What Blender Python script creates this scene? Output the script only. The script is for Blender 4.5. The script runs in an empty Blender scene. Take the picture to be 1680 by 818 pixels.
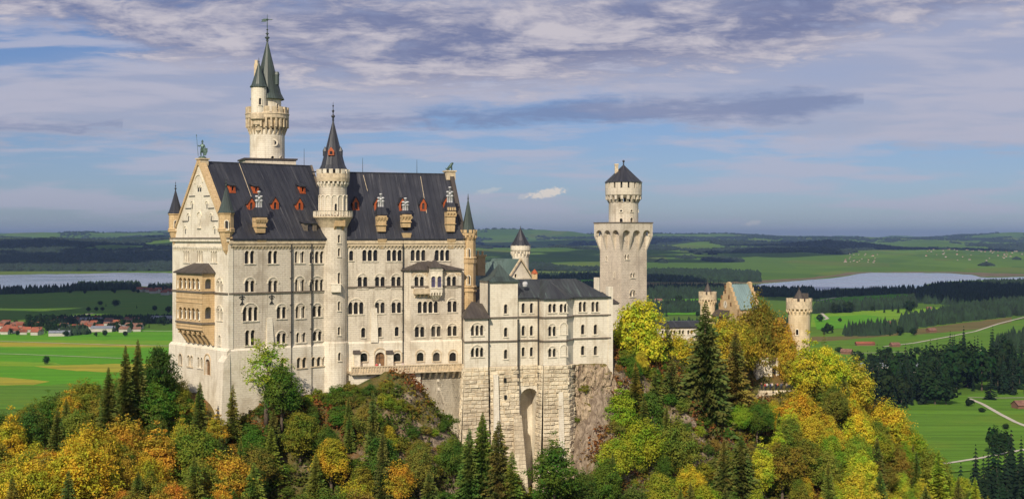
import bpy, math, random
import numpy as np
from mathutils import Vector, Matrix
from mathutils.geometry import tessellate_polygon

R = math.radians
rnd = random.Random(11)
nr = np.random.RandomState(5)
SC = bpy.context.scene
COL = SC.collection
F, CX, HY = 2200.0, 840.0, 392.0          # focal length and horizon of the view, in photo pixels
PLAIN = -165.0                            # height of the valley floor below the viewpoint

# ------------------------------------------------------------------ camera, sky, sun, exposure
cam = bpy.data.cameras.new('camera'); cam_o = bpy.data.objects.new('camera', cam); COL.objects.link(cam_o)
cam_o.location = (0, 0, 0); cam_o.rotation_euler = (R(90), 0, 0)
cam.sensor_width = 36; cam.lens = 36 * F / 1680; cam.shift_y = -17 / 1680
cam.clip_start = 1; cam.clip_end = 120000
SC.camera = cam_o
SUN_EL, SUN_AZ = 37.0, 196.0              # azimuth measured from +Y towards +X
s_dir = Vector((math.sin(R(SUN_AZ)) * math.cos(R(SUN_EL)), math.cos(R(SUN_AZ)) * math.cos(R(SUN_EL)), math.sin(R(SUN_EL))))
sl = bpy.data.lights.new('sun', 'SUN'); sl.energy = 4.6; sl.angle = R(0.5); sl.color = (1.0, 0.88, 0.70)
so = bpy.data.objects.new('sun', sl); COL.objects.link(so); so.rotation_euler = s_dir.to_track_quat('Z', 'Y').to_euler()
SC.view_settings.view_transform = 'Standard'; SC.view_settings.look = 'None'
SC.view_settings.exposure = 0.0; SC.view_settings.gamma = 1.0; SC.view_settings.use_curve_mapping = False
SC.cycles.volume_bounces = 0
SC.cycles.max_bounces = 6

class NT:
    """small helper for building node trees"""
    def __init__(s, tree): s.t = tree; s.t.nodes.clear()
    def n(s, kind, **kw):
        nd = s.t.nodes.new(kind)
        for k, v in kw.items(): setattr(nd, k, v)
        return nd
    def link(s, a, b): s.t.links.new(a, b)
    def put(s, sock, v):
        if isinstance(v, bpy.types.NodeSocket): s.link(v, sock)
        else: sock.default_value = v
    def m(s, op, a, b=0.0, c=0.0, clamp=False):
        nd = s.n('ShaderNodeMath', operation=op, use_clamp=clamp)
        s.put(nd.inputs[0], a); s.put(nd.inputs[1], b); s.put(nd.inputs[2], c)
        return nd.outputs[0]
    def ss(s, x, lo, hi, a=0.0, b=1.0):
        nd = s.n('ShaderNodeMapRange', interpolation_type='SMOOTHSTEP')
        s.put(nd.inputs[0], x); s.put(nd.inputs[1], lo); s.put(nd.inputs[2], hi); s.put(nd.inputs[3], a); s.put(nd.inputs[4], b)
        return nd.outputs[0]
    def mix(s, f, a, b, mode='MIX'):
        nd = s.n('ShaderNodeMix', data_type='RGBA', blend_type=mode)
        s.put(nd.inputs[0], f)
        for sock, v in ((nd.inputs[6], a), (nd.inputs[7], b)):
            if isinstance(v, tuple): v = (*v, 1) if len(v) == 3 else v
            s.put(sock, v)
        return nd.outputs[2]
    def noise(s, vec, scale, detail=4, rough=.55, dist=0.0):
        nd = s.n('ShaderNodeTexNoise')
        if vec is not None: s.link(vec, nd.inputs['Vector'])
        nd.inputs['Scale'].default_value = scale; nd.inputs['Detail'].default_value = detail
        nd.inputs['Roughness'].default_value = rough; nd.inputs['Distortion'].default_value = dist
        return nd.outputs['Fac']
    def vec(s, x, y, z=0.0):
        nd = s.n('ShaderNodeCombineXYZ'); s.put(nd.inputs[0], x); s.put(nd.inputs[1], y); s.put(nd.inputs[2], z); return nd.outputs[0]
    def curve(s, x, pts):
        nd = s.n('ShaderNodeFloatCurve'); c = nd.mapping.curves[0]
        while len(c.points) < len(pts): c.points.new(.5, .5)
        for p, (a, b) in zip(c.points, pts): p.location = (a, b); p.handle_type = 'AUTO'
        nd.mapping.update(); s.put(nd.inputs['Value'], x); return nd.outputs[0]

def make_world():
    w = bpy.data.worlds.new('World'); SC.world = w; w.use_nodes = True
    t = NT(w.node_tree)
    out = t.n('ShaderNodeOutputWorld'); bg = t.n('ShaderNodeBackground'); t.link(bg.outputs[0], out.inputs[0])
    sky = t.n('ShaderNodeTexSky', sky_type='NISHITA', sun_disc=False, sun_elevation=R(SUN_EL), sun_rotation=R(SUN_AZ), altitude=900)
    sky.air_density = 1.0; sky.dust_density = .6; sky.ozone_density = 2.0
    tc = t.n('ShaderNodeTexCoord'); sp = t.n('ShaderNodeSeparateXYZ'); t.link(tc.outputs['Generated'], sp.inputs[0])
    x, y, z = sp.outputs
    yy = t.m('MAXIMUM', y, .08)
    a = t.m('DIVIDE', x, yy); e = t.m('DIVIDE', z, yy)                 # bearing and height of a sky direction
    a01 = t.m('MULTIPLY_ADD', a, 1 / .8, .5)                           # -0.4 .. 0.4  ->  0 .. 1
    zz = t.m('ADD', t.m('MAXIMUM', z, 0.0), .055)
    pl = t.vec(t.m('DIVIDE', x, zz), t.m('DIVIDE', y, zz))             # flat cloud layer seen from below
    n_big = t.noise(pl, .55, 6, .58, .4); n_mid = t.noise(pl, 1.7, 8, .66, .6); n_iso = t.noise(t.vec(t.m('MULTIPLY', a, 26), t.m('MULTIPLY', e, 75)), 1.0, 7, .62, .5); n_fine = t.m('ADD', t.m('MULTIPLY', t.noise(pl, 4.5, 6, .65, .3), .4), t.m('MULTIPLY', n_iso, .6))
    st = t.vec(t.m('MULTIPLY', a, 7.0), t.m('MULTIPLY', e, 60.0)); n_str = t.noise(st, 1.0, 5, .55, .2)
    def E(py): return (HY - py) / F / .2                               # height scaled to 0..1
    def A(px): return ((px - CX) / F) / .8 + .5
    e01 = t.m('DIVIDE', e, .2)
    col = t.mix(1.0, sky.outputs[0], SKY_TINT, 'MULTIPLY')
    # pale lilac veil
    lo = t.curve(a01, [(0, E(248)), (A(0), E(240)), (A(500), E(232)), (A(700), E(198)), (A(1000), E(168)), (A(1130), E(214)), (A(1400), E(240)), (1, E(250))])
    d = t.m('ADD', t.m('SUBTRACT', e01, lo), t.m('ADD', t.m('MULTIPLY_ADD', n_mid, .20, -.10), t.m('MULTIPLY_ADD', n_fine, .24, -.12)))
    veil = t.ss(d, -.03, .06)
    hi = t.curve(a01, [(0, E(135)), (A(0), E(130)), (A(250), E(90)), (A(600), E(20)), (1, E(0))])
    veil = t.m('MULTIPLY', veil, t.ss(t.m('ADD', t.m('SUBTRACT', e01, hi), t.m('MULTIPLY_ADD', n_big, .5, -.25)), .10, -.06))
    col = t.mix(t.m('MULTIPLY', veil, t.m('MULTIPLY_ADD', n_str, .55, .42)), col, VEIL)
    # thin streaks low in the sky
    thin = t.m('MULTIPLY', t.ss(t.m('ADD', t.m('MULTIPLY', n_str, .7), t.m('MULTIPLY', n_big, .3)), .45, .57), t.ss(e01, -.02, .14))
    col = t.mix(t.m('MULTIPLY', thin, .72), col, (5.0, 5.0, 6.1))
    # long dark streak
    mid = t.curve(a01, [(0, E(205)), (A(0), E(206)), (A(300), E(203)), (A(700), E(196)), (A(1000), E(182)), (A(1250), E(178)), (A(1400), E(165)), (1, E(160))])
    wd = t.curve(a01, [(0, .008), (A(600), .008), (A(760), .02), (A(1000), .035), (A(1150), .035), (A(1330), .04), (A(1430), .0), (1, 0)])
    ds = t.m('ABSOLUTE', t.m('ADD', t.m('SUBTRACT', e01, mid), t.m('ADD', t.m('MULTIPLY_ADD', n_mid, .10, -.05), t.m('MULTIPLY_ADD', n_fine, .16, -.08))))
    dark = t.m('MULTIPLY', t.ss(t.m('SUBTRACT', ds, wd), .03, -.03), t.m('GREATER_THAN', wd, .003))
    col = t.mix(t.m('MULTIPLY', dark, .75), col, GREYB)
    # high textured deck
    low = t.curve(a01, [(0, E(10)), (A(0), E(40)), (A(150), E(70)), (A(250), E(112)), (A(400), E(125)), (A(620), E(160)), (A(860), E(152)), (A(1050), E(135)), (A(1250), E(118)), (A(1450), E(70)), (A(1600), E(38)), (1, E(20))])
    dd = t.m('ADD', t.m('SUBTRACT', e01, low), t.m('ADD', t.m('MULTIPLY_ADD', n_mid, .36, -.18), t.m('MULTIPLY_ADD', n_fine, .34, -.17)))
    deck = t.m('MULTIPLY', t.ss(dd, -.02, .10), t.ss(t.m('ADD', t.m('MULTIPLY', n_big, .6), t.m('MULTIPLY', n_fine, .4)), .36, .50, .12, .95))
    tone = t.ss(t.m('ADD', t.m('MULTIPLY', n_mid, .5), t.m('MULTIPLY', n_fine, .5)), .42, .60)
    col = t.mix(deck, col, t.mix(tone, DECK_D, DECK_L))
    # one small bright cumulus and its faint neighbours
    for px, py, rx, ry, k in ((898, 317, 36, 9, .95), (860, 322, 12, 6, .3), (1235, 366, 17, 5, .35), (800, 313, 28, 5, .3)):
        q = t.m('ADD', t.m('POWER', t.m('MULTIPLY', t.m('ADD', a, -(px - CX) / F), F / rx), 2), t.m('POWER', t.m('MULTIPLY', t.m('SUBTRACT', t.m('ADD', e, -(HY - py) / F), t.m('MULTIPLY', t.m('ADD', a, -(px - CX) / F), .17)), F / ry), 2))
        nn = t.noise(t.vec(t.m('MULTIPLY', a, 260), t.m('MULTIPLY', e, 420)), 1.0, 4, .6)
        q = t.m('ADD', q, t.m('MULTIPLY_ADD', nn, 2.6, -1.3))
        col = t.mix(t.m('MULTIPLY', t.ss(q, 1.0, .2), k), col, (8.2, 7.4, 6.6))
    t.link(col, bg.inputs[0]); bg.inputs[1].default_value = .1
HAZE = 2.8e-5
SKY_TINT = (.48, .55, .76)
VEIL = (4.5, 4.4, 5.3); GREYB = (1.9, 2.4, 4.1); DECK_D = (1.75, 2.05, 3.6); DECK_L = (5.9, 5.5, 6.0)
make_world()

# ------------------------------------------------------------------ tagging and mesh helpers
def tag(o, label=None, cat=None, group=None, kind=None):
    for k, v in (('label', label), ('category', cat), ('group', group), ('kind', kind)):
        if v: o[k] = v
    return o
def empty(name, loc, label, cat, group=None, rz=0):
    o = bpy.data.objects.new(name, None); COL.objects.link(o); o.location = loc; o.rotation_euler.z = rz
    o.empty_display_size = .5
    return tag(o, label, cat, group)
def at(px, py, Y): return Vector(((px - CX) / F * Y, Y, (HY - py) / F * Y))
def plain(px, py, z=0.0):
    Y = (PLAIN + z) * F / (HY - py); return Vector(((px - CX) / F * Y, Y, PLAIN + z))

class Fr:
    """upright wall frame: u runs along the wall, v goes into the building, z is up"""
    def __init__(s, O, ang): s.O = Vector((O[0], O[1])); a = R(ang); s.ang = ang; s.t = Vector((math.cos(a), math.sin(a))); s.n = Vector((-s.t.y, s.t.x))
    def P(s, u, v, z): q = s.O + s.t * u + s.n * v; return Vector((q.x, q.y, z))
    def px(s, px, py, v=0.0):
        k = (px - CX) / F; ox = s.O.x + s.n.x * v; oy = s.O.y + s.n.y * v
        u = (k * oy - ox) / (s.t.x - k * s.t.y); Y = oy + u * s.t.y
        return u, (HY - py) / F * Y
    def u(s, px, v=0.0): return s.px(px, 0, v)[0]
    def z(s, px, py, v=0.0): return s.px(px, py, v)[1]
    def at(s, u, v, dang=0): q = s.O + s.t * u + s.n * v; return Fr((q.x, q.y), s.ang + dang)

class MB:
    def __init__(s): s.v = []; s.f = []; s.uv = []; s.mi = []; s.sm = []
    def mesh(s, vs, fs, uvs=None, m=0, smooth=False):
        b = len(s.v); s.v += [tuple(p) for p in vs]
        for k, f in enumerate(fs):
            s.f.append([b + i for i in f]); s.uv.append(uvs[k] if uvs else None); s.mi.append(m); s.sm.append(smooth)
    def face(s, pts, m=0, uv=None): s.mesh(pts, [range(len(pts))], [uv] if uv else None, m)
    def hexa(s, p, m=0):            # eight corners: bottom ring, top ring
        s.mesh(p, [(3, 2, 1, 0), (4, 5, 6, 7), (0, 1, 5, 4), (1, 2, 6, 5), (2, 3, 7, 6), (3, 0, 4, 7)], None, m)
    def box(s, fr, u0, u1, v0, v1, z0, z1, m=0):
        s.hexa([fr.P(u, v, z) for z in (z0, z1) for u, v in ((u0, v0), (u1, v0), (u1, v1), (u0, v1))], m)
    def prism(s, ring, z0, z1, m=0, cap=True, ring1=None):
        n = len(ring); r1 = ring1 or ring
        vs = [(p[0], p[1], z0) for p in ring] + [(p[0], p[1], z1) for p in r1]
        fs = [(i, (i + 1) % n, n + (i + 1) % n, n + i) for i in range(n)]
        if cap: fs += [list(range(n))[::-1], [n + i for i in range(n)]]
        s.mesh(vs, fs, None, m)
    def lathe(s, c, prof, n=24, m=0, smooth=False, a0=0.0, a1=2 * math.pi):
        full = abs(a1 - a0 - 2 * math.pi) < 1e-6
        k = n if full else n + 1; vs = []; fs = []; uvs = []; rm = max(p[0] for p in prof)
        for r, z in prof:
            for i in range(k):
                a = a0 + (a1 - a0) * i / n; vs.append((c[0] + r * math.cos(a), c[1] + r * math.sin(a), z))
        L = 0
        for j in range(len(prof) - 1):
            dz = math.hypot(prof[j + 1][0] - prof[j][0], prof[j + 1][1] - prof[j][1])
            for i in range(n):
                i2 = (i + 1) % k; fs.append((j * k + i, j * k + i2, (j + 1) * k + i2, (j + 1) * k + i))
                A0 = (a1 - a0) * i / n * rm; A1 = (a1 - a0) * (i + 1) / n * rm
                uvs.append([(A0, L), (A1, L), (A1, L + dz), (A0, L + dz)])
            L += dz
        s.mesh(vs, fs, uvs, m, smooth)
    def tube(s, p, q, r0, r1=None, n=6, m=0):
        p = Vector(p); q = Vector(q); r1 = r0 if r1 is None else r1
        d = (q - p); x = d.orthogonal().normalized(); y = d.normalized().cross(x)
        vs = [c + (x * math.cos(2 * math.pi * i / n) + y * math.sin(2 * math.pi * i / n)) * r for c, r in ((p, r0), (q, r1)) for i in range(n)]
        s.mesh(vs, [(i, (i + 1) % n, n + (i + 1) % n, n + i) for i in range(n)] + [list(range(n))[::-1], list(range(n, 2 * n))], None, m, n > 6)
    def ball(s, c, r, m=0, n=8): s.lathe(c, [(max(1e-3, r * math.sin(math.pi * j / 6)), c[2] - r * math.cos(math.pi * j / 6)) for j in range(7)], n, m, True)
    def crenel(s, c, r, z0, z1, n, th=.45, fill=.58, m=0):
        for i in range(n):
            a = 2 * math.pi * i / n; h = math.pi / n * fill
            ring = [(c[0] + q * math.cos(b), c[1] + q * math.sin(b)) for q, b in ((r, a - h), (r, a), (r, a + h), (r - th, a + h), (r - th, a), (r - th, a - h))]
            s.prism(ring, z0, z1, m)
    def corbels(s, c, r0, r1, z0, z1, n, fill=.45, m=0):
        for i in range(n):
            a = 2 * math.pi * i / n; h = math.pi / n * fill
            def q(r, b, z): return (c[0] + r * math.cos(b), c[1] + r * math.sin(b), z)
            zm = z0 + (z1 - z0) * .45
            s.hexa([q(r0 - .3, a - h, z0), q(r0 + .05, a - h, z0), q(r0 + .05, a + h, z0), q(r0 - .3, a + h, z0), q(r0 - .3, a - h, zm), q(r0 + (r1 - r0) * .7, a - h, zm), q(r0 + (r1 - r0) * .7, a + h, zm), q(r0 - .3, a + h, zm)], m)
            s.hexa([q(r0 - .3, a - h, zm), q(r1, a - h, zm + .05), q(r1, a + h, zm + .05), q(r0 - .3, a + h, zm), q(r0 - .3, a - h, z1), q(r1, a - h, z1), q(r1, a + h, z1), q(r0 - .3, a + h, z1)], m)
    def facade(s, fr, outline, holes=(), v=0.0, depth=.45, m=0, jm=None):
        loops = [outline] + list(holes)
        tri = tessellate_polygon([[Vector((u, z, 0)) for u, z in lp] for lp in loops])
        flat = [p for lp in loops for p in lp]
        s.mesh([fr.P(u, v, z) for u, z in flat], [tuple(t) for t in tri], [[flat[i] for i in t] for t in tri], m)
        for h in holes:
            n = len(h)
            for i in range(n):
                (ua, za), (ub, zb) = h[i], h[(i + 1) % n]
                s.face([fr.P(ua, v, za), fr.P(ub, v, zb), fr.P(ub, v + depth, zb), fr.P(ua, v + depth, za)], m if jm is None else jm)
    def arch_ring(s, fr, u, zc, r, th, v0, v1, m=0, n=10):
        for i in range(n):
            a, b = math.pi * i / n, math.pi * (i + 1) / n
            q = [(u + rr * math.cos(t), zc + rr * math.sin(t)) for rr, t in ((r, a), (r + th, a), (r + th, b), (r, b))]
            s.hexa([fr.P(x, v0, z) for x, z in q] + [fr.P(x, v1, z) for x, z in q], m)
    def finial(s, c, z0, z1, r, m=0):
        h = z1 - z0
        s.lathe(c, [(r, z0), (r * .7, z0 + h * .15), (r * 1.7, z0 + h * .22), (r * 1.7, z0 + h * .27), (r * .5, z0 + h * .34), (r * .5, z0 + h * .45), (r * 1.3, z0 + h * .52), (r * .35, z0 + h * .6), (r * .3, z0 + h * .74), (r * .8, z0 + h * .8), (r * .2, z0 + h * .86), (r * .1, z1)], 8, m, True)
    def build(s, name, mats, parent=None, label=None):
        me = bpy.data.meshes.new(name); me.from_pydata(s.v, [], s.f)
        if not isinstance(mats, (list, tuple)): mats = [mats]
        for m in mats: me.materials.append(m)
        me.polygons.foreach_set('material_index', s.mi); me.polygons.foreach_set('use_smooth', s.sm)
        uvl = me.uv_layers.new(name='UVMap'); buf = np.zeros((len(me.loops), 2), 'f'); k = 0
        Z = Vector((0, 0, 1))
        for f, uv in zip(s.f, s.uv):
            if uv is None:
                p = [Vector(s.v[i]) for i in f]; nrm = Vector((0, 0, 0))
                for i in range(len(p)):
                    A, B = p[i], p[(i + 1) % len(p)]; nrm += Vector(((A.y - B.y) * (A.z + B.z), (A.z - B.z) * (A.x + B.x), (A.x - B.x) * (A.y + B.y)))
                nrm = nrm.normalized() if nrm.length > 1e-9 else Z
                if nrm.z < -.02: nrm = -nrm
                t = Z.cross(nrm); t = t.normalized() if t.length > .05 else Vector((1, 0, 0))
                b = nrm.cross(t); uv = [(q.dot(t), q.dot(b)) for q in p]
            for w in uv: buf[k] = w; k += 1
        uvl.data.foreach_set('uv', buf.ravel()); me.update()
        o = bpy.data.objects.new(name, me); COL.objects.link(o)
        if parent: o.parent = parent; o.matrix_parent_inverse = parent_inv(parent)
        if label: o['label'] = label
        return o
def parent_inv(p):
    m = Matrix.LocRotScale(p.location, p.rotation_euler, p.scale)
    if p.parent: m = Matrix.Identity(4)            # parts are kept unmoved, so a part under a part needs no inverse
    if p.parent: return m
    return m.inverted()
def copy_tree(o, parent=None):
    c = o.copy(); COL.objects.link(c)
    if parent: c.parent = parent
    for ch in o.children: copy_tree(ch, c)
    return c

# ------------------------------------------------------------------ materials
def mat(name): m = bpy.data.materials.new(name); m.use_nodes = True; t = NT(m.node_tree); o = t.n('ShaderNodeOutputMaterial'); b = t.n('ShaderNodeBsdfPrincipled'); t.link(b.outputs[0], o.inputs[0]); return m, t, b, o
def plain_mat(name, c, rough=.7, metal=0, var=.25, scale=1.5):
    m, t, b, o = mat(name); g = t.n('ShaderNodeNewGeometry'); n = t.noise(g.outputs['Position'], scale, 5, .65)
    t.link(t.mix(t.ss(n, .3, .7), tuple(x * (1 - var) for x in c), tuple(min(1, x * (1 + var)) for x in c)), b.inputs['Base Color'])
    b.inputs['Roughness'].default_value = rough; b.inputs['Metallic'].default_value = metal
    return m
def stone(name, c1, c2, mortar, bw, bh, msize=.03, bump=.15, stain=.5, stain_col=None):
    m, t, b, o = mat(name)
    uv = t.n('ShaderNodeUVMap'); br = t.n('ShaderNodeTexBrick'); t.link(uv.outputs[0], br.inputs['Vector'])
    br.inputs['Color1'].default_value = (*c1, 1); br.inputs['Color2'].default_value = (*c2, 1); br.inputs['Mortar'].default_value = (*mortar, 1)
    br.inputs['Scale'].default_value = 1; br.inputs['Brick Width'].default_value = bw; br.inputs['Row Height'].default_value = bh
    br.inputs['Mortar Size'].default_value = msize; br.inputs['Mortar Smooth'].default_value = .3; br.inputs['Bias'].default_value = -.1
    g = t.n('ShaderNodeNewGeometry'); pos = g.outputs['Position']
    n1 = t.noise(pos, .22, 6, .6); n2 = t.noise(pos, 2.2, 5, .65)
    sp = t.n('ShaderNodeSeparateXYZ'); t.link(pos, sp.inputs[0])
    sv = t.vec(t.m('MULTIPLY', sp.outputs[0], 1.4), t.m('MULTIPLY', sp.outputs[1], 1.4), t.m('MULTIPLY', sp.outputs[2], .12)); n3 = t.noise(sv, 1.0, 4, .6)
    col = t.mix(t.ss(n2, .3, .7), br.outputs['Color'], t.mix(.5, br.outputs['Color'], tuple(x * 1.12 for x in c1)))
    sc = stain_col or tuple(x * .66 for x in c1)
    col = t.mix(t.m('MULTIPLY', t.ss(n1, .46, .68), stain), col, sc)
    col = t.mix(t.m('MULTIPLY', t.ss(n3, .50, .70), stain * .8), col, tuple(x * .9 for x in sc))
    t.link(col, b.inputs['Base Color']); b.inputs['Roughness'].default_value = .85
    bp = t.n('ShaderNodeBump'); bp.inputs['Strength'].default_value = 1; bp.inputs['Distance'].default_value = bump
    hgt = t.m('ADD', t.m('MULTIPLY', br.outputs['Fac'], -.5), t.m('MULTIPLY', n2, .6)); t.link(hgt, bp.inputs['Height']); t.link(bp.outputs[0], b.inputs['Normal'])
    return m
def roofing(name, c1, c2, c3, rough=.45, seam=.6, streak=.5):
    m, t, b, o = mat(name)
    uv = t.n('ShaderNodeUVMap'); sp = t.n('ShaderNodeSeparateXYZ'); t.link(uv.outputs[0], sp.inputs[0])
    st = t.noise(t.vec(t.m('MULTIPLY', sp.outputs[0], 1.5), t.m('MULTIPLY', sp.outputs[1], .07)), 1.0, 5, .7)
    st2 = t.noise(t.vec(t.m('MULTIPLY', sp.outputs[0], .5), t.m('MULTIPLY', sp.outputs[1], .12)), 1.0, 4, .6)
    col = t.mix(t.ss(st2, .35, .65), c1, c2)
    col = t.mix(t.m('MULTIPLY', t.ss(st, .54, .72), streak), col, c3)
    fr = t.m('FRACT', t.m('MULTIPLY', sp.outputs[0], 1 / seam)); ln = t.m('LESS_THAN', fr, .12)
    col = t.mix(t.m('MULTIPLY', ln, .35), col, tuple(x * .45 for x in c1))
    t.link(col, b.inputs['Base Color']); b.inputs['Roughness'].default_value = rough
    bp = t.n('ShaderNodeBump'); bp.inputs['Distance'].default_value = .08; t.link(t.m('ADD', ln, t.m('MULTIPLY', st, .4)), bp.inputs['Height']); t.link(bp.outputs[0], b.inputs['Normal'])
    return m
M = {}
M['lime'] = stone('pale_limestone', (.67, .60, .485), (.60, .535, .43), (.48, .42, .335), 1.1, .42, .03, .04, .68, (.36, .30, .225))
M['lime_w'] = stone('white_limestone', (.78, .715, .585), (.71, .645, .52), (.57, .51, .41), 1.1, .42, .02, .03, .6, (.47, .39, .28))
M['lime_f'] = stone('tower_limestone', (.70, .61, .49), (.57, .49, .39), (.46, .39, .30), .8, .38, .04, .08, .5, (.36, .29, .23))
M['warm'] = stone('warm_limestone', (.76, .62, .40), (.66, .53, .34), (.52, .42, .28), 1.0, .42, .025, .05, .6, (.50, .38, .22))
M['rust'] = stone('rusticated_stone', (.78, .68, .50), (.54, .45, .32), (.34, .28, .20), 1.3, .75, .02, .25, .6, (.40, .31, .20))
M['sand'] = stone('ochre_sandstone', (.62, .45, .25), (.54, .38, .20), (.42, .29, .16), 1.0, .45, .02, .05, .4, (.36, .23, .10))
M['white'] = plain_mat('white_stone', (.70, .63, .50), .8)
M['trim'] = plain_mat('trim_stone', (.58, .47, .32), .8)
M['dark_trim'] = plain_mat('dark_brown_trim', (.16, .13, .10), .6)  # dark grey-brown, for string courses and other trim
M['slate'] = roofing('dark_metal_roof', (.023, .025, .034), (.040, .042, .052), (.15, .145, .15), .42, 1.0, .6)
M['slate_b'] = roofing('brown_slate_roof', (.055, .045, .04), (.085, .07, .06), (.13, .11, .09), .6, .75, .4)
M['copper'] = roofing('verdigris_roof', (.038, .05, .047), (.062, .09, .08), (.035, .038, .038), .5, .6, .7)
M['copper_l'] = roofing('pale_verdigris_roof', (.17, .25, .25), (.22, .32, .32), (.12, .19, .2), .5, .6, .5)
M['copper_m'] = roofing('mid_verdigris_roof', (.085, .13, .118), (.12, .18, .165), (.06, .08, .075), .5, .6, .6)
M['mixed'] = roofing('dark_roof_with_green_streaks', (.034, .036, .042), (.055, .062, .066), (.15, .22, .19), .42, .8, .85)
M['red'] = plain_mat('vermilion_paint', (.40, .09, .025), .6)
M['glass'], t, b, o = mat('dark_glass'); oi = t.n('ShaderNodeObjectInfo'); t.link(t.mix(t.m('POWER', oi.outputs['Random'], 3.0), (.012, .012, .015), (.085, .075, .065)), b.inputs['Base Color']); b.inputs['Roughness'].default_value = .08  # lighter base colour on some panes stands in for reflections
M['glass_b'], t, b, o = mat('violet_glass'); b.inputs['Base Color'].default_value = (.10, .09, .17, 1); b.inputs['Roughness'].default_value = .15
M['bronze'] = plain_mat('verdigris_bronze', (.07, .12, .10), .5, .3, .4, 3)
M['iron'] = plain_mat('dark_iron', (.03, .03, .03), .5)
M['zinc'] = plain_mat('pale_zinc', (.55, .55, .56), .4)
M['wood'] = plain_mat('brown_timber', (.20, .11, .05), .7)
# ------------------------------------------------------------------ castle: frames and building helpers
W = Fr((-52.84, 250.0), 40)                              # west half of the palace, long front
EO = W.P(23.2, 0, 0); EW = Fr((EO.x, EO.y), 20)          # east half, turned a little
go = W.P(0, 23.3, 0); G = Fr((go.x, go.y), -50)          # gable end, 23.3 m wide
EL = 26.9                                                # length of the east half
RW = (-.7, .1, 11.65, 14.9); RE = (-.6, .1, 9.0, 13.6)   # roof slopes: eave v, z, ridge v, z

def arch_hole(u, z0, z1, w, seg=7, rect=False):
    if rect: return [(u - w / 2, z0), (u + w / 2, z0), (u + w / 2, z1), (u - w / 2, z1)]
    r = w / 2; zs = max(z0 + .05, z1 - r)
    return [(u - r, z0), (u + r, z0)] + [(u + r * math.cos(math.pi * i / seg), zs + r * math.sin(math.pi * i / seg)) for i in range(seg + 1)]
def window(fr, parent, px, y0, y1, n=2, kind='s', pitch=1.16, lw=None, v=0.0, glass='glass', depth=.45, cm='white', label=None, door=False):
    """lights with columns, sill and hood; returns the openings to cut into the wall"""
    u, z0 = fr.px(px, y1, v); z1 = fr.z(px, y0, v)
    lw = lw or (pitch - .26 if n > 1 else .85)
    tot = (n - 1) * pitch + lw
    zt = z1 if kind != 'a' else z0 + (z1 - z0) * .76
    us = [u + (i - (n - 1) / 2) * pitch for i in range(n)]
    holes = [arch_hole(q, z0, zt, lw, 7, kind == 'r') for q in us]
    mb = MB(); spring = zt - lw / 2
    if not door: mb.box(fr, u - tot / 2 - .18, u + tot / 2 + .18, v - .17, v + .1, z0 - .2, z0 - .006)
    for a, b in zip(us[:-1], us[1:]):
        q = fr.P((a + b) / 2, v - .03, 0)
        mb.lathe(q, [(.19, z0), (.19, z0 + .12), (.12, z0 + .18), (.11, spring - .22), (.2, spring - .05), (.22, spring + .06)], 8, 0, True)
    if kind == 'a':
        r = max(tot / 2 + .1, .55); mb.arch_ring(fr, u, max(z1 - r - .15, z0 + .6), r, .2, v - .13, v + .02)
    elif n == 1 and kind == 's': mb.arch_ring(fr, u, spring, lw / 2 + .015, .14, v - .08, v + .02, 0, 7)
    elif n > 1:
        for q in us: mb.arch_ring(fr, q, spring, lw / 2 + .01, .11, v - .07, v + .02, 0, 6)
    if n == 1 and kind in 'sa':
        zj = spring if kind == 's' else max(z1 - max(tot / 2 + .1, .55) - .15, z0 + .6); rj = lw / 2 + .015 if kind == 's' else max(tot / 2 + .1, .55)
        for sg in (-1, 1): mb.box(fr, min(u + sg * rj, u + sg * (rj + .14)), max(u + sg * rj, u + sg * (rj + .14)), v - .075, v + .02, z0 - .01, zj + .01)
    w = mb.build('door_surround' if door else 'window', M[cm], parent, label)
    pm = MB(); d = v + depth - .01
    pm.face([fr.P(u - tot / 2 - .1, d, z0 - .1), fr.P(u + tot / 2 + .1, d, z0 - .1), fr.P(u + tot / 2 + .1, d, zt + .1), fr.P(u - tot / 2 - .1, d, zt + .1)])
    if lw > .7:
        for q in us:
            pm.box(fr, q - .03, q + .03, d - .05, d - .01, z0, zt, 1)
            zz = z0 + (zt - z0) * .58; pm.box(fr, q - lw / 2, q + lw / 2, d - .048, d - .012, zz, zz + .06, 1)
    pm.build('door_leaf' if door else 'pane', [M['wood'] if door else M[glass], M['iron']], w)
    return holes
def rect(u0, u1, z0, z1): return [(u0, z0), (u1, z0), (u1, z1), (u0, z1)]
def frieze(mb, fr, u0, u1, z, v=0.0, step=.8, m=0, proud=.32):
    n = max(1, int((u1 - u0) / step)); st = (u1 - u0) / n
    mb.box(fr, u0, u1, v - proud, v + .05, z, z + .35, m)
    for i in range(n + 1):
        q = u0 + i * st; mb.hexa([fr.P(q - .13, v - .06, z - .6), fr.P(q + .13, v - .06, z - .6), fr.P(q + .13, v + .05, z - .6), fr.P(q - .13, v + .05, z - .6), fr.P(q - .26, v - proud, z), fr.P(q + .26, v - proud, z), fr.P(q + .26, v + .05, z), fr.P(q - .26, v + .05, z)], m)
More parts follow.
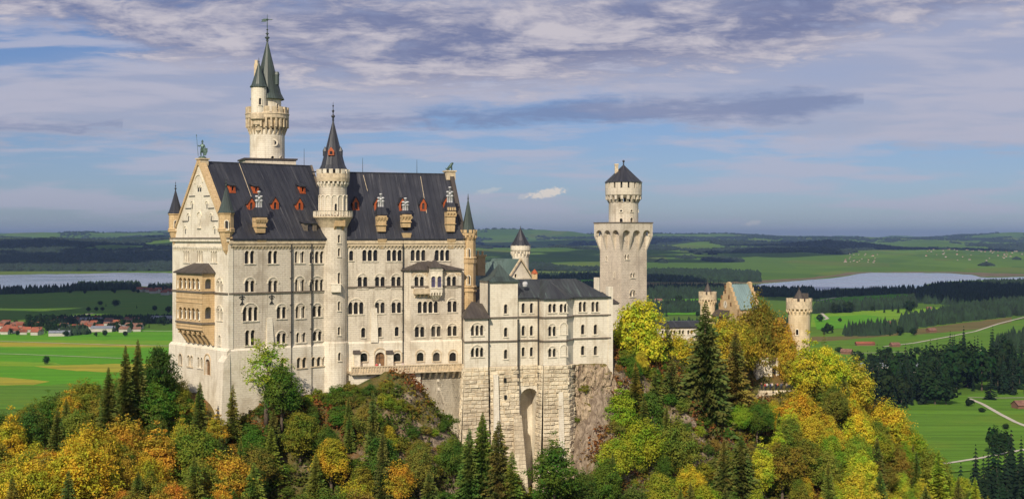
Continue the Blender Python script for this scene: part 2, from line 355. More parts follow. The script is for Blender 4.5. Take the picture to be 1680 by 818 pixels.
def rustic(mb, fr, ua_, ub_, z0, z1, v=0.0, batter=.06, m=0, ch=.78, holes=(), e0=0.0, e1=0.0):
    """courses of rough blocks, each with its own projection, leaning back with height"""
    rows = max(1, int((z1 - z0) / ch)); h = (z1 - z0) / rows
    for r in range(rows):
        za, zb = z0 + r * h, z0 + (r + 1) * h; u0, u1 = ua_ - e0 * (z1 - za), ub_ + e1 * (z1 - za)
        u = u0
        while u < u1 - 1e-3:
            w = rnd.uniform(.9, 1.9); e = u + w if u1 - u - w > .6 else u1
            uc, zc = (u + e) / 2, (za + zb) / 2
            if not any(a < uc < b and c < zc < d for a, b, c, d in holes):
                va, vb = v - batter * (z1 - za), v - batter * (z1 - zb); p = rnd.uniform(.1, .42); q = .12
                o = [fr.P(u, va, za), fr.P(e, va, za), fr.P(e, vb, zb), fr.P(u, vb, zb)]
                i = [fr.P(u + q, va - p * rnd.uniform(.6, 1.1), za + q), fr.P(e - q, va - p * rnd.uniform(.6, 1.1), za + q), fr.P(e - q, vb - p, zb - q), fr.P(u + q, vb - p * rnd.uniform(.7, 1.2), zb - q)]
                vs = o + i; fs = [(4, 5, 6, 7), (0, 1, 5, 4), (1, 2, 6, 5), (2, 3, 7, 6), (3, 0, 4, 7)]
                off = rnd.uniform(0, 40), rnd.uniform(0, 40)
                mb.mesh(vs, fs, [[(off[0] + (k % 2) * .4, off[1] + (k // 2) * .3) for k in range(4)] for _ in fs], m)
            u = e
def tower_wall(parent, mb, c, r, z0, z1, n=28, wins=(), m=0, v_name='window', base=None):
    """round wall built of narrow facets, slits cut into the facets that face the given bearing"""
    step = 2 * math.pi / n; w = 2 * r * math.sin(step / 2); byf = {}
    Y = c[1]
    for px, y0, y1, lw in wins:
        best = None
        for i in range(n):
            a = (i + .5) * step; q = (c[0] + r * math.cos(a), c[1] + r * math.sin(a))
            if math.sin(a) > -.05: continue
            d = abs(CX + F * q[0] / q[1] - px)
            if best is None or d < best[0]: best = (d, i)
        byf.setdefault(best[1], []).append((y0, y1, lw))
    for i in range(n):
        a, b = i * step, (i + 1) * step
        p = Vector((c[0] + r * math.cos(a), c[1] + r * math.sin(a))); q = Vector((c[0] + r * math.cos(b), c[1] + r * math.sin(b)))
        ang = math.degrees(math.atan2((q - p).y, (q - p).x))
        t = Vector((math.cos(R(ang)), math.sin(R(ang)))); fr = Fr(p - t * (i * w), ang)
        holes = []
        if base:                      # spread foot
            s0 = base
            mb.face([(c[0] + s0 * math.cos(a), c[1] + s0 * math.sin(a), z0 - 20), (c[0] + s0 * math.cos(b), c[1] + s0 * math.sin(b), z0 - 20), (q.x, q.y, z0), (p.x, p.y, z0)], m)
        for y0, y1, lw in byf.get(i, ()):
            mid = fr.P(i * w + w / 2, 0, 0); pxm = CX + F * mid.x / mid.y
            holes += window(fr, parent, pxm, y0, y1, 1, 's', lw=min(lw, w * .86), depth=.4)
        mb.facade(fr, rect(i * w, (i + 1) * w, z0, z1), holes, 0, .4, m)
def slope_pt(fr, rp, px, py):
    v0, z0, v1, z1 = rp; s = (z1 - z0) / (v1 - v0); k = (px - CX) / F; e = (HY - py) / F
    on = fr.O.dot(fr.n); Y = (z0 - (on + v0) * s) / (e - (k * fr.n.x + fr.n.y) * s)
    p = Vector((k * Y, Y)) - fr.O
    return p.dot(fr.t), p.dot(fr.n), e * Y
def dormer(fr, rp, parent, px, py, w=1.5, h=2.3, gab=True, m='red', rm='slate'):
    u, v, z = slope_pt(fr, rp, px, py); s = (rp[3] - rp[1]) / (rp[2] - rp[0])
    z0, ze, zp = z - h * .5, z + h * .12, z + h * (.58 if gab else .3); v -= .75; L = (zp - z0) / s + .4
    mb = MB(); hole = arch_hole(u, z0 + .35, ze + .15, w * .4, 6)
    mb.facade(fr, [(u - w / 2, z0 - .2), (u + w / 2, z0 - .2), (u + w / 2, ze), (u, zp), (u - w / 2, ze)] if gab else rect(u - w / 2, u + w / 2, z0 - .2, ze + .2), [hole], v, .2)
    for q in (u - w / 2, u + w / 2): mb.face([fr.P(q, v, z0 - .2), fr.P(q, v + L, z0 - .2), fr.P(q, v + L, ze + .19), fr.P(q, v, ze + (0 if gab else .19))])
    mb.box(fr, u - w * .28, u - w * .22, v - .08, v, z0 + .2, ze); mb.box(fr, u + w * .22, u + w * .28, v - .08, v, z0 + .2, ze); mb.box(fr, u - w * .55, u + w * .55, v - .12, v + .1, z0 - .1, z0 + .12)
    d = mb.build('dormer', M[m], parent)
    pm = MB(); pm.face([fr.P(u - w * .25, v + .19, z0 + .2), fr.P(u + w * .25, v + .19, z0 + .2), fr.P(u + w * .25, v + .19, ze + .3), fr.P(u - w * .25, v + .19, ze + .3)]); pm.build('pane', M['glass'], d)
    rb = MB(); o = .22
    if gab:
        for sg in (-1, 1):
            a, b = fr.P(u + sg * (w / 2 + o), v - .12, ze - o * .9), fr.P(u, v - .12, zp + .06); c2, d2 = fr.P(u, v + L, zp + .06), fr.P(u + sg * (w / 2 + o), v + L, ze - o * .9)
            up = Vector((0, 0, .13)); rb.hexa([a, b, c2, d2, a + up, b + up, c2 + up, d2 + up])
    else:
        a = [fr.P(u - w / 2 - .2, v - .25, ze + .2), fr.P(u + w / 2 + .2, v - .25, ze + .2), fr.P(u + w / 2 + .2, v + L, ze + .75), fr.P(u - w / 2 - .2, v + L, ze + .75)]
        up = Vector((0, 0, .13)); rb.hexa(a + [p + up for p in a])
    rb.build('dormer_roof', M[rm], d)
def chimney(fr, parent, px, yb, yt, yhat, ypot, w=2.5, cren=False, cor=(392, 408)):
    u, z0 = fr.px(px, yb, -.3); z1, zh, zp = fr.z(px, yt, -.3), fr.z(px, yhat, -.3), fr.z(px, ypot, -.3)
    mb = MB(); h = w / 2; zb = fr.z(px, cor[1], -.3); ze = fr.z(px, cor[0], -.3)
    mb.hexa([fr.P(u + a * h * (.86), b, z0 - .1) for a, b in ((-1, -.25), (1, -.25), (1, 1.3), (-1, 1.3))] + [fr.P(u + a * h, b, z1) for a, b in ((-1, -.45), (1, -.45), (1, 1.3), (-1, 1.3))])
    for f in (.35, .72): zz = z0 + (z1 - z0) * f; mb.box(fr, u - h - .07, u + h + .07, -.55, 1.0, zz, zz + .14)
    frieze(mb, fr, u - h, u + h, z1 - .45, -.45, .5, 0, .25)
    mb.hexa([fr.P(u + a * .5, b, zb) for a, b in ((-1, -.05), (1, -.05), (1, .1), (-1, .1))] + [fr.P(u + a * h, b, ze) for a, b in ((-1, -.7), (1, -.7), (1, .1), (-1, .1))])
    if cren:
        for i in range(4): q = u - h + (i + .5) * w / 4; mb.box(fr, q - w * .08, q + w * .08, -.75, -.3, z1 + .1, z1 + .75)
    c = mb.build('chimney', M['sand'], parent)
    cb = MB(); k = h + .25
    cb.hexa([fr.P(u + a * k, b, z1 + .1) for a, b in ((-1, -.75), (1, -.75), (1, 1.6), (-1, 1.6))] + [fr.P(u + a * k * .62, b, zh) for a, b in ((-1, 0), (1, 0), (1, 1.1), (-1, 1.1))]); cb.build('chimney_cap', M['slate'], c)
    for i, q in enumerate((-.55, 0, .55)):
        pb = MB(); top = zp if i == 1 else zp - (zp - zh) * .28; p = fr.P(u + q * w / 2.4, .55, 0)
        pb.lathe(p, [(.2, zh - .3), (.2, top - .3), (.32, top - .28), (.32, top - .05), (.12, top)], 8, 0, True)
        pb.lathe(p, [(.21, zh + (top - zh) * .5), (.33, zh + (top - zh) * .52), (.33, zh + (top - zh) * .62), (.21, zh + (top - zh) * .64)], 8, 0, True)
        pb.build('chimney_pot', M['zinc'], c)
def cone_roof(mb, c, r, z0, z1, n=10, m=0): mb.lathe(c, [(r * .98, z0 - .1), (r * 1.06, z0), (r * .86, z0 + (z1 - z0) * .10), (r * .45, z0 + (z1 - z0) * .52), (.06, z1)], n, m)

# ------------------------------------------------------------------ palace
pb = W.P(10, 8, -40)
PAL = empty('palace', pb, 'huge pale limestone palace block with a dark steep roof and a white triangular gable', 'palace')
zpl = -20.9                                # top of the plinth
# long front, west half
ws = [(409.6, 411, 432, 2, 's'), (447.7, 411, 432, 2, 's'), (491.5, 412, 431, 2, 'n'), (520, 412, 431.5, 3, 's'),
      (410, 454, 478.5, 2, 'a'), (448, 454, 478.5, 2, 'a'), (492, 452, 478, 2, 'an'), (520, 452, 478, 3, 'a'),
      (411, 496, 526, 3, 'a'), (462, 497, 522, 2, 'a'), (493, 496, 521.5, 2, 'an'), (520.5, 496, 519, 2, 'a'),
      (410.5, 541, 566, 2, 's'), (462, 541, 563, 2, 'a'), (494, 545, 561, 2, 'n'), (521, 538, 558.5, 2, 'a')]
holes = []
for px, y0, y1, n, k in ws: holes += window(W, PAL, px, y0, y1, n, k.replace('n', '') or 's', 1.45 if 'n' in k else 1.16, .62 if 'n' in k else None)
mb = MB(); U1 = 22.4
mb.facade(W, rect(0, U1, zpl, .2), holes, 0, .45)
lowh = []
for px, y0, y1, n in ((464, 587, 602, 1), (495, 586, 603, 2), (523.5, 585, 600, 3)): lowh += window(W, PAL, px, y0, y1, n, 's', 1.3, .8, -.4, cm='trim')
lowh += window(W, PAL, 498, 637.5, 641, 1, 'r', lw=.9, v=-.4)
mb.facade(W, rect(-.45, U1, -46, zpl), lowh, -.4, .45, 1)
mb.hexa([W.P(u, v, z) for z, vv in ((zpl - .01, -.4), (zpl + .4, -.02)) for u, v in ((-.45, vv), (U1, vv), (U1, .05), (-.45, .05))], 1)
mb.box(W, -.1, .9, -.14, .05, zpl + .4, -1.0, 1)                     # corner pilaster
# gable end
gs = [(306, 411, 430, 3, 's', .62), (328, 411, 430, 3, 's', .62), (351, 411.5, 430, 3, 's', .62), (360.5, 455, 478, 2, 'a', .9), (360.5, 500, 525, 2, 'a', .9), (360.5, 550, 566, 1, 's', .8)]
gh = []
for px, y0, y1, n, k, pt in gs: gh += window(G, PAL, px, y0, y1, n, k, pt * 1.5, .6 if n == 3 else .8, depth=.4)
mb.facade(G, rect(0, 23.3, zpl, .2), gh, 0, .4, 1)
gl = []
for px, y0, y1, n, k, lw in ((296, 580, 598, 1, 's', 1.3), (312, 583, 601, 2, 's', .9), (328.5, 586, 603, 2, 's', .8)): gl += window(G, PAL, px, y0, y1, n, k, 1.3, lw, -.5, cm='trim' if px < 320 else 'white')
gl += window(G, PAL, 340.5, 580, 615, 1, 'a', lw=1.9, v=-.5, cm='sand', door=True)
mb.facade(G, [(-.5, zpl), (-3.0, -46), (23.8, -46), (23.8, zpl)], gl, -.5, .5, 1)
mb.hexa([G.P(u, v, z) for z, vv in ((zpl - .01, -.5), (zpl + .45, -.02)) for u, v in ((-.5, vv), (23.75, vv), (23.75, .05), (-.5, .05))], 1)
mb.hexa([G.P(u, v, z) for u, v, z in ((21.2, -2.6, -46), (24.2, -2.6, -46), (24.2, 0, -46), (21.2, 0, -46), (21.5, -1.3, -22.8), (23.9, -1.3, -22.8), (23.9, 0, -22.8), (21.5, 0, -22.8))], 1)
mb.hexa([G.P(u, v, z) for u, v, z in ((21.5, -1.3, -22.8), (23.9, -1.3, -22.8), (23.9, 0, -22.8), (21.5, 0, -22.8), (21.7, -.1, -21.3), (23.8, -.1, -21.3), (23.8, 0, -21.3), (21.7, 0, -21.3))], 1)
# back and far sides, seldom seen
mb.face([W.P(0, 23.3, -46), W.P(25, 23.3, -46), W.P(25, 23.3, .2), W.P(0, 23.3, .2)])
mb.face([EW.P(-2, 18, -46), EW.P(EL, 18, -46), EW.P(EL, 18, .2), EW.P(-2, 18, .2)])
# east half, long front
es = [(576.3, 411, 427, 1, 's'), (607, 409.5, 428, 3, 's'), (647, 409.5, 428, 3, 's'), (686, 409.5, 427.5, 3, 's'), (725.5, 409.5, 427.5, 3, 's'),
      (595, 448, 472.5, 2, 'a'), (623.5, 448, 472, 2, 'a'), (650, 448, 472, 2, 'a'),
      (584, 489, 515, 3, 'a'), (623.5, 490, 513.5, 2, 'a'), (650.5, 490, 513, 2, 'a'), (596, 537, 553, 1, 's'), (623.5, 536, 552, 1, 's'), (651, 535.5, 551, 1, 's')]
eh = []
for px, y0, y1, n, k in es: eh += window(EW, PAL, px, y0, y1, n, k, 1.12)
zpe = EW.z(650, 561)
mb.facade(EW, rect(0, EL, zpe, .2), eh, 0, .45)
el = []
for px in (597, 651.7): el += window(EW, PAL, px, 574, 592.5, 1, 'a', lw=1.55, v=-.3, cm='trim')
el += window(EW, PAL, 623.6, 570, 600, 1, 'a', lw=2.0, v=-.3, cm='trim', door=True)
mb.facade(EW, rect(0, EL, -46, zpe), el, -.3, .45, 1)
mb.hexa([EW.P(u, v, z) for z, vv in ((zpe - .01, -.3), (zpe + .3, -.02)) for u, v in ((0, vv), (EL, vv), (EL, .05), (0, .05))], 1)
# east end wall with gable
mb.face([EW.P(EL, 0, -46), EW.P(EL, 18, -46), EW.P(EL, 18, .2), EW.P(EL, 9, 13.3), EW.P(EL, 0, .2)])
# cheek of the west roof standing above the east roof
mb.face([W.P(22.5, -.4, .1), W.P(25, 11.65, 14.8), W.P(25, 23.7, .1)], 0)
mb.build('wall', [M['lime'], M['lime_w']], PAL)
# shallow risalit with canted side on the east half
u0, u1 = EW.u(661), EW.u(674, -1.6); uR = EW.u(757, -1.6)
BF = Fr(EW.P(u1, -1.6, 0).xy, 20); LB = uR - u1
bh = []
for px, y0, y1, n, k in ((688, 448, 471.5, 2, 'a'), (741, 448, 470, 2, 'a'), (702, 494, 513, 4, 's'), (742, 488, 511.5, 2, 'a'), (688.6, 530, 552.5, 2, 'a'), (715.5, 529.5, 551.5, 2, 'a'), (742, 529, 550.5, 2, 'a')):
    bh += window(BF, PAL, px, y0, y1, n, k, 1.12, depth=.45, cm='white')
bl = []
for px in (689.7, 716.3, 743): bl += window(BF, PAL, px, 573, 592, 1, 'a', lw=1.5, v=-.3, cm='trim')
zt = BF.z(700, 441); zb2 = BF.z(700, 560)
mb = MB(); mb.facade(BF, rect(0, LB, zb2, zt), bh, 0, .45); mb.facade(BF, rect(-.1, LB + .05, -46, zb2), bl, -.3, .45, 1)
mb.hexa([BF.P(u, v, z) for z, vv in ((zb2 - .01, -.3), (zb2 + .3, -.02)) for u, v in ((-.1, vv), (LB, vv), (LB, .05), (-.1, .05))], 1)
a, b = EW.P(u0, 0, 0), BF.P(0, 0, 0)
mb.face([(a.x, a.y, -46), (b.x, b.y, -46), (b.x, b.y, zt), (a.x, a.y, zt)]); mb.face([BF.P(LB, 0, -46), BF.P(LB, 1.6, -46), BF.P(LB, 1.6, zt), BF.P(LB, 0, zt)])
mb.build('projecting_bay', [M['lime'], M['lime_w']], PAL)
ztop = EW.z(700, 427.5)
mb = MB(); o = .55
e0, e1, e2 = EW.P(u0 - .5, -.1, zt - .1), BF.P(-.2, -o, zt - .1), BF.P(LB + .4, -o, zt - .1); e3 = BF.P(LB + .4, 1.55, zt - .1)
r0, r1 = EW.P(u0 + 4.0, -.02, ztop), BF.P(LB - 6.5, 1.58, ztop)
mb.face([e0, e1, r0]); mb.face([e1, e2, r1, r0]); mb.face([e2, e3, r1])
dn = Vector((0, 0, -.25)); mb.face([e0 + dn, e1 + dn, e1, e0]); mb.face([e1 + dn, e2 + dn, e2, e1]); mb.face([e0 + dn, e1 + dn, e2 + dn, e3 + dn])
mb.build('bay_roof', M['slate_b'], PAL)
# oriel on the bay with its little balcony
OV = -1.25; u2, u3 = BF.u(706, OV), BF.u(726, OV); OR = Fr(BF.P(u2, OV, 0).xy, 20)
oh = []
for px in (711, 721): oh += window(OR, PAL, px, 453, 471, 1, 's', lw=.85, depth=.2, glass='glass_b')
mb = MB(); zo0, zo1 = OR.z(715, 480), OR.z(715, 439); L = u3 - u2
mb.facade(OR, rect(0, L, zo0, zo1), oh, 0, .2)
for q in (0, L): mb.face([OR.P(q, 0, zo0), OR.P(q, 1.25, zo0), OR.P(q, 1.25, zo1), OR.P(q, 0, zo1)])
mb.face([OR.P(0, 0, zo0), OR.P(L, 0, zo0), OR.P(L, 1.25, zo0), OR.P(0, 1.25, zo0)])
for i in range(5): mb.box(OR, -.05 + i * L / 4.6, .2 + i * L / 4.6, -.1, 1.2, zo0 - .5, zo0 - .01)
mb.hexa([OR.P(u, v, zo0 - 1.5) for u, v in ((L * .3, .9), (L * .7, .9), (L * .7, 1.25), (L * .3, 1.25))] + [OR.P(u, v, zo0 - .45) for u, v in ((0, .1), (L, .1), (L, 1.25), (0, 1.25))])
mb.box(OR, -.1, L + .1, -.12, 0, zo1 - .5, zo1 - .3)
mb.build('oriel', M['white'], PAL)
mb = MB(); p0, p1 = OR.P(-.3, -.4, zo1), OR.P(L + .3, -.4, zo1); q0, q1 = OR.P(L + .3, 1.6, zo1 + .5), OR.P(-.3, 1.6, zo1 + .5); ap = OR.P(L / 2, 1.25, zo1 + 1.7)
mb.face([p0, p1, ap]); mb.face([p1, q0, ap]); mb.face([q1, p0, ap]); mb.finial(ap, ap.z - .2, ap.z + 1.0, .12); mb.build('oriel_roof', M['slate_b'], PAL)
mb = MB(); ub0, ub1 = BF.u(680.5, -1), BF.u(705, -1); zf = BF.z(690, 482, -1)
mb.box(BF, ub0, ub1, -1.1, 0, zf, zf + .22); mb.box(BF, ub0, ub1, -1.12, -.98, zf + .22, zf + 1.05); mb.box(BF, ub0, ub0 + .14, -.98, 0, zf + .22, zf + 1.05)
for i in range(4): q = ub0 + .3 + i * .85; mb.hexa([BF.P(q + a, b, zf - .75) for a, b in ((0, -.15), (.25, -.15), (.25, 0), (0, 0))] + [BF.P(q + a, b, zf) for a, b in ((0, -.95), (.25, -.95), (.25, 0), (0, 0))])
mb.build('balcony', M['trim'], PAL)
# roofs
def saddle(mb, fr, ue0, ue1, ur0, ur1, rp, back, m=0, th=.28):
    v0, z0, v1, z1 = rp; vb = 2 * v1 - v0 if back is None else back
    a, b, c, d = fr.P(ue0, v0, z0), fr.P(ue1, v0, z0), fr.P(ur1, v1, z1), fr.P(ur0, v1, z1)
    e, f = fr.P(ue1, vb, z0), fr.P(ue0, vb, z0)
    mb.face([a, b, c, d], m); mb.face([d, c, e, f], m); dn = Vector((0, 0, -th))
    mb.face([a + dn, b + dn, b, a], m); mb.face([b + dn, e + dn, e, c, b][0:3] + [c], m); mb.face([a + dn, f + dn, d], m); mb.face([a + dn, b + dn, e + dn, f + dn], m)
    mb.box(fr, min(ur0, ue0), ur1, v1 - .12, v1 + .12, z1 - .1, z1 + .18, m)
mb = MB(); saddle(mb, W, .5, 22.7, .5, 25.0, RW, None); mb.build('roof', M['slate'], PAL)
mb = MB(); saddle(mb, EW, -3.0, EL - .4, -1.5, EL - .4, RE, None); mb.build('roof', M['slate'], PAL)
mb = MB()
a = [W.P(22.45, -.75, .15), W.P(22.95, -.75, .15), W.P(25.25, 11.65, 14.95), W.P(24.8, 11.65, 14.95)]; mb.hexa(a + [p + Vector((0, 0, .22)) for p in a])
mb.build('roof_verge', M['dark_trim'], PAL)
# gable with its blind niches and ochre coping
mb = MB()
mb.face([G.P(0, -.05, .2), G.P(23.3, -.05, .2), G.P(11.65, -.05, 15.1)], 0)
mb.face([G.P(0, .9, .2), G.P(23.3, .9, .2), G.P(11.65, .9, 15.1)], 0)
for s in (-1, 1):
    a = [G.P(11.65 + s * 12.0, v, .1) for v in (-.3, 1.0)] + [G.P(11.65 + s * 11.45, v, .1) for v in (1.0, -.35)]
    b = [G.P(11.65 + s * .2, v, 15.5) for v in (-.35, 1.0)] + [G.P(11.65, v, 14.6) for v in (1.0, -.35)]
    mb.hexa(a + b, 1)
mb.box(G, -.3, 23.6, -.45, .1, -.45, .05, 3); mb.box(G, -.4, 23.7, -.55, .1, .05, .3, 2)
frieze(mb, G, .8, 22.6, -1.7, 0, .75, 3, .25)
for px, y0, y1, w in ((326, 302, 312, 1.4), (329.5, 302, 312, 1.4)):
    u, z = G.px(px, y1); mb.arch_ring(G, u, z + .5, .35, .16, -.17, -.05, 3, 8); mb.box(G, u - .3, u + .3, -.06, -.045, z - .3, z + .5, 4)
u, z = G.px(326.5, 300); mb.arch_ring(G, u, z, 1.5, .25, -.2, -.05, 3, 12)
u, z = G.px(327.5, 374); mb.box(G, u - .8, u + .8, -.3, -.05, z - .1, z + .1, 3); mb.box(G, u - .6, u + .6, -.11, -.045, z + .1, z + 2.2, 3); mb.box(G, u + .35, u + .5, -.13, -.1, z + .5, z + 1.6, 4); mb.arch_ring(G, u, z + 2.3, .75, .2, -.2, -.05, 3, 10)
for sx, py in ((13, 335), (20, 355), (26, 376)):
    for s in (-1, 1):
        u, z = G.px(327 + s * sx * (.86 if s < 0 else 1), py); mb.arch_ring(G, u, z, .55, .18, -.18, -.05, 3, 8); mb.box(G, u - .15, u + .15, -.07, -.045, z - .9, z + .1, 4); mb.box(G, u - 1.2, u + 1.2, -.16, -.05, z + 1.5, z + 1.65, 4)
mb.build('gable', [M['lime_w'], M['sand'], M['dark_trim'], M['white'], M['iron']], PAL)
# string courses, friezes, pilasters, drainpipes, anchors
zs = W.z(450, 479.5); ze_ = EW.z(650, 470)
for fr, a, b, z in ((W, 0, U1, zs), (G, 0, 23.3, zs), (EW, 0, u0, ze_), (BF, 0, u2 - .1, ze_), (BF, u3 + .1, LB, ze_)):
    mb = MB(); mb.box(fr, a, b, -.22, .05, z - .15, z + .16); mb.build('string_course', M['dark_trim'], PAL)
for fr, px, ya, pb_, yb, rp in ((W, 392, 268, 404, 300, RW), (W, 404, 300, 420, 345, RW), (EW, 596, 288, 603, 314, RE), (EW, 690, 290, 700, 350, RE)):
    a, b = fr.P(*slope_pt(fr, rp, px, ya)), fr.P(*slope_pt(fr, rp, pb_, yb)); up = Vector((0, 0, .08)); mb = MB(); mb.tube(a + up, b + up, .05, .05, 5); mb.build('conductor_cable', M['trim'], PAL)
mb = MB(); frieze(mb, W, .6, U1, -1.35, 0, .72); frieze(mb, EW, 2.6, EL, -1.35, 0, .72); mb.box(W, 0, U1, -.5, .05, -.9, -.3); mb.box(EW, 1, EL, -.45, .05, -.9, -.3)
frieze(mb, BF, .4, u2 - .4, zt - .9, 0, .5, 0, .12); frieze(mb, BF, u3 + .8, LB - .3, zt - .9, 0, .5, 0, .12)
mb.build('eaves_frieze', M['trim'], PAL)
for px, ya, yb in ((437.5, 522, 576), (609, 505, 561)):
    fr = W if px < 500 else EW; mb = MB(); q = fr.u(px + 4.5); z1 = fr.z(px, ya); z0 = fr.z(px, yb)
    mb.hexa([fr.P(a, b, z0) for a, b in ((q - .75, -.55), (q + .75, -.55), (q + .75, .1), (q - .75, .1))] + [fr.P(a, b, z1) for a, b in ((q - .6, -.1), (q + .6, -.1), (q + .6, .1), (q - .6, .1))])
    mb.build('buttress', M['lime_w'], PAL)
for fr, px, ya, yb in ((W, 476.8, 390, 655), (W, 510, 398, 640), (EW, 660.6, 388, 596)):
    mb = MB(); q = fr.u(px); mb.tube(fr.P(q, -.34, fr.z(px, yb)), fr.P(q, -.34, fr.z(px, ya)), .13)
    for k in range(6): z = fr.z(px, ya + (yb - ya) * (k + .5) / 6); mb.box(fr, q - .2, q + .2, -.4, .02, z, z + .12)
    mb.build('drainpipe', M['iron'], PAL)
for px, py in ((397, 491), (445.5, 490)):
    mb = MB(); q, z = W.px(px, py); mb.box(W, q - .08, q + .08, -.12, .02, z - 1.0, z + .8); mb.box(W, q - .35, q + .35, -.13, .02, z + .05, z + .2)
    for s in (-1, 1): mb.arch_ring(W, q + s * .3, z + .3, .2, .12, -.11, .02, 0, 6); mb.hexa([W.P(q + s * a, b, c) for c, A in ((z - 1.0, (.3, .5)), (z - .5, (0, .15))) for a, b in ((A[0], -.11), (A[1], -.11), (A[1], .02), (A[0], .02))])
    mb.build('wall_anchor', M['iron'], PAL)
# loggia on the gable end
LU0, LU1, LV = 7.1, 17.8, -2.65
LF = Fr(G.P(LU0, LV, 0).xy, -50); q = G.P(LU1, LV, 0); LS = Fr(q.xy, 40); LL = LU1 - LU0
lz = lambda y: LF.z(318, y)
mb = MB(); fh = []
for y0, y1 in ((456, 474), (505, 524)):
    for i in range(5):
        u = .9 + (i + .5) * (LL - 1.4) / 5.2; fh.append(arch_hole(u, lz(y1), lz(y0), 1.35))
mb.facade(LF, rect(0, LL, lz(540), lz(446)), fh, 0, .35)
sh = []
for y0, y1 in ((457, 473.5), (503, 522.5)): sh.append(arch_hole(1.35, LS.z(342, y1), LS.z(342, y0), 1.35))
mb.facade(LS, rect(0, 2.65, lz(540), lz(446)), sh, 0, .35)
mb.face([LF.P(0, 0, lz(540)), LF.P(0, 2.6, lz(540)), LF.P(0, 2.6, lz(446)), LF.P(0, 0, lz(446))])
for y in (538, 484): mb.face([LF.P(0, 0, lz(y)), LF.P(LL, 0, lz(y)), LF.P(LL, 2.6, lz(y)), LF.P(0, 2.6, lz(y))])
for y in (478, 529): mb.box(LF, -.15, LL + .15, -.18, .05, lz(y) - .22, lz(y) + .12, 1); mb.box(LS, -.1, 2.6, -.18, .05, lz(y) - .22, lz(y) + .12, 1)
for y in (489, 496, 535, 540): mb.box(LF, -.08, LL + .08, -.1, .02, lz(y) - .1, lz(y) + .06)
for i in range(6):
    u = .1 + i * (LL - .55) / 5; mb.hexa([LF.P(u + a, b, lz(566)) for a, b in ((.0, 2.2), (.45, 2.2), (.45, 2.6), (0, 2.6))] + [LF.P(u + a, b, lz(540)) for a, b in ((0, .02), (.45, .02), (.45, 2.6), (0, 2.6))])
for i in range(5):
    u = .1 + (i + .5) * (LL - .55) / 5 + .2; mb.arch_ring(LF, u, lz(548.5), .66, .3, .25, .6)
LG = mb.build('loggia', [M['sand'], M['dark_trim']], PAL)
for y0, y1 in ((456, 474), (505, 524)):
    for i in range(6):
        mb = MB(); u = .9 + i * (LL - 1.4) / 5.2; p = LF.P(u, -.02, 0); zs2 = lz(y0) - .7
        mb.lathe(p, [(.24, lz(y1)), (.24, lz(y1) + .15), (.15, lz(y1) + .2), (.14, zs2 - .3), (.26, zs2 - .05), (.28, zs2 + .12)], 8, 0, True); mb.build('column', M['white'], LG)
mb = MB(); z0, z1 = lz(446.5), lz(432); k = .45
c4 = [LF.P(-k, -k, z0), LF.P(LL + k, -k, z0), LF.P(LL + k, 2.7, z0), LF.P(-k, 2.7, z0)]; a, b = LF.P(2.3, 2.6, z1), LF.P(LL - 2.3, 2.6, z1)
mb.face([c4[0], c4[1], b, a]); mb.face([c4[1], c4[2], b]); mb.face([c4[3], c4[0], a]); dn = Vector((0, 0, -.25)); mb.face([c4[0] + dn, c4[1] + dn, c4[1], c4[0]]); mb.face([c4[1] + dn, c4[2] + dn, c4[2], c4[1]]); mb.face([p + dn for p in c4])
mb.build('loggia_roof', M['slate_b'], LG)
# dormers and chimneys
for px, py in ((409.5, 336), (448.5, 335.5), (488.5, 336.5)): dormer(W, RW, PAL, px, py, 1.55, 2.4)
for px, py in ((378.5, 308.5), (417, 309.5), (493.5, 310)): dormer(W, RW, PAL, px, py, 1.2, 1.7, False)
dormer(W, RW, PAL, 506, 371, 2.9, 2.5, False, 'dark_trim')
for px, py in ((582.5, 335), (618, 335.5), (658.5, 336), (693, 336.5), (731, 334)): dormer(EW, RE, PAL, px, py, 1.3, 2.4)
chimney(W, PAL, 428.5, 381, 356, 340, 313, 2.1)
chimney(EW, PAL, 626.5, 379, 353, 339, 317, 1.9); chimney(EW, PAL, 667, 372, 351, 345, 324, 1.9, False, (382, 405)); chimney(EW, PAL, 740, 379, 346, 332, 306, 1.9, True)
for px, y1, y0, fr, rp in ((499, 244, 272, W, RW), (595, 259, 286, EW, RE), (684, 262, 288, EW, RE)):
    mb = MB(); q = fr.u(px, rp[2]); mb.tube(fr.P(q, rp[2], rp[3]), fr.P(q, rp[2], fr.z(px, y1, rp[2])), .06, .03, 5); mb.build('lightning_rod', M['iron'], PAL)
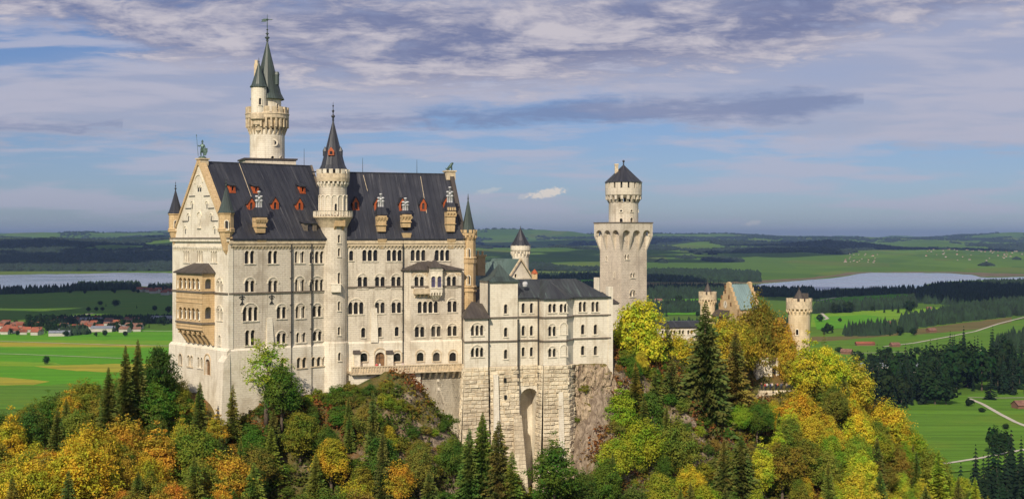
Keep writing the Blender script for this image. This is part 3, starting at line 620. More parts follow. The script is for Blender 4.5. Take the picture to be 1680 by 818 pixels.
# corner turrets
def corner_turret(px, Y, r, yc, yt, ytip, ybody, ybot, foot, cren=False, n=8):
    c = at(px, 0, Y); Z = lambda y: (HY - y) / F * Y; mb = MB(); wins = [(px + .5, ybody - 21, ybody - 8, .7)]
    mb.lathe(c, [(r, Z(ybody)), (r, Z(yc))], n); mb.lathe(c, [(r, Z(yc)), (r * 1.12, Z(yc) + .05), (r * 1.12, Z(yc) - .25), (r, Z(yc) - .4)], n)
    for y in (ybody, ybody - 3): mb.lathe(c, [(r, Z(y) - .2), (r * 1.14, Z(y) - .12), (r * 1.14, Z(y) + .12), (r, Z(y) + .2)], n)
    if foot: mb.lathe(c, [(.15, Z(ybot)), (r * .45, Z(ybot) + .8), (r * .95, Z(ybody) - .3), (r, Z(ybody))], n)
    else:
        mb.lathe(c, [(r, Z(ybot)), (r, Z(ybody))], n)
        for y in (423, 430, 470, 477): mb.lathe(c, [(r, Z(y) - .25), (r * 1.15, Z(y) - .12), (r * 1.15, Z(y) + .12), (r, Z(y) + .25)], n)
    if cren: mb.corbels(c, r, r * 1.2, Z(yc) - 1.2, Z(yc) - .3, 14); mb.lathe(c, [(r, Z(yc) - .3), (r * 1.2, Z(yc) - .3), (r * 1.2, Z(yc) + .2), (r * .8, Z(yc) + .2)], n); mb.crenel(c, r * 1.2, Z(yc) + .2, Z(yc) + .9, 10, .3)
    t = mb.build('corner_turret', M['sand'], PAL)
    fr = Fr((c.x - 2, c.y - r * .93), 0)
    for y in ([ybody - 10] if foot else [415, 459]):
        wm = MB(); u, z = fr.px(px + .8, y + 7); zz = fr.z(px, y - 7); h = arch_hole(u, z, zz, .6)
        wm.facade(fr, h, (), .02 - .06); wm.build('window', M['glass'], t)
        wm = MB(); wm.arch_ring(fr, u, zz - .3, .31, .16, -.14, .2, 0, 7); wm.box(fr, u - .45, u - .31, -.13, .2, z, zz - .3); wm.box(fr, u + .31, u + .45, -.13, .2, z, zz - .3); wm.box(fr, u - .5, u + .5, -.16, .2, z - .18, z); wm.build('window_frame', M['white'], t)
    rb = MB(); cone_roof(rb, c, r * (1.0 if cren else 1.12), Z(yc) + (.25 if cren else 0), Z(yt), n); rb.finial(c, Z(yt) - .25, Z(ytip), .13); rb.build('turret_roof', M['copper'] if px > 300 else M['slate'], t)
corner_turret(371, 250.6, 1.42, 349, 306, 291, 379, 417, True)
corner_turret(288, 267.6, 1.35, 350, 311, 297, 379, 405, True)
corner_turret(768, 275.5, 1.55, 384, 326, 317, 430, 507, False, True)
# ridge pedestals of the two ridge figures
mb = MB(); mb.box(G, 10.85, 12.45, -.25, 1.5, 14.2, 15.35); mb.box(G, 10.65, 12.65, -.45, 1.7, 15.35, 15.6); mb.build('gable_pedestal', M['trim'], PAL)
mb = MB(); mb.box(EW, EL - 1.3, EL + .7, 8.0, 10.0, 12.4, 14.1); mb.box(EW, EL - 1.5, EL + .9, 7.8, 10.2, 14.1, 14.4); mb.build('gable_pedestal', M['trim'], PAL); mb = MB()
for s in (-1, 1):
    a = [EW.P(u, 9 + s * 9.5, .1) for u in (EL - .5, EL + .4)] + [EW.P(u, 9 + s * 8.7, .1) for u in (EL + .4, EL - .5)]; b = [EW.P(u, 9 + s * .2, 14.4) for u in (EL - .5, EL + .4)] + [EW.P(u, 9, 13.3) for u in (EL + .4, EL - .5)]; mb.hexa(a + b)
mb.build('gable_coping', M['slate_b'], PAL)
# terrace along the east half
mb = MB(); ta, tb = EW.u(577, -3.6), EW.u(757, -3.2); zr = EW.z(650, 599, -3.4)
mb.box(EW, ta, tb, -3.4, .1, zr - 1.55, zr - 1.15); mb.box(EW, ta, tb, -3.55, -3.2, zr - .18, zr); mb.box(EW, ta, tb, -3.36, -3.3, zr - 1.15, zr - .18)
k = ta
while k < tb: mb.box(EW, k, k + .22, -3.5, -3.22, zr - 1.15, zr - .18); k += .55
mb.box(EW, ta, tb, -3.6, -3.3, zr - 1.6, zr - 1.3)
mb.build('terrace_balustrade', M['trim'], PAL)
mb = MB(); um = EW.u(690, -2.6); mb.facade(EW, rect(ta, um, -46, zr - 1.56), [arch_hole(EW.u(605, -2.6), EW.z(605, 617, -2.6), EW.z(605, 608, -2.6), .9, 6, True)], -2.6, .5)
mb.facade(EW, rect(um, tb + 1, -46, zr - 1.56), [arch_hole(EW.u(717, -1.2), EW.z(717, 625, -1.2), EW.z(717, 621, -1.2), .5, 6, True), arch_hole(EW.u(718, -1.2), EW.z(718, 639, -1.2), EW.z(718, 634, -1.2), .4, 6, True)], -1.9, .5, 1)
mb.face([EW.P(um, -2.6, -46), EW.P(um, -1.9, -46), EW.P(um, -1.9, zr - 1.5), EW.P(um, -2.6, zr - 1.5)])
q = um + .5
while q < tb - .3:
    mb.hexa([EW.P(q + a, b, zr - 3.0) for a, b in ((0, -2.1), (.4, -2.1), (.4, -1.85), (0, -1.85))] + [EW.P(q + a, b, zr - 1.58) for a, b in ((0, -3.35), (.4, -3.35), (.4, -1.85), (0, -1.85))], 2); q += 1.25
mb.build('terrace_wall', [M['lime_w'], M['lime'], M['white']], PAL)
for px in (585.5, 639.5):
    mb = MB(); q = EW.u(px, -.8); z1, z0 = EW.z(px, 580, -.8), zr - 1.2; mb.box(EW, q - .6, q + .6, -1.3, -.28, z0, z1)
    pbm = mb.build('pier', M['white'], PAL); mb = MB(); mb.hexa([EW.P(q + a, b, z1) for a, b in ((-.75, -1.5), (.75, -1.5), (.75, -.2), (-.75, -.2))] + [EW.P(q + a, b, z1 + .7) for a, b in ((-.7, -.5), (.7, -.5), (.7, -.2), (-.7, -.2))]); mb.build('pier_cap', M['slate_b'], pbm)

# ------------------------------------------------------------------ round stair tower at the bend
c = EW.P(-.1, .8, 0); c = Vector((c.x, c.y)); ST_ = empty('stair_tower', (c.x, c.y, -40), 'slim round stair tower with balcony and dark spire, standing against the palace front', 'tower')
Z = lambda y: (HY - y) / F * 265.0
mb = MB(); px = 549
tower_wall(ST_, mb, c, 2.78, Z(563), Z(372), 28, [(557, 385, 398, .5), (557, 407, 420, .5), (557, 447, 465, .6), (557, 494, 509, .5), (557, 536, 549, .5)])
tower_wall(ST_, mb, c, 3.0, -46, Z(563), 28, [(558, 578, 591, .55)], 1)
mb.lathe(c, [(2.98, Z(565)), (3.0, Z(562)), (2.79, Z(559))], 28, 1)
mb.lathe(c, [(2.79, Z(373)), (3.2, Z(366)), (3.7, Z(358)), (3.9, Z(357)), (3.9, Z(355)), (2.7, Z(355))], 28, 2, True)
tower_wall(ST_, mb, c, 2.7, Z(355), Z(300), 28, [(553, 334, 346, .5)])
mb.corbels(c, 2.68, 3.15, Z(307), Z(298), 22, .4, 1); mb.lathe(c, [(2.7, Z(298)), (3.2, Z(298)), (3.3, Z(292)), (3.3, Z(285)), (2.9, Z(285)), (2.8, Z(287))], 28, 2); mb.crenel(c, 3.3, Z(285), Z(278), 16, .4, .6, 1)
for i in range(14):
    a = 2 * math.pi * (i + .5) / 14; mb.tube((c.x + 2.78 * math.cos(a), c.y + 2.78 * math.sin(a), Z(354)), (c.x + 2.78 * math.cos(a), c.y + 2.78 * math.sin(a), Z(325)), .13, .13, 6, 1)
    p = Vector((c.x + 2.72 * math.cos(a), c.y + 2.72 * math.sin(a))); b = 2 * math.pi * (i + 1.5) / 14; p2 = Vector((c.x + 2.72 * math.cos(b), c.y + 2.72 * math.sin(b))); d = p2 - p; fr = Fr(p, math.degrees(math.atan2(d.y, d.x)))
    mb.arch_ring(fr, d.length / 2, Z(325), d.length / 2 - .12, .18, -.16, .1, 1, 8)
t_ = mb.build('tower_wall', [M['lime'], M['lime_w'], M['trim']], ST_)
mb = MB(); mb.lathe(c, [(3.85, Z(346) - .12), (3.95, Z(346)), (3.7, Z(346)), (3.7, Z(346) - .12)], 28)
for i in range(40): a = 2 * math.pi * i / 40; mb.tube((c.x + 3.8 * math.cos(a), c.y + 3.8 * math.sin(a), Z(355)), (c.x + 3.8 * math.cos(a), c.y + 3.8 * math.sin(a), Z(346) - .1), .12, .12, 5)
mb.build('balcony_balustrade', M['white'], ST_)
fr = Fr((c.x + .2, c.y - 2.6), 28); mb = MB(); mb.box(fr, .2, 2.3, -1.0, .8, Z(371), Z(354.5))
for q in (.2, 1.85): mb.hexa([fr.P(q + a, b, Z(382)) for a, b in ((.05, .3), (.4, .3), (.4, .8), (.05, .8))] + [fr.P(q + a, b, Z(370.9)) for a, b in ((0, -.95), (.45, -.95), (.45, .8), (0, .8))])
mb.build('bracketed_oriel', M['sand'], ST_)
fr = Fr((c.x + .9, c.y - 2.95), 10); mb = MB(); mb.box(fr, -.9, 1.0, -.35, .6, Z(478), Z(466)); mb.box(fr, -1.0, 1.1, -.42, .6, Z(466.1), Z(464.5)); mb.build('window_sill_block', M['lime_w'], ST_)
mb = MB(); cone_roof(mb, c, 2.75, Z(279), Z(196), 12); mb.finial(c, Z(198), Z(167), .22)
for s in (-1, 1): d = (c.x + s * 1.55, c.y - .5); mb.lathe(d, [(.42, Z(256)), (.42, Z(248)), (.5, Z(248)), (.03, Z(240))], 6)
RF = mb.build('spire_roof', M['slate'], ST_)
fr = Fr((c.x - .15, c.y - 1.75), 4); mb = MB(); z0, z1 = Z(255.5), Z(246); mb.hexa([fr.P(a, b, zz) for zz in (z0, z1 - .3) for a, b in ((-.6, -.35), (.6, -.35), (.6, 1.2), (-.6, 1.2))]); mb.hexa([fr.P(a, b, z1 - .3) for a, b in ((-.6, -.35), (.6, -.35), (.6, 1.2), (-.6, 1.2))] + [fr.P(a, b, z1 + .45) for a, b in ((-.05, -.35), (.05, -.35), (.05, 1.2), (-.05, 1.2))]); mb.box(fr, -.25, .25, -.37, -.3, z0 + .2, z1 - .35, 1); mb.build('spire_dormer', [M['red'], M['glass']], RF)

# ------------------------------------------------------------------ tall round tower behind the palace
Y = 285.0; c = at(438.5, 0, Y).xy; Z = lambda y: (HY - y) / F * Y; q = Y / F
NT_ = empty('round_tower', (c.x, c.y, -30), 'tallest tower, round and pale, rising behind the palace roof with green spire and weather vane', 'tower')
mb = MB(); tower_wall(NT_, mb, c, 28.3 * q, -30, Z(214), 32, [(449, 256, 263, .7), (462, 257, 263, .6)])
mb.corbels(c, 28.3 * q, 35 * q, Z(222), Z(196), 26, .34, 2); mb.lathe(c, [(28.3 * q, Z(212)), (29.0 * q, Z(208)), (31 * q, Z(198)), (34.5 * q, Z(196)), (35.2 * q, Z(195)), (35.2 * q, Z(187)), (31 * q, Z(187)), (20 * q, Z(188))], 32, 2)
mb.lathe(c, [(35.2 * q, Z(189.5)), (36 * q, Z(189)), (36 * q, Z(187.5)), (35.2 * q, Z(187))], 32, 2)
mb.crenel(c, 35.2 * q, Z(187), Z(177), 18, .5, .62, 2)
tower_wall(NT_, mb, c, 22.5 * q, Z(189), Z(162), 28, [(456, 170, 178, .5)])
w_ = mb.build('tower_wall', [M['lime_w'], M['white'], M['trim']], NT_)
fr = Fr((c.x, c.y - 28.2 * q), 14); mb = MB(); u, z = fr.px(449.5, 234); 
for i in range(16):
    a, b = 2 * math.pi * i / 16, 2 * math.pi * (i + 1) / 16; pts = [(u + r * math.cos(t), z + r * math.sin(t)) for r, t in ((.5, a), (.85, a), (.85, b), (.5, b))]; mb.hexa([fr.P(x, .0, y) for x, y in pts] + [fr.P(x, .6, y) for x, y in pts])
ow = mb.build('round_window', M['white'], NT_); mb = MB(); mb.face([fr.P(u + .52 * math.cos(2 * math.pi * i / 14), .12, z + .52 * math.sin(2 * math.pi * i / 14)) for i in range(14)]); mb.build('pane', M['glass'], ow)
c2 = Vector((c.x - 9 * q, c.y - 3.3)); mb = MB()
tower_wall(NT_, mb, c2, 12.6 * q, Z(190), Z(146), 18, [(426, 161, 172, .5)]); mb.lathe(c2, [(.1, Z(222)), (.7, Z(216)), (.75, Z(210)), (1.2, Z(207)), (1.25, Z(201)), (1.75, Z(198)), (1.8, Z(190)), (1.63, Z(188))], 18, 1)
tt = mb.build('side_turret', [M['lime_w'], M['trim']], NT_); mb = MB(); cone_roof(mb, c2, 14 * q, Z(146), Z(105), 14); mb.finial(c2, Z(107), Z(98), .12); mb.build('turret_roof', M['copper'], tt)
mb = MB(); cone_roof(mb, c, 26.5 * q, Z(163.5), Z(66), 14); mb.finial(c, Z(68), Z(44), .3)
d = (c.x + 17 * q, c.y - 1.0); mb.lathe(d, [(.5, Z(140)), (.5, Z(124)), (.6, Z(124)), (.4, Z(119))], 6); RF = mb.build('spire_roof', M['copper'], NT_)
mb = MB(); p = Vector((c.x, c.y, 0)); mb.tube(p + Vector((0, 0, Z(46))), p + Vector((0, 0, Z(24))), .1, .05, 5); mb.tube(p + Vector((-1.2, 0, Z(32.5))), p + Vector((1.1, 0, Z(32.5))), .08, .08, 5); mb.tube(p + Vector((0, -.9, Z(32.5))), p + Vector((0, .9, Z(32.5))), .07, .07, 5)
mb.hexa([p + Vector((x, y, z)) for z, xs in ((Z(36), (-1.3, -.2)), (Z(31), (-.8, -.1))) for x, y in ((xs[0], -.06), (xs[1], -.06), (xs[1], .06), (xs[0], .06))]); mb.ball((p.x, p.y, Z(32.5)), .25); mb.build('weather_vane', M['bronze'], RF)
mb = MB(); e = c2 + Vector((-.95, 2.2)); mb.prism([(e.x - .42, e.y - .42), (e.x + .42, e.y - .42), (e.x + .42, e.y + .42), (e.x - .42, e.y + .42)], Z(185), Z(106), 0); mb.prism([(e.x - .3, e.y - .3), (e.x + .3, e.y - .3), (e.x + .3, e.y + .3), (e.x - .3, e.y + .3)], Z(106), Z(100), 0); mb.build('chimney', M['trim'], NT_)
mb = MB(); fr = Fr((c.x, c.y), 20); mb.box(fr, -5.3, 5.3, -4.4, 4.4, -30, Z(264)); mb.box(fr, -5.6, 5.6, -4.7, 4.7, Z(264), Z(261.5), 1); mb.build('base_platform', [M['lime'], M['slate_b']], NT_)
# ------------------------------------------------------------------ lower annex east of the palace
K = Fr(at(803, 0, 266).xy, 20)
ANX = empty('castle_annex', K.P(10, 3, -40), 'lower wing of several fronts on rough stone bases, dark hipped roofs with green streaks', 'castle wing')
zr_ = K.z(803, 601)                                                    # top of the rough bases
mb = MB(); rb = MB(); 
def strings(fr, a, b, v, zz, proud=.2):
    for z in zz: q = MB(); q.box(fr, a - .05, b + .05, v - proud, v + .04, z - .14, z + .16); q.build('string_course', M['dark_trim'], ANX)
zs1, zs2 = K.z(803, 521), K.z(803, 560)
# A: canted turret next to the terrace
AF = Fr(K.P(K.u(762, -1.0), -1.0, 0).xy, 20); LA = -AF.at(0, 0).O.x + 0
LA = K.u(801, -1.0) - K.u(762, -1.0)
ah = window(AF, ANX, 783, 528, 550, 3, 'a', .95) + window(AF, ANX, 783, 565, 585, 3, 'a', .95)
zA = AF.z(780, 521); mb.facade(AF, rect(0, LA, zr_, zA), ah, 0, .4)
a, b = EW.P(EL - .6, -1.0, 0), AF.P(0, 0, 0); AL = Fr(a.xy, math.degrees(math.atan2(b.y - a.y, b.x - a.x))); la = (b - a).length
mb.facade(AL, rect(0, la, zr_, zA), [], 0); rustic(rb, AF, 0, LA, -58, zr_, 0, .05, e0=.05); rustic(rb, AL, 0, la, -58, zr_, 0, .05, e1=.05)
strings(AF, 0, LA, 0, (zs2 + .15,)); strings(AL, 0, la, 0, (zs2 + .15,))
ar = MB(); zt_ = AF.z(785, 503); e = [AL.P(-.3, -.4, zA), AF.P(-.2, -.45, zA), AF.P(LA + .3, -.45, zA), AF.P(LA + .3, 4.5, zt_ + .4), AL.P(0, 3.5, zt_ + .3)]
ap = AF.P(LA * .55, 3.8, zt_ + .9); ar.face([e[0], e[1], ap]); ar.face([e[1], e[2], ap]); ar.face([e[2], e[3], ap]); dn = Vector((0, 0, -.25)); ar.face([e[0] + dn, e[1] + dn, e[1], e[0]]); ar.face([e[1] + dn, e[2] + dn, e[2], e[1]])
ar.build('annex_roof', M['slate_b'], ANX)
# B: square tower front
uB = K.u(849.5); bh = []
for py in (507, 545, 581): bh += window(K, ANX, 829.8, py - 8, py + 7, 1, 's', lw=.75)
zB = K.z(825, 461); mb.facade(K, rect(0, uB, zr_, zB), bh, 0, .4)
mb.face([K.P(uB, 0, zr_), K.P(uB, 6, zr_), K.P(uB, 6, zB), K.P(uB, 0, zB)]); mb.face([K.P(0, 0, zr_), K.P(0, 6, zr_), K.P(0, 6, zB), K.P(0, 0, zB)])
for q in (0, uB): mb.box(K, q - .12, q + .12, -.1, .3, zr_, zs1 - .2) if q else mb.box(K, -.14, .1, -.1, .3, zr_, zs1 - .2)
rustic(rb, K, -.1, uB + .12, -62, zr_, -.25, .055)
for py in (624, 651): q, z = K.px(829.5, py, -1.0); vv = -.25 - .055 * (zr_ - z); rb.box(K, q - .24, q + .24, vv - .46, -.2, z - .42, z + .42, 2)
rb.hexa([K.P(u, v, z) for u, v, z in ((.2, -3.4, -60), (1.6, -3.4, -60), (1.6, 0, -60), (.2, 0, -60), (.5, -1.0, K.z(810, 613)), (1.5, -1.0, K.z(810, 613)), (1.5, 0, K.z(810, 613)), (.5, 0, K.z(810, 613)))], 1)
rb.hexa([K.P(u, v, z) for u, v, z in ((uB - 1.7, -4.6, -60), (uB + 1.6, -4.6, -60), (uB + 1.6, 0, -60), (uB - 1.7, 0, -60), (uB - 1.3, -1.2, K.z(850, 680)), (uB + .35, -1.2, K.z(850, 680)), (uB + .35, 0, K.z(850, 680)), (uB - 1.3, 0, K.z(850, 680)))], 0)
strings(K, 0, uB, 0, (zs1, zs2))
ar = MB(); o = .35; q4 = [K.P(-o, -o, zB), K.P(uB + o, -o, zB), K.P(uB + o, 6, zB), K.P(-o, 6, zB)]; z1 = K.z(824, 433)
ap = [K.P(uB / 2, 2.8, z1)]; mid = [K.P(uB * f, w, zB + .9) for f, w in ((.2, .9), (.8, .9), (.8, 4.6), (.2, 4.6))]
for i in range(4): j = (i + 1) % 4; ar.face([q4[i], q4[j], mid[j], mid[i]]); ar.face([mid[i], mid[j], ap[0]])
dn = Vector((0, 0, -.25)); ar.face([q4[0] + dn, q4[1] + dn, q4[1], q4[0]]); ar.face([q4[1] + dn, q4[2] + dn, q4[2], q4[1]]); ar.build('tower_roof', M['copper'], ANX)
# C: link with the deep arch below
uC = K.u(884, .5); ch = []
for px in (858.5, 872): 
    for y0, y1 in ((497, 513), (534, 550), (569, 584)): ch += window(K, ANX, px, y0, y1, 1, 's', lw=.7, v=.5)
zE = K.z(880, 488); mb.facade(K, rect(uB, uC, zr_, zE), ch, .5, .4); strings(K, uB, uC, .5, (zs1, zs2))
uc0, uc1 = uB + .7, uC - .1; zc = K.z(870, 652, .5); ra = (uc1 - uc0) / 2
rustic(rb, K, uB, uC, zc + ra + .4, zr_, .5, .0)
rb.facade(K, [(uB, -58), (uc0, -58)] + [(uc0 + ra - ra * math.cos(math.pi * i / 10), zc + ra * math.sin(math.pi * i / 10)) for i in range(11)] + [(uc1, -58), (uC, -58), (uC, zc + ra + .45), (uB, zc + ra + .45)], (), .45, 1, 1)
for i in range(10):
    p = [(uc0 + ra - ra * math.cos(math.pi * k / 10), zc + ra * math.sin(math.pi * k / 10)) for k in (i, i + 1)]; rb.face([K.P(p[0][0], .45, p[0][1]), K.P(p[1][0], .45, p[1][1]), K.P(p[1][0], 4.2, p[1][1]), K.P(p[0][0], 4.2, p[0][1])], 1)
for q in (uc0, uc1): rb.face([K.P(q, .45, -58), K.P(q, 4.2, -58), K.P(q, 4.2, zc), K.P(q, .45, zc)], 1)
rb.face([K.P(uB, 4.2, -58), K.P(uC, 4.2, -58), K.P(uC, 4.2, zc + 3), K.P(uB, 4.2, zc + 3)], 1)
# D: polygonal apse
dp = [(K.u(884, .5), .5), (K.u(892, -1.9), -1.9), (K.u(929, -1.9), -1.9), (K.u(940, .6), .6)]
zD = K.z(912, 489, -1.5)
for i in range(3):
    a, b = K.P(*dp[i], 0), K.P(*dp[i + 1], 0); fr = Fr(a.xy, math.degrees(math.atan2(b.y - a.y, b.x - a.x))); L = (b - a).length; h = []
    if i == 1:
        for px in (906, 924.5): h += window(fr, ANX, px, 498, 512, 2, 's', .95, .7)
        for y0, y1 in ((530, 551), (567, 585)): h += window(fr, ANX, 906, y0, y1, 2, 'a', .95, .7)
        for py in (548, 584):
            u, z = fr.px(925, py); nb = MB(); nb.arch_ring(fr, u, z + 1.5, .75, .16, -.12, .05); nb.box(fr, u - .9, u - .75, -.11, .05, z, z + 1.5); nb.box(fr, u + .75, u + .9, -.11, .05, z, z + 1.5); nb.box(fr, u - .95, u + .95, -.14, .05, z - .15, z); nb.build('blind_niche', M['lime_w'], ANX)
    mb.facade(fr, rect(0, L, zr_, zD), h, 0, .4); rustic(rb, fr, -.06, L + .06, -60, zr_, -.15, .04, e0=.025 if i else 0, e1=.025 if i < 2 else 0); strings(fr, 0, L, 0, (zs1 - .1, zs2 - .1))
    if i == 1: rb.hexa([fr.P(u, v, z) for u, v, z in ((L * .55, -2.2, -60), (L * .85, -2.2, -60), (L * .85, 0, -60), (L * .55, 0, -60), (L * .6, -.7, fr.z(915, 642)), (L * .8, -.7, fr.z(915, 642)), (L * .8, 0, fr.z(915, 642)), (L * .6, 0, fr.z(915, 642)))], 1)
# E: right-hand front
vE = .7; uE0, uE1 = K.u(940, vE), K.u(1001.5, vE); eh2 = []
for px in (955.7, 976.5):
    eh2 += window(K, ANX, px, 494.5, 511, 2, 's', .95, .7, vE)
    for y0, y1 in ((532, 548), (567, 582)): eh2 += window(K, ANX, px + .5, y0, y1, 1, 's', lw=.8, v=vE)
mb.facade(K, rect(uE0, uE1, -30, zE), eh2, vE, .4); mb.face([K.P(uE1, vE, -30), K.P(uE1, 10, -30), K.P(uE1, 10, zE), K.P(uE1, vE, zE)])
strings(K, uE0, uE1, vE, (zs1 + .05, zs2 + .05)); mb.box(K, uE1 - .5, uE1 + .5, vE - .12, 2, -30, K.z(1000, 470, vE))
mb.face([K.P(uB, 11, -40), K.P(uE1, 11, -40), K.P(uE1, 11, zE), K.P(uB, 11, zE)])
ar = MB(); zR = K.z(930, 457, 6); o = .4
ar.face([K.P(uB, -.1, zE), K.P(uC + 1, -.1, zE), K.P(uC + 1, 6, zR), K.P(uB, 6, zR)]); ar.face([K.P(uC + 1, vE - o, zE), K.P(uE1 - .5, vE - o, zE), K.P(uE1 - 5.5, 6, zR), K.P(uC + 1, 6, zR)])
ar.face([K.P(uE1 - .5, vE - o, zE), K.P(uE1 - .5, 11, zE), K.P(uE1 - 5.5, 6, zR)]); ar.face([K.P(uB, 6, zR), K.P(uE1 - 5.5, 6, zR), K.P(uE1 - .5, 11.4, zE), K.P(uB, 11.4, zE)])
cen = K.P((dp[1][0] + dp[2][0]) / 2, 1.2, K.z(914, 461)); ex = [K.P(dp[0][0] - .3, dp[0][1] - .1, zD), K.P(dp[1][0] - .2, dp[1][1] - .4, zD), K.P(dp[2][0] + .2, dp[2][1] - .4, zD), K.P(dp[3][0] + .3, dp[3][1] - .1, zD)]
for i in range(3):
    ar.face([ex[i], ex[i + 1], cen]); ar.face([ex[i] + Vector((0, 0, -.28)), ex[i + 1] + Vector((0, 0, -.28)), ex[i + 1], ex[i]])
ar.face([ex[0], cen, K.P((dp[1][0] + dp[2][0]) / 2, 6, zR)]); ar.face([ex[3], cen, K.P((dp[1][0] + dp[2][0]) / 2, 6, zR)])
for a, b in ((uB, uC), (uE0, uE1)): ar.box(K, a, b, (.0 if a == uB else vE - o - .02), vE, zE - .3, zE - .01)
ar.build('roof', M['mixed'], ANX)
mb.build('wall', M['lime_w'], ANX); rb.build('rusticated_base', [M['rust'], M['lime_w'], M['glass']], ANX)
for px, ya, yb, v in ((801.5, 460, 690, -.4), (849.8, 523, 700, -.5), (883, 489, 640, -.2)):
    q = MB(); u = K.u(px, v); q.tube(K.P(u, v, K.z(px, yb)), K.P(u, v, K.z(px, ya)), .14); q.build('drainpipe', M['iron'], ANX)
d = MB(); u, v = K.u(866), 1.2; p = K.P(u, 1.6, K.z(866, 470)); d.lathe(p, [(.05, p.z - .1), (.45, p.z), (.55, p.z + .5), (.45, p.z + .9), (.05, p.z + 1)], 10); d.build('satellite_dish', M['zinc'], ANX)
# ------------------------------------------------------------------ rear buildings round the courtyard
def zz(y, Y): return (HY - y) / F * Y
RH = Fr(at(834, 0, 303).xy, 33); KH = empty('rear_hall', RH.P(3, 5, -30), 'hall behind the annex with green copper saddle roof and a small stone gable', 'building')
wid = RH.u(873); zg, za = zz(459, 303), zz(427, 303); mb = MB(); h = window(RH, KH, 846, 449, 457, 1, 's', lw=.6)
mb.facade(RH, [(0, -30), (wid, -30), (wid, zg), (wid / 2, za), (0, zg)], h, 0, .3)
for q in (0, wid): mb.face([RH.P(q, 0, -30), RH.P(q, 12, -30), RH.P(q, 12, zg), RH.P(q, 0, zg)])
frieze(mb, RH, .3, wid - .3, zg + .2, 0, .6, 0, .15); mb.build('wall', M['lime_w'], KH)
mb = MB()
for s in (-1, 1):
    a = [RH.P(wid / 2 + s * (wid / 2 + .4), v, zg - .4) for v in (-.15, 12)] + [RH.P(wid / 2, v, za + .12) for v in (12, -.15)]; mb.hexa(a + [p + Vector((0, 0, .2)) for p in a])
mb.build('roof', M['copper_m'], KH)
mb = MB()
for s in (-1, 1):
    a = [RH.P(wid / 2 + s * (wid / 2 + .5), v, zg - .4) for v in (-.4, .1)] + [RH.P(wid / 2, v, za + .1) for v in (.1, -.4)]; mb.hexa(a + [p + Vector((0, 0, .45)) for p in a])
mb.build('gable_coping', M['trim'], KH)
Q = Fr(at(786, 0, 288).xy, 20); GH2 = empty('green_roofed_link', Q.P(4, 3, -30), 'low link building with green hipped copper roof between palace and rear hall', 'building'); mb = MB(); L = Q.u(838)
mb.box(Q, 0, L, 0, 7, -35, zz(471, 288)); mb.build('wall', M['sand'], GH2); mb = MB(); e = [Q.P(-.4, -.4, zz(470, 288)), Q.P(L + .4, -.4, zz(470, 288)), Q.P(L + .4, 7.4, zz(470, 288)), Q.P(-.4, 7.4, zz(470, 288))]; a, b = Q.P(2.2, 3.5, zz(431, 290)), Q.P(L - 1, 3.5, zz(427, 290))
mb.face([e[0], e[1], b, a]); mb.face([e[1], e[2], b]); mb.face([e[2], e[3], a, b]); mb.face([e[3], e[0], a]); mb.build('roof', M['copper_m'], GH2)
mb = MB(); cq = at(790, 0, 283); fr = Fr(cq.xy, 20); mb.box(fr, -.85, .85, 0, 1.6, zz(452, 283), zz(421, 283)); mb.box(fr, -1.05, 1.05, -.2, 1.8, zz(421, 283), zz(418, 283)); mb.box(fr, -.95, .95, -.1, 1.7, zz(433, 283), zz(431, 283))
for s in (-.5, .5): mb.lathe(fr.P(s, .8, 0), [(.25, zz(418, 283)), (.2, zz(414, 283)), (.3, zz(413, 283)), (.1, zz(411, 283))], 8)
mb.build('chimney', M['sand'], GH2)
mb = MB(); cq = at(877, 0, 300); mb.prism([(cq.x + a, cq.y + b) for a, b in ((-.6, -.6), (.6, -.6), (.6, .6), (-.6, .6))], -25, zz(449, 300)); mb.lathe(cq, [(.8, zz(449, 300)), (.6, zz(446, 300)), (.05, zz(441, 300))], 8, 1); mb.build('small_turret', [M['sand'], M['red']], KH)
# lower dark roofs between palace and annex
mb = MB(); fr = Fr(EW.P(EL + .5, .5, 0).xy, 20); L = K.u(803) + 0; mb.box(fr, 0, 5.5, 0, 6, -40, zz(500, 276)); mb.hexa([fr.P(u, v, zz(500, 276)) for u, v in ((-.2, -.3), (5.6, -.3), (5.6, 6), (-.2, 6))] + [fr.P(u, v, zz(476, 276)) for u, v in ((.4, 4), (5.4, 4), (5.4, 6), (.4, 6))], 1); mb.build('annex_link', [M['sand'], M['slate_b']], ANX)
# small round tower
Y = 320.0; c = at(854, 0, Y).xy; Z = lambda y: zz(y, Y); SR = empty('small_round_tower', (c.x, c.y, -35), 'small round courtyard tower with overhanging crown and dark conical cap behind green roofs', 'tower'); mb = MB()
r = 13.6 * Y / F; tower_wall(SR, mb, c, r, -35, Z(415), 22, [(858, 432, 439, .4)]); mb.corbels(c, r, 16.3 * Y / F, Z(421), Z(412), 16, .34); mb.lathe(c, [(r, Z(414)), (15.5 * Y / F, Z(411)), (16.3 * Y / F, Z(410)), (16.3 * Y / F, Z(402)), (r, Z(402))], 22)
mb.build('tower_wall', M['lime_w'], SR); mb = MB(); mb.lathe(c, [(2.0, Z(403)), (16.8 * Y / F, Z(402.5)), (11 * Y / F, Z(394)), (.05, Z(374))], 14); mb.finial(c, Z(376), Z(370), .12); mb.build('conical_roof', M['slate'], SR)
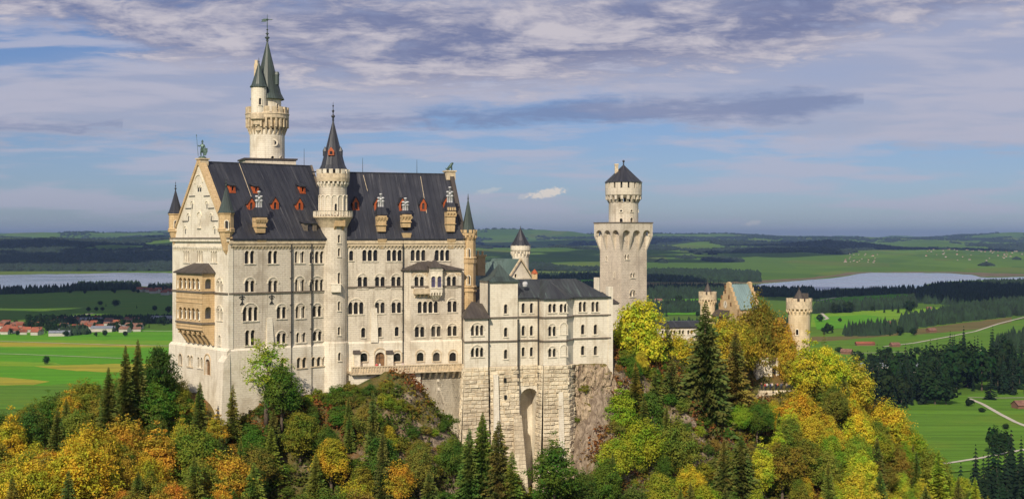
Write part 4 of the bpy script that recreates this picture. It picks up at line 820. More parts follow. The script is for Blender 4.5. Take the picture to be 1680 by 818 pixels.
# ------------------------------------------------------------------ square tower with round top
C0 = at(1019, 0, 311); SR_ = Fr(C0.xy, 35); S = 7.8; SLf = Fr(SR_.P(0, S, 0).xy, -55); Z = lambda y: zz(y, 313)
SQ = empty('square_tower', SR_.P(S / 2, S / 2, -30), 'square pale brick tower with a ring of tall pointed arches and a round battlemented top', 'tower'); mb = MB()
h = window(SR_, SQ, 1028.5, 417.5, 425, 2, 's', .8, .5, depth=.3) + window(SR_, SQ, 1038, 447.5, 455, 2, 's', .8, .5, depth=.3) + window(SR_, SQ, 1038, 474, 486, 2, 'a', .95, .6, depth=.3) + window(SR_, SQ, 1029, 506, 524, 1, 'a', lw=2.2)
mb.facade(SR_, rect(0, S, -40, Z(366)), h, 0, .3); h = window(SLf, SQ, 995, 420, 427, 1, 's', lw=.4) + window(SLf, SQ, 1008, 446, 455, 1, 's', lw=.3); mb.facade(SLf, rect(0, S, -40, Z(366)), h, 0, .3)
mb.face([SR_.P(S, 0, -40), SR_.P(S, S, -40), SR_.P(S, S, Z(366)), SR_.P(S, 0, Z(366))]); mb.face([SR_.P(0, S, -40), SR_.P(S, S, -40), SR_.P(S, S, Z(366)), SR_.P(0, S, Z(366))])
mb.box(SR_, -.1, 1.0, -.12, .05, Z(409), Z(505)) if False else None
ov = 1.0; am = MB(); corners = [SR_.P(0, 0, 0), SR_.P(S, 0, 0), SR_.P(S, S, 0), SR_.P(0, S, 0)]
for i in range(4):
    fr = Fr(corners[i].xy, 35 + 90 * i); n = 3; e0, e1 = -ov, S + ov; pw = .6; st = (e1 - e0 - pw) / n; zsp, ztip, zlow = Z(387), Z(377.5), Z(411)
    out = [(e0, Z(366)), (e0, zsp)]
    for k in range(n):
        a = e0 + pw + k * st; b = a + st - pw; w = b - a
        out += [(a, zsp)] + [(a + w / 2 - w / 2 * math.cos(t) ** 1.0, zsp + (ztip - zsp) * math.sin(t) ** .8) for t in (.3, .6, .9, 1.2, math.pi / 2)] + [(b - (w / 2 - w / 2 * math.cos(t)), zsp + (ztip - zsp) * math.sin(t) ** .8) for t in (1.2, .9, .6, .3)] + [(b, zsp)]
    out += [(e1, zsp), (e1, Z(366))]
    am.facade(fr, out, (), -ov)
    for k in range(1, len(out) - 2): am.face([fr.P(out[k][0], -ov, out[k][1]), fr.P(out[k + 1][0], -ov, out[k + 1][1]), fr.P(out[k + 1][0], 0, out[k + 1][1]), fr.P(out[k][0], 0, out[k][1])])
    for k in range(n + 1):
        a = e0 + k * st; b = a + pw
        if k == 0: a2, b2 = 0, .35
        elif k == n: a2, b2 = S - .35, S
        else: m_ = (a + b) / 2; a2, b2 = m_ - .2, m_ + .2
        am.hexa([fr.P(a2, -.02, zlow), fr.P(b2, -.02, zlow), fr.P(b2, .1, zlow), fr.P(a2, .1, zlow), fr.P(a, -ov, zsp), fr.P(b, -ov, zsp), fr.P(b2, .1, zsp), fr.P(a2, .1, zsp)])
am.box(SR_, -ov - .12, S + ov + .12, -ov - .12, S + ov + .12, Z(366), Z(364.2), 1)
mb.build('wall', M['lime_f'], SQ); am.build('arcaded_parapet', [M['lime'], M['dark_trim']], SQ)
cc = SR_.P(S / 2, S / 2, 0); Y = cc.y; c = at(1023, 0, Y).xy; q = Y / F; Z = lambda y: zz(y, Y); mb = MB()
tower_wall(SQ, mb, c, 24.3 * q, Z(366), Z(332), 26, [(1018, 358, 364, .7), (1035, 357, 364, .7), (1018, 344, 347, .6), (1035.5, 344, 347, .6), (1047, 344, 347, .6)])
mb.corbels(c, 24.3 * q, 29.6 * q, Z(333), Z(321), 18, .42); mb.lathe(c, [(24.3 * q, Z(325)), (28 * q, Z(321.5)), (30 * q, Z(320)), (30 * q, Z(309)), (26 * q, Z(309)), (24 * q, Z(308))], 26)
for i in range(16):
    a = 2 * math.pi * i / 16; h_ = math.pi / 16 * .72; ring = [(c[0] + w * q * math.cos(b), c[1] + w * q * math.sin(b)) for w, b in ((30, a - h_), (30, a), (30, a + h_), (27.5, a + h_), (27.5, a), (27.5, a - h_))]; mb.prism(ring, Z(309), Z(299.5))
mb.lathe(c, [(26.5 * q, Z(309)), (26.5 * q, Z(299))], 26, 1); mb.build('round_top', [M['lime'], M['iron']], SQ)
mb = MB(); mb.lathe(c, [(24 * q, Z(299.3)), (31.5 * q, Z(299.5)), (20 * q, Z(289)), (.05, Z(270))], 16); mb.finial(c, Z(271), Z(263), .15); mb.ball((c.x, c.y, Z(264.5)), .3); RF = mb.build('conical_roof', M['slate'], SQ)
mb = MB(); d = (c.x - 12 * q, c.y - .6); mb.prism([(d[0] + a, d[1] + b) for a, b in ((-.4, -.4), (.4, -.4), (.4, .4), (-.4, .4))], Z(290), Z(271)); mb.prism([(d[0] + a, d[1] + b) for a, b in ((-.5, -.5), (.5, -.5), (.5, .5), (-.5, .5))], Z(271), Z(269)); mb.build('chimney', M['trim'], RF)
mb = MB(); fr = Fr(at(984, 0, 300).xy, 30); mb.box(fr, 0, 5.2, 0, 5, -40, zz(498, 300)); mb.hexa([fr.P(u, v, zz(498, 300)) for u, v in ((-.3, -.3), (5.4, -.3), (5.4, 5), (-.3, 5))] + [fr.P(u, v, zz(480, 300)) for u, v in ((.6, 3.4), (3, 3.4), (3, 5), (.6, 5))], 1); mb.box(fr, -.6, .3, .5, 1.5, zz(500, 300), zz(455, 300)); mb.build('lean_to', [M['lime_w'], M['slate_b']], ANX)
mb = MB(); fr = Fr(at(1003, 0, 290).xy, 18); mb.box(fr, 0, 9, 0, 1.2, -45, zz(575, 290)); mb.box(fr, -.1, 9.1, -.15, 1.3, zz(575, 290), zz(572, 290)); mb.box(fr, 0, 9, -.08, .05, zz(590, 290), zz(587, 290), 1)
o = mb.build('courtyard_wall', [M['trim'], M['dark_trim']]); tag(o, 'low ochre retaining wall beside the right end of the annex, above bare rock', 'wall')
# ------------------------------------------------------------------ connecting wing and gatehouse
CW = Fr(at(1078, 0, 316).xy, 14); CWE = empty('connecting_wing', CW.P(5, 3, -30), 'long low wing with flat dark roof between square tower and gatehouse', 'castle wing'); L = CW.u(1152); mb = MB()
h = []
for px in (1090, 1104, 1118, 1132): h += window(CW, CWE, px, 541, 548, 2, 's', .8, .5)
mb.facade(CW, rect(0, L, -40, zz(536, 318)), h, 0, .3); mb.face([CW.P(L, 0, -40), CW.P(L, 7, -40), CW.P(L, 7, zz(536, 318)), CW.P(L, 0, zz(536, 318))]); mb.build('wall', M['lime_w'], CWE)
mb = MB(); a = [CW.P(u, v, zz(536, 318)) for u, v in ((-.5, -.5), (L + .3, -.5), (L + .3, 7.5), (-.5, 7.5))]; mb.hexa(a + [CW.P(u, v, zz(526.5, 320)) for u, v in ((-.5, 3), (L + .3, 3), (L + .3, 4.5), (-.5, 4.5))]); mb.build('roof', M['slate'], CWE)
Y = 330.0; GHF = Fr(at(1209, 0, Y).xy, 20); GE = Fr(GHF.P(0, 9.2, 0).xy, -70); GT = empty('gatehouse', GHF.P(3, 4, -30), 'ochre gatehouse with stepped gables, clock and pale green roof behind yellow trees', 'gatehouse')
Z = lambda y: zz(y, Y); gl_ = GHF.u(1243); mb = MB(); gw = 9.2
mb.facade(GHF, rect(0, gl_, -40, Z(507)), [], 0); st_ = []; nst = 6
for k in range(nst): st_ += [(gw / 2 * k / nst, Z(507 - 7.0 * k)), (gw / 2 * k / nst, Z(507 - 7.0 * (k + 1)))]
st_ += [(gw / 2 * (nst - .1) / nst, Z(463)), (gw - gw / 2 * (nst - .1) / nst, Z(463))]
for k in range(nst)[::-1]: st_ += [(gw - gw / 2 * k / nst, Z(507 - 7.0 * (k + 1))), (gw - gw / 2 * k / nst, Z(507 - 7.0 * k))]
for v, fr in ((0, GE), (-gl_, GE)):
    out = [(0, -40)] + st_ + [(gw, -40)]; vv = -v if v else 0
    mb.facade(fr, out, (), vv, .0); mb.facade(fr, out, (), vv + .7, .0)
    for k in range(len(out) - 1): mb.face([fr.P(out[k][0], vv, out[k][1]), fr.P(out[k + 1][0], vv, out[k + 1][1]), fr.P(out[k + 1][0], vv + .7, out[k + 1][1]), fr.P(out[k][0], vv + .7, out[k][1])])
for px, py in ((1184, 487), (1196, 487), (1190, 478), (1181, 499), (1199, 499), (1190, 470)): u, z = GE.px(px, py); mb.box(GE, u - .35, u + .35, -.06, .05, z - .5, z + .5, 1)
mb.build('wall', [M['sand'], M['wood']], GT)
u, z = GE.px(1190.5, 499); mb = MB(); mb.face([GE.P(u + .95 * math.cos(2 * math.pi * i / 18), -.1, z + .95 * math.sin(2 * math.pi * i / 18)) for i in range(18)]); mb.box(GE, u - .06, u + .06, -.14, -.11, z, z + .7, 1); mb.box(GE, u - .06, u + .4, -.14, -.11, z - .06, z + .06, 1); mb.build('clock', [M['white'], M['iron']], GT)
mb = MB(); a = [GHF.P(u, v, zt) for u, v, zt in ((.7, -.4, Z(508)), (gl_ - .1, -.4, Z(508)), (gl_ - .1, gw / 2, Z(467)), (.7, gw / 2, Z(467)))]; mb.face(a); mb.face([GHF.P(.7, gw / 2, Z(467)), GHF.P(gl_ - .1, gw / 2, Z(467)), GHF.P(gl_ - .1, gw + .4, Z(508)), GHF.P(.7, gw + .4, Z(508))]); mb.build('roof', M['copper_l'], GT)
mb = MB(); u, z = GE.px(1185, 511); mb.hexa([GE.P(a, b, z - 1.0) for a, b in ((u - 2.5, -2.2), (u + 4, -2.2), (u + 4, 0), (u - 2.5, 0))] + [GE.P(a, b, z + .5) for a, b in ((u - 2.2, -.3), (u + 3.7, -.3), (u + 3.7, 0), (u - 2.2, 0))]); mb.build('porch_roof', M['slate_b'], GT)
def gate_turret(px, Y, r, yc0, yc1, ycone, ybot, rodpx=None):
    c = at(px, 0, Y).xy; q = Y / F; Z = lambda y: zz(y, Y); mb = MB()
    tower_wall(GT, mb, c, r * q, -50, Z(yc1 - 3), 24, [(px - 1.5, 540, 549, .8)] if px > 1300 else [])
    R1 = r * q * 1.2; mb.corbels(c, r * q, R1, Z(yc1 + 3), Z(yc1 - 6), 18, .36); mb.lathe(c, [(r * q, Z(yc1 - 4)), (R1, Z(yc1 - 6)), (R1, Z(yc0 + 5)), (R1 - .5, Z(yc0 + 5)), (R1 - .6, Z(yc0 + 6)), (.1, Z(yc0 + 6))], 24, 1); mb.crenel(c, R1, Z(yc0 + 5), Z(yc0), 12, .45, .62, 1)
    t = mb.build('gate_turret', [M['warm'], M['trim']], GT); mb = MB(); rr = r * q * .55; mb.lathe(c, [(rr, Z(yc0 + 6)), (rr, Z(yc0 + 2)), (rr * 1.1, Z(yc0 + 1.5)), (.06, Z(ycone))], 10); mb.finial(c, Z(ycone + 1), Z(ycone - 9), .08)
    if px > 1300: mb.prism([(c.x + a, c.y + b) for a, b in ((.4, -.2), (2.2, -.2), (2.2, 1.5), (.4, 1.5))], Z(yc0 + 6), Z(yc0 - 8))
    mb.build('turret_roof', M['slate_b'], t)
gate_turret(1161, 340, 12.3, 478, 497, 464, 520); gate_turret(1311, 322, 17.6, 489, 512, 474, 580)
mb = MB(); fr = Fr(at(1268, 0, 326).xy, 10); mb.box(fr, 0, 6, 0, 4, -45, zz(545, 326)); mb.box(fr, -.3, 6.3, -.3, 4.3, zz(545, 326), zz(536, 326), 1); mb.build('side_wing', [M['lime_w'], M['slate']], GT)
# visitors' terrace
TF = Fr(at(1246, 0, 313).xy, 8); TW = empty('viewing_terrace', TF.P(4, 1, -42), 'small viewing terrace with dark railing and white wall, crowded with visitors', 'terrace'); L = TF.u(1306); zf_ = TF.z(1275, 640)
mb = MB(); mb.box(TF, 0, L, 0, 5, -50, zf_); mb.build('terrace_base', M['rust'], TW)
mb = MB(); w1 = TF.u(1283, 5); mb.facade(TF, rect(.6, w1, zf_, zz(587, 318)), window(TF, TW, 1270, 600, 622, 1, 's', lw=1.0, v=4.2), 4.2, .4); mb.box(TF, .6, w1, 4.7, 7, zf_, zz(587, 318)); mb.build('white_wall', M['white'], TW)
mb = MB()
for zq in (.35, .7, 1.05): mb.tube(TF.P(0, .1, zf_ + zq), TF.P(L, .1, zf_ + zq), .04, .04, 5)
k = 0
while k < L: mb.tube(TF.P(k, .1, zf_), TF.P(k, .1, zf_ + 1.1), .05, .05, 5); k += .8
mb.build('railing', M['iron'], TW)
# ------------------------------------------------------------------ people
pm, t, b, o = mat('clothed_person'); oi = t.n('ShaderNodeObjectInfo'); tc = t.n('ShaderNodeTexCoord'); sp = t.n('ShaderNodeSeparateXYZ'); t.link(tc.outputs['Object'], sp.inputs[0])
c_ = t.mix(t.m('GREATER_THAN', sp.outputs[2], .9), (.03, .035, .06), oi.outputs['Color']); c_ = t.mix(t.m('GREATER_THAN', sp.outputs[2], 1.46), c_, (.55, .33, .23)); t.link(c_, b.inputs['Base Color'])
hm = plain_mat('dark_hair', (.05, .03, .02))
def make_person(stride):
    r = empty('person', (0, 0, 0), 'person', 'person'); me = bpy.data.meshes.new('body')
    J = dict(pel=(0, 0, .95), che=(0, .01, 1.3), nec=(0, .0, 1.48), hea=(0, -.02, 1.58), top=(0, -.01, 1.72), lh=(-.1, 0, .9), lk=(-.11, -.03 - stride, .5), la=(-.11, .02 - stride * .6, .08), lf=(-.12, -.14 - stride * .6, .04), rh=(.1, 0, .9), rk=(.11, -.03, .5), ra=(.11, .02 + stride, .08), rf=(.12, -.14 + stride, .04), ls=(-.19, .01, 1.4), le=(-.25, .02, 1.13), lw=(-.22, -.12, .92), lx=(-.21, -.16, .84), rs=(.19, .01, 1.4), re=(.26, .02, 1.14), rw=(.2, -.22, 1.08), rx=(.15, -.29, 1.1))
    Rr = dict(pel=.16, che=.18, nec=.065, hea=.1, top=.085, lh=.1, lk=.065, la=.05, lf=.045, rh=.1, rk=.065, ra=.05, rf=.045, ls=.08, le=.055, lw=.04, lx=.042, rs=.08, re=.055, rw=.04, rx=.042)
    E_ = [('pel', 'che'), ('che', 'nec'), ('nec', 'hea'), ('hea', 'top'), ('pel', 'lh'), ('lh', 'lk'), ('lk', 'la'), ('la', 'lf'), ('pel', 'rh'), ('rh', 'rk'), ('rk', 'ra'), ('ra', 'rf'), ('che', 'ls'), ('ls', 'le'), ('le', 'lw'), ('lw', 'lx'), ('che', 'rs'), ('rs', 're'), ('re', 'rw'), ('rw', 'rx')]
    ks = list(J); me.from_pydata([J[k] for k in ks], [(ks.index(a), ks.index(b)) for a, b in E_], []); me.materials.append(pm)
    o = bpy.data.objects.new('body', me); COL.objects.link(o); o.parent = r; md = o.modifiers.new('skin', 'SKIN')
    sv = me.skin_vertices[0] if me.skin_vertices else None
    if sv is None:
        bpy.context.view_layer.objects.active = o; sv = me.skin_vertices[0]
    for k, s in zip(ks, sv.data): s.radius = (Rr[k], Rr[k]); s.use_root = k == 'pel'
    o.modifiers.new('sub', 'SUBSURF').levels = 1
    hb = MB(); hb.lathe((0, .02), [(.02, 1.81), (.09, 1.78), (.125, 1.7), (.12, 1.62), (.09, 1.56)], 8, 0, True); h = hb.build('hair', hm); h.parent = r
    for ch in (o, h): ch.matrix_parent_inverse = Matrix.Identity(4)
    return r
P0 = make_person(0.0); P1 = make_person(.13)
plist = [(.9, 1.2, (.03, .03, .04), 'black jacket', 'at the left end of the terrace railing'), (1.6, .7, (.35, .03, .02), 'red jacket', 'near the left of the terrace railing'), (2.3, 1.4, (.5, .5, .5), 'pale grey top', 'just behind the railing beside the red jacket'), (2.9, .7, (.04, .05, .12), 'navy coat', 'at the terrace railing before the doorway'),
         (3.6, 1.6, (.6, .55, .5), 'cream pullover', 'in the middle of the terrace crowd'), (4.2, .7, (.02, .02, .02), 'black coat', 'at the middle of the terrace railing'), (4.8, 1.3, (.4, .1, .03), 'rust orange jacket', 'right of the middle of the terrace crowd'), (5.5, .7, (.08, .09, .12), 'slate blue jacket', 'at the terrace railing right of the middle'),
         (6.2, 1.7, (.03, .03, .03), 'black anorak', 'back row at the right of the terrace'), (6.9, .8, (.3, .25, .2), 'beige coat', 'near the right end of the terrace railing'), (7.6, 1.2, (.05, .1, .07), 'dark green jacket', 'at the right end of the terrace'), (1.3, 2.6, (.45, .05, .03), 'bright red shirt', 'farther back, close to the white terrace wall')]
def put_person(src, first, loc, rz, col, label, group):
    r = src if first else copy_tree(src); r.location = loc; r.rotation_euler.z = rz; r['label'] = label; r['group'] = group
    for ch in r.children: ch.color = (*col, 1)
for i, (u, v, c3, cl, wh) in enumerate(plist):
    if u < L: put_person((P0, P1)[i % 2], i < 2, TF.P(u, v, zf_), rnd.uniform(-.7, .7), c3, f'person in {cl} standing {wh}', 'visitors on the viewing terrace')
zt2 = zr - 1.15
for px, v, c3, lb in ((618, -2.4, (.5, .04, .05), 'person in red top and dark trousers left of the palace terrace door'), (623, -1.9, (.7, .68, .66), 'person in white shirt standing before the palace terrace door'), (661, -2.5, (.6, .5, .45), 'person in pale pink top standing alone beside the palace drainpipe')):
    put_person(P0, False, EW.P(EW.u(px, v), v, zt2), rnd.uniform(-1, 1), c3, lb, 'people on the palace terrace')
# ------------------------------------------------------------------ ridge figures
p = G.P(11.65, .6, 15.6); sk = empty('warrior_statue', p, 'green bronze warrior statue with lance and shield on the white gable top', 'statue')
mb = MB(); B = lambda x, y, z: p + Vector((x, y, z))
mb.lathe(p, [(.85, p.z), (.9, p.z + .25), (.6, p.z + .4), (.5, p.z + .5)], 10, 0, True); mb.build('plinth', M['bronze'], sk)
me = bpy.data.meshes.new('figure'); pts = [(0, 0, 2.2), (.02, 0, 2.95), (0, 0, 3.35), (0, -.05, 3.75), (-.25, 0, 2.05), (-.35, -.15, 1.3), (-.3, 0, .55), (.22, 0, 2.05), (.3, .05, 1.3), (.28, .1, .55), (-.42, 0, 3.05), (-.75, -.1, 2.75), (-.95, -.2, 3.1), (.42, 0, 3.05), (.6, -.1, 2.5), (.62, -.3, 2.1), (0, .2, 1.2)]
ed = [(0, 1), (1, 2), (2, 3), (0, 4), (4, 5), (5, 6), (0, 7), (7, 8), (8, 9), (1, 10), (10, 11), (11, 12), (1, 13), (13, 14), (14, 15), (0, 16)]; rad = [.34, .4, .16, .24, .24, .18, .14, .24, .18, .14, .18, .13, .1, .18, .13, .1, .25]
me.from_pydata([B(*q) for q in pts], ed, []); me.materials.append(M['bronze']); o = bpy.data.objects.new('figure', me); COL.objects.link(o); o.parent = sk; o.matrix_parent_inverse = parent_inv(sk); o.modifiers.new('skin', 'SKIN')
for r, s in zip(rad, me.skin_vertices[0].data): s.radius = (r, r)
me.skin_vertices[0].data[0].use_root = True; o.modifiers.new('sub', 'SUBSURF').levels = 1
mb = MB(); mb.lathe(B(0, -.05, 0), [(.27, p.z + 3.8), (.26, p.z + 4.0), (.1, p.z + 4.2), (.02, p.z + 4.4)], 8); mb.build('helmet', M['bronze'], sk)
mb = MB(); mb.tube(B(-.9, -.2, .5), B(-1.25, -.25, 5.2), .06, .04, 6); mb.tube(B(-1.25, -.25, 5.2), B(-1.29, -.25, 5.7), .13, .01, 6); mb.build('lance', M['bronze'], sk)
mb = MB(); mb.hexa([B(x, y, z) for z, w in ((.6, .12), (1.5, .5)) for x, y in ((.75 - w, -.5), (.75 + w, -.5), (.75 + w, -.38), (.75 - w, -.38))]); mb.hexa([B(x, y, z) for z, w in ((1.5, .5), (2.35, .52)) for x, y in ((.75 - w, -.5), (.75 + w, -.5), (.75 + w, -.38), (.75 - w, -.38))]); mb.build('shield', M['bronze'], sk); sk.scale = (.86, .86, .82)
p = EW.P(EL - .35, 9, 14.4); sk = empty('lion_statue', p, 'green bronze lion sitting on the right end of the palace ridge', 'statue'); me = bpy.data.meshes.new('body')
pts = [(0, 0, .75), (.35, 0, 1.25), (.6, 0, 1.75), (.9, -.05, 1.95), (1.15, -.08, 1.85), (-.45, 0, .45), (-.6, -.25, .35), (-.2, -.3, .12), (.1, -.3, .08), (-.6, .25, .35), (-.2, .3, .12), (.1, .3, .08), (.62, -.2, .75), (.66, -.22, .1), (.62, .2, .75), (.66, .22, .1), (-.9, 0, .25), (-1.05, 0, .7)]
ed = [(0, 1), (1, 2), (2, 3), (3, 4), (0, 5), (5, 6), (6, 7), (7, 8), (5, 9), (9, 10), (10, 11), (1, 12), (12, 13), (1, 14), (14, 15), (5, 16), (16, 17)]; rad = [.38, .42, .42, .3, .18, .38, .26, .15, .12, .26, .15, .12, .17, .13, .17, .13, .09, .08]
dirx = Vector((EW.t.x, EW.t.y, 0)); diry = Vector((EW.n.x, EW.n.y, 0)); me.from_pydata([p + dirx * a + diry * b_ + Vector((0, 0, z)) for a, b_, z in pts], ed, []); me.materials.append(M['bronze']); o = bpy.data.objects.new('body', me); COL.objects.link(o); o.parent = sk; o.matrix_parent_inverse = parent_inv(sk); o.modifiers.new('skin', 'SKIN')
for r, s in zip(rad, me.skin_vertices[0].data): s.radius = (r, r)
me.skin_vertices[0].data[0].use_root = True; o.modifiers.new('sub', 'SUBSURF').levels = 1
sk.scale = (.8, .8, .8)
# ------------------------------------------------------------------ terrain
def vnoise(x, y, seed=0):
    xi = np.floor(x).astype(np.int64); yi = np.floor(y).astype(np.int64); fx = x - xi; fy = y - yi
    def h(a, b):
        n = (a * 374761393 + b * 668265263 + seed * 974634777) & 0x7fffffff; n = (n ^ (n >> 13)) * 1274126177 & 0x7fffffff; n = (n ^ (n >> 16)) & 0x7fffffff
        return n / 0x7fffffff
    sx = fx * fx * (3 - 2 * fx); sy = fy * fy * (3 - 2 * fy)
    return (h(xi, yi) * (1 - sx) + h(xi + 1, yi) * sx) * (1 - sy) + (h(xi, yi + 1) * (1 - sx) + h(xi + 1, yi + 1) * sx) * sy
def fbm(x, y, o=4, seed=0): return sum(vnoise(x * 2 ** k, y * 2 ** k, seed + k) * .5 ** (k + 1) for k in range(o)) / (1 - .5 ** o)
def sstep(x): x = np.clip(x, 0, 1); return x * x * (3 - 2 * x)
def Hfar(X, Y):
    """height of the country above the valley floor"""
    k = X / np.maximum(Y, 1); n = fbm(X / 1500 + 3, Y / 2300, 4, 2); left = sstep((-.17 - k) / .06)
    h = sstep((Y - 6750) / 900) * 8 + sstep((Y - 7000) / 3200) * (6 + (70 + 20 * left) * n ** 1.3 * 1.6 + 50 * left) + sstep((Y - 9500) / 3000) * 260 * np.maximum(fbm(X / 2100, Y / 2600, 3, 9) - .45, 0)
    h += sstep((Y - 14000) / 8000) * (25 + 150 * (fbm(X / 4200 + 7, Y / 5200, 4, 21) - .15)) + sstep((Y - 26000) / 9000) * (10 + 150 * (fbm(X / 5200 + 3, Y / 9000, 3, 33) - .3))
    h += 190 * np.exp(-((X + 230) / 1500) ** 2 - ((Y - 23500) / 2500) ** 2)
    h += 2.0 * (fbm(X / 160, Y / 200, 3, 4) - .5) * sstep((Y - 900) / 300) * (1 - sstep((Y - 5000) / 1500)) * 0
    return np.maximum(h, 0)
def grid_mesh(name, X, Y, Zv, m, smooth=True):
    r, c = X.shape; v = np.stack([X, Y, Zv], -1).reshape(-1, 3); i = np.arange(r * c).reshape(r, c)
    f = np.stack([i[:-1, :-1], i[:-1, 1:], i[1:, 1:], i[1:, :-1]], -1).reshape(-1, 4)
    return raw_mesh(name, v, f, m, smooth)
def raw_mesh(name, v, f, m, smooth=False):
    me = bpy.data.meshes.new(name); f = np.asarray(f); n, k = f.shape
    me.vertices.add(len(v)); me.vertices.foreach_set('co', np.asarray(v, 'f').ravel()); me.loops.add(n * k); me.loops.foreach_set('vertex_index', f.ravel().astype('i'))
    me.polygons.add(n); me.polygons.foreach_set('loop_start', np.arange(0, n * k, k, dtype='i')); me.polygons.foreach_set('use_smooth', np.full(n, smooth)); me.update(calc_edges=True); me.validate()
    me.materials.append(m); o = bpy.data.objects.new(name, me); COL.objects.link(o); return o
# ground cover of the open country
gm, t, b, o = mat('meadows'); g = t.n('ShaderNodeNewGeometry'); P_ = g.outputs['Position']; sp = t.n('ShaderNodeSeparateXYZ'); t.link(P_, sp.inputs[0])
mp = t.n('ShaderNodeMapping'); t.link(P_, mp.inputs[0]); mp.inputs['Scale'].default_value = (1 / 420, 1 / 900, 0); mp.inputs['Rotation'].default_value = (0, 0, .25)
vo = t.n('ShaderNodeTexVoronoi'); t.link(mp.outputs[0], vo.inputs['Vector']); vo.inputs['Scale'].default_value = 1; vs = t.n('ShaderNodeSeparateColor'); t.link(vo.outputs['Color'], vs.inputs[0])
n1 = t.noise(P_, 1 / 350, 5, .6); n2 = t.noise(P_, 1 / 14, 4, .6); mw = t.n('ShaderNodeMapping'); t.link(P_, mw.inputs[0]); mw.inputs['Scale'].default_value = (1 / 240, 1 / 11, 0); mw.inputs['Rotation'].default_value = (0, 0, .12); n3 = t.noise(mw.outputs[0], 1, 3, .6)
c_ = t.mix(vs.outputs[0], (.075, .155, .014), (.13, .235, .02)); c_ = t.mix(t.m('MULTIPLY', t.ss(vs.outputs[1], .72, .8), .55), c_, (.17, .19, .035)); c_ = t.mix(t.m('MULTIPLY', t.ss(n1, .45, .7), .5), c_, (.055, .125, .014)); c_ = t.mix(t.m('MULTIPLY', n2, .45), c_, t.mix(.5, c_, (.02, .05, .01)))
c_ = t.mix(t.m('MULTIPLY', t.ss(n3, .45, .65), .35), c_, (.10, .17, .025)); t.link(c_, b.inputs['Base Color']); b.inputs['Roughness'].default_value = 1; b.inputs['Specular IOR Level'].default_value = .1
rows = np.concatenate([[-1200, -200], np.geomspace(120, 52000, 300)]); ks = np.linspace(-1.15, 1.15, 420)
YY, KK = np.meshgrid(rows, ks, indexing='ij'); XX = KK * np.maximum(YY, 1400); ZZ = PLAIN + Hfar(XX, YY)
tag(grid_mesh('valley_floor', XX, YY, ZZ, gm), kind='structure')
# lakes
lm, t, b, o = mat('lake_water'); b.inputs['Base Color'].default_value = (.30, .33, .42, 1); b.inputs['Roughness'].default_value = .16; b.inputs['IOR'].default_value = 1.33; b.inputs['Specular IOR Level'].default_value = .8  # pale base colour stands in for bright sky reflected in the water
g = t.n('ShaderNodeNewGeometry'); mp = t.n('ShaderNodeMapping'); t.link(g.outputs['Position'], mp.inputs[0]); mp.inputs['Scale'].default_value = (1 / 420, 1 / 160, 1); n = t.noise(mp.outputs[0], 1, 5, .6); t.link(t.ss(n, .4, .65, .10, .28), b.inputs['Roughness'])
def sheet(name, pts, m, lift, kind='structure', dens=None):
    P = [plain(x, y, lift) for x, y in pts]; me = bpy.data.meshes.new(name); tri = tessellate_polygon([[Vector((p.x, p.y, 0)) for p in P]])
    me.from_pydata([tuple(p) for p in P], [], [tuple(x) for x in tri]); me.materials.append(m); o = bpy.data.objects.new(name, me); COL.objects.link(o); return tag(o, kind=kind)
def wavy(pts, amp, seed):
    out = []; q = random.Random(seed)
    for (xa, ya), (xb, yb) in zip(pts, pts[1:] + pts[:1]):
        n = max(1, int(abs(xb - xa) / 12))
        for i in range(n): f = i / n; out.append((xa + (xb - xa) * f + (q.uniform(-3, 3) if i else 0), ya + (yb - ya) * f + (q.uniform(-amp, amp) if i else 0)))
    return out
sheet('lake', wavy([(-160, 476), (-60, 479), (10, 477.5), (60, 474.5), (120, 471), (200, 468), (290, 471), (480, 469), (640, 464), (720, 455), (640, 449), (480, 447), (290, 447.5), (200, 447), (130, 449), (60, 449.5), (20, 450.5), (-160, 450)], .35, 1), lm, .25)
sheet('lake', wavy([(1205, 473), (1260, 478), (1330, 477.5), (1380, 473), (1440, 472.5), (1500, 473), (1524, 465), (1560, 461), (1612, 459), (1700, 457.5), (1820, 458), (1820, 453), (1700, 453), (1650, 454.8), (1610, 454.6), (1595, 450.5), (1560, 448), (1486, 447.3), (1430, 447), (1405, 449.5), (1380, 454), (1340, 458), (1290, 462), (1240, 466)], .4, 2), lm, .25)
rm = plain_mat('reed_bank', (.14, .10, .045), 1, 0, .3, .02)
sheet('reed_bank', wavy([(1390, 446.5), (1500, 444.6), (1610, 446.5), (1700, 450), (1700, 452), (1612, 453.5), (1596, 449.8), (1560, 447.4), (1430, 446.4), (1400, 449.5), (1335, 458), (1250, 464), (1200, 465), (1200, 462), (1320, 456), (1372, 450.5)], .4, 3), rm, .12)
# meadows, mown strips
def field_mat(name, c):
    m, t, b, o = mat(name); g = t.n('ShaderNodeNewGeometry'); P_ = g.outputs['Position']; mw = t.n('ShaderNodeMapping'); t.link(P_, mw.inputs[0]); mw.inputs['Scale'].default_value = (1 / 300, 1 / 9, 0); mw.inputs['Rotation'].default_value = (0, 0, rnd.uniform(-.1, .2))
    a, q, r = t.noise(mw.outputs[0], 1, 3, .6), t.noise(P_, 1 / 90, 5, .6), t.noise(P_, 1 / 8, 4, .65); col = t.mix(t.ss(a, .4, .62), tuple(x * .8 for x in c), tuple(x * 1.15 for x in c)); col = t.mix(t.m('MULTIPLY', t.ss(q, .48, .66), .45), col, (c[0] * 1.35 + .015, c[1] * 1.02, c[2])); col = t.mix(t.m('MULTIPLY', t.ss(r, .5, .7), .3), col, tuple(x * .6 for x in c))
    t.link(col, b.inputs['Base Color']); b.inputs['Roughness'].default_value = 1; b.inputs['Specular IOR Level'].default_value = .1; return m
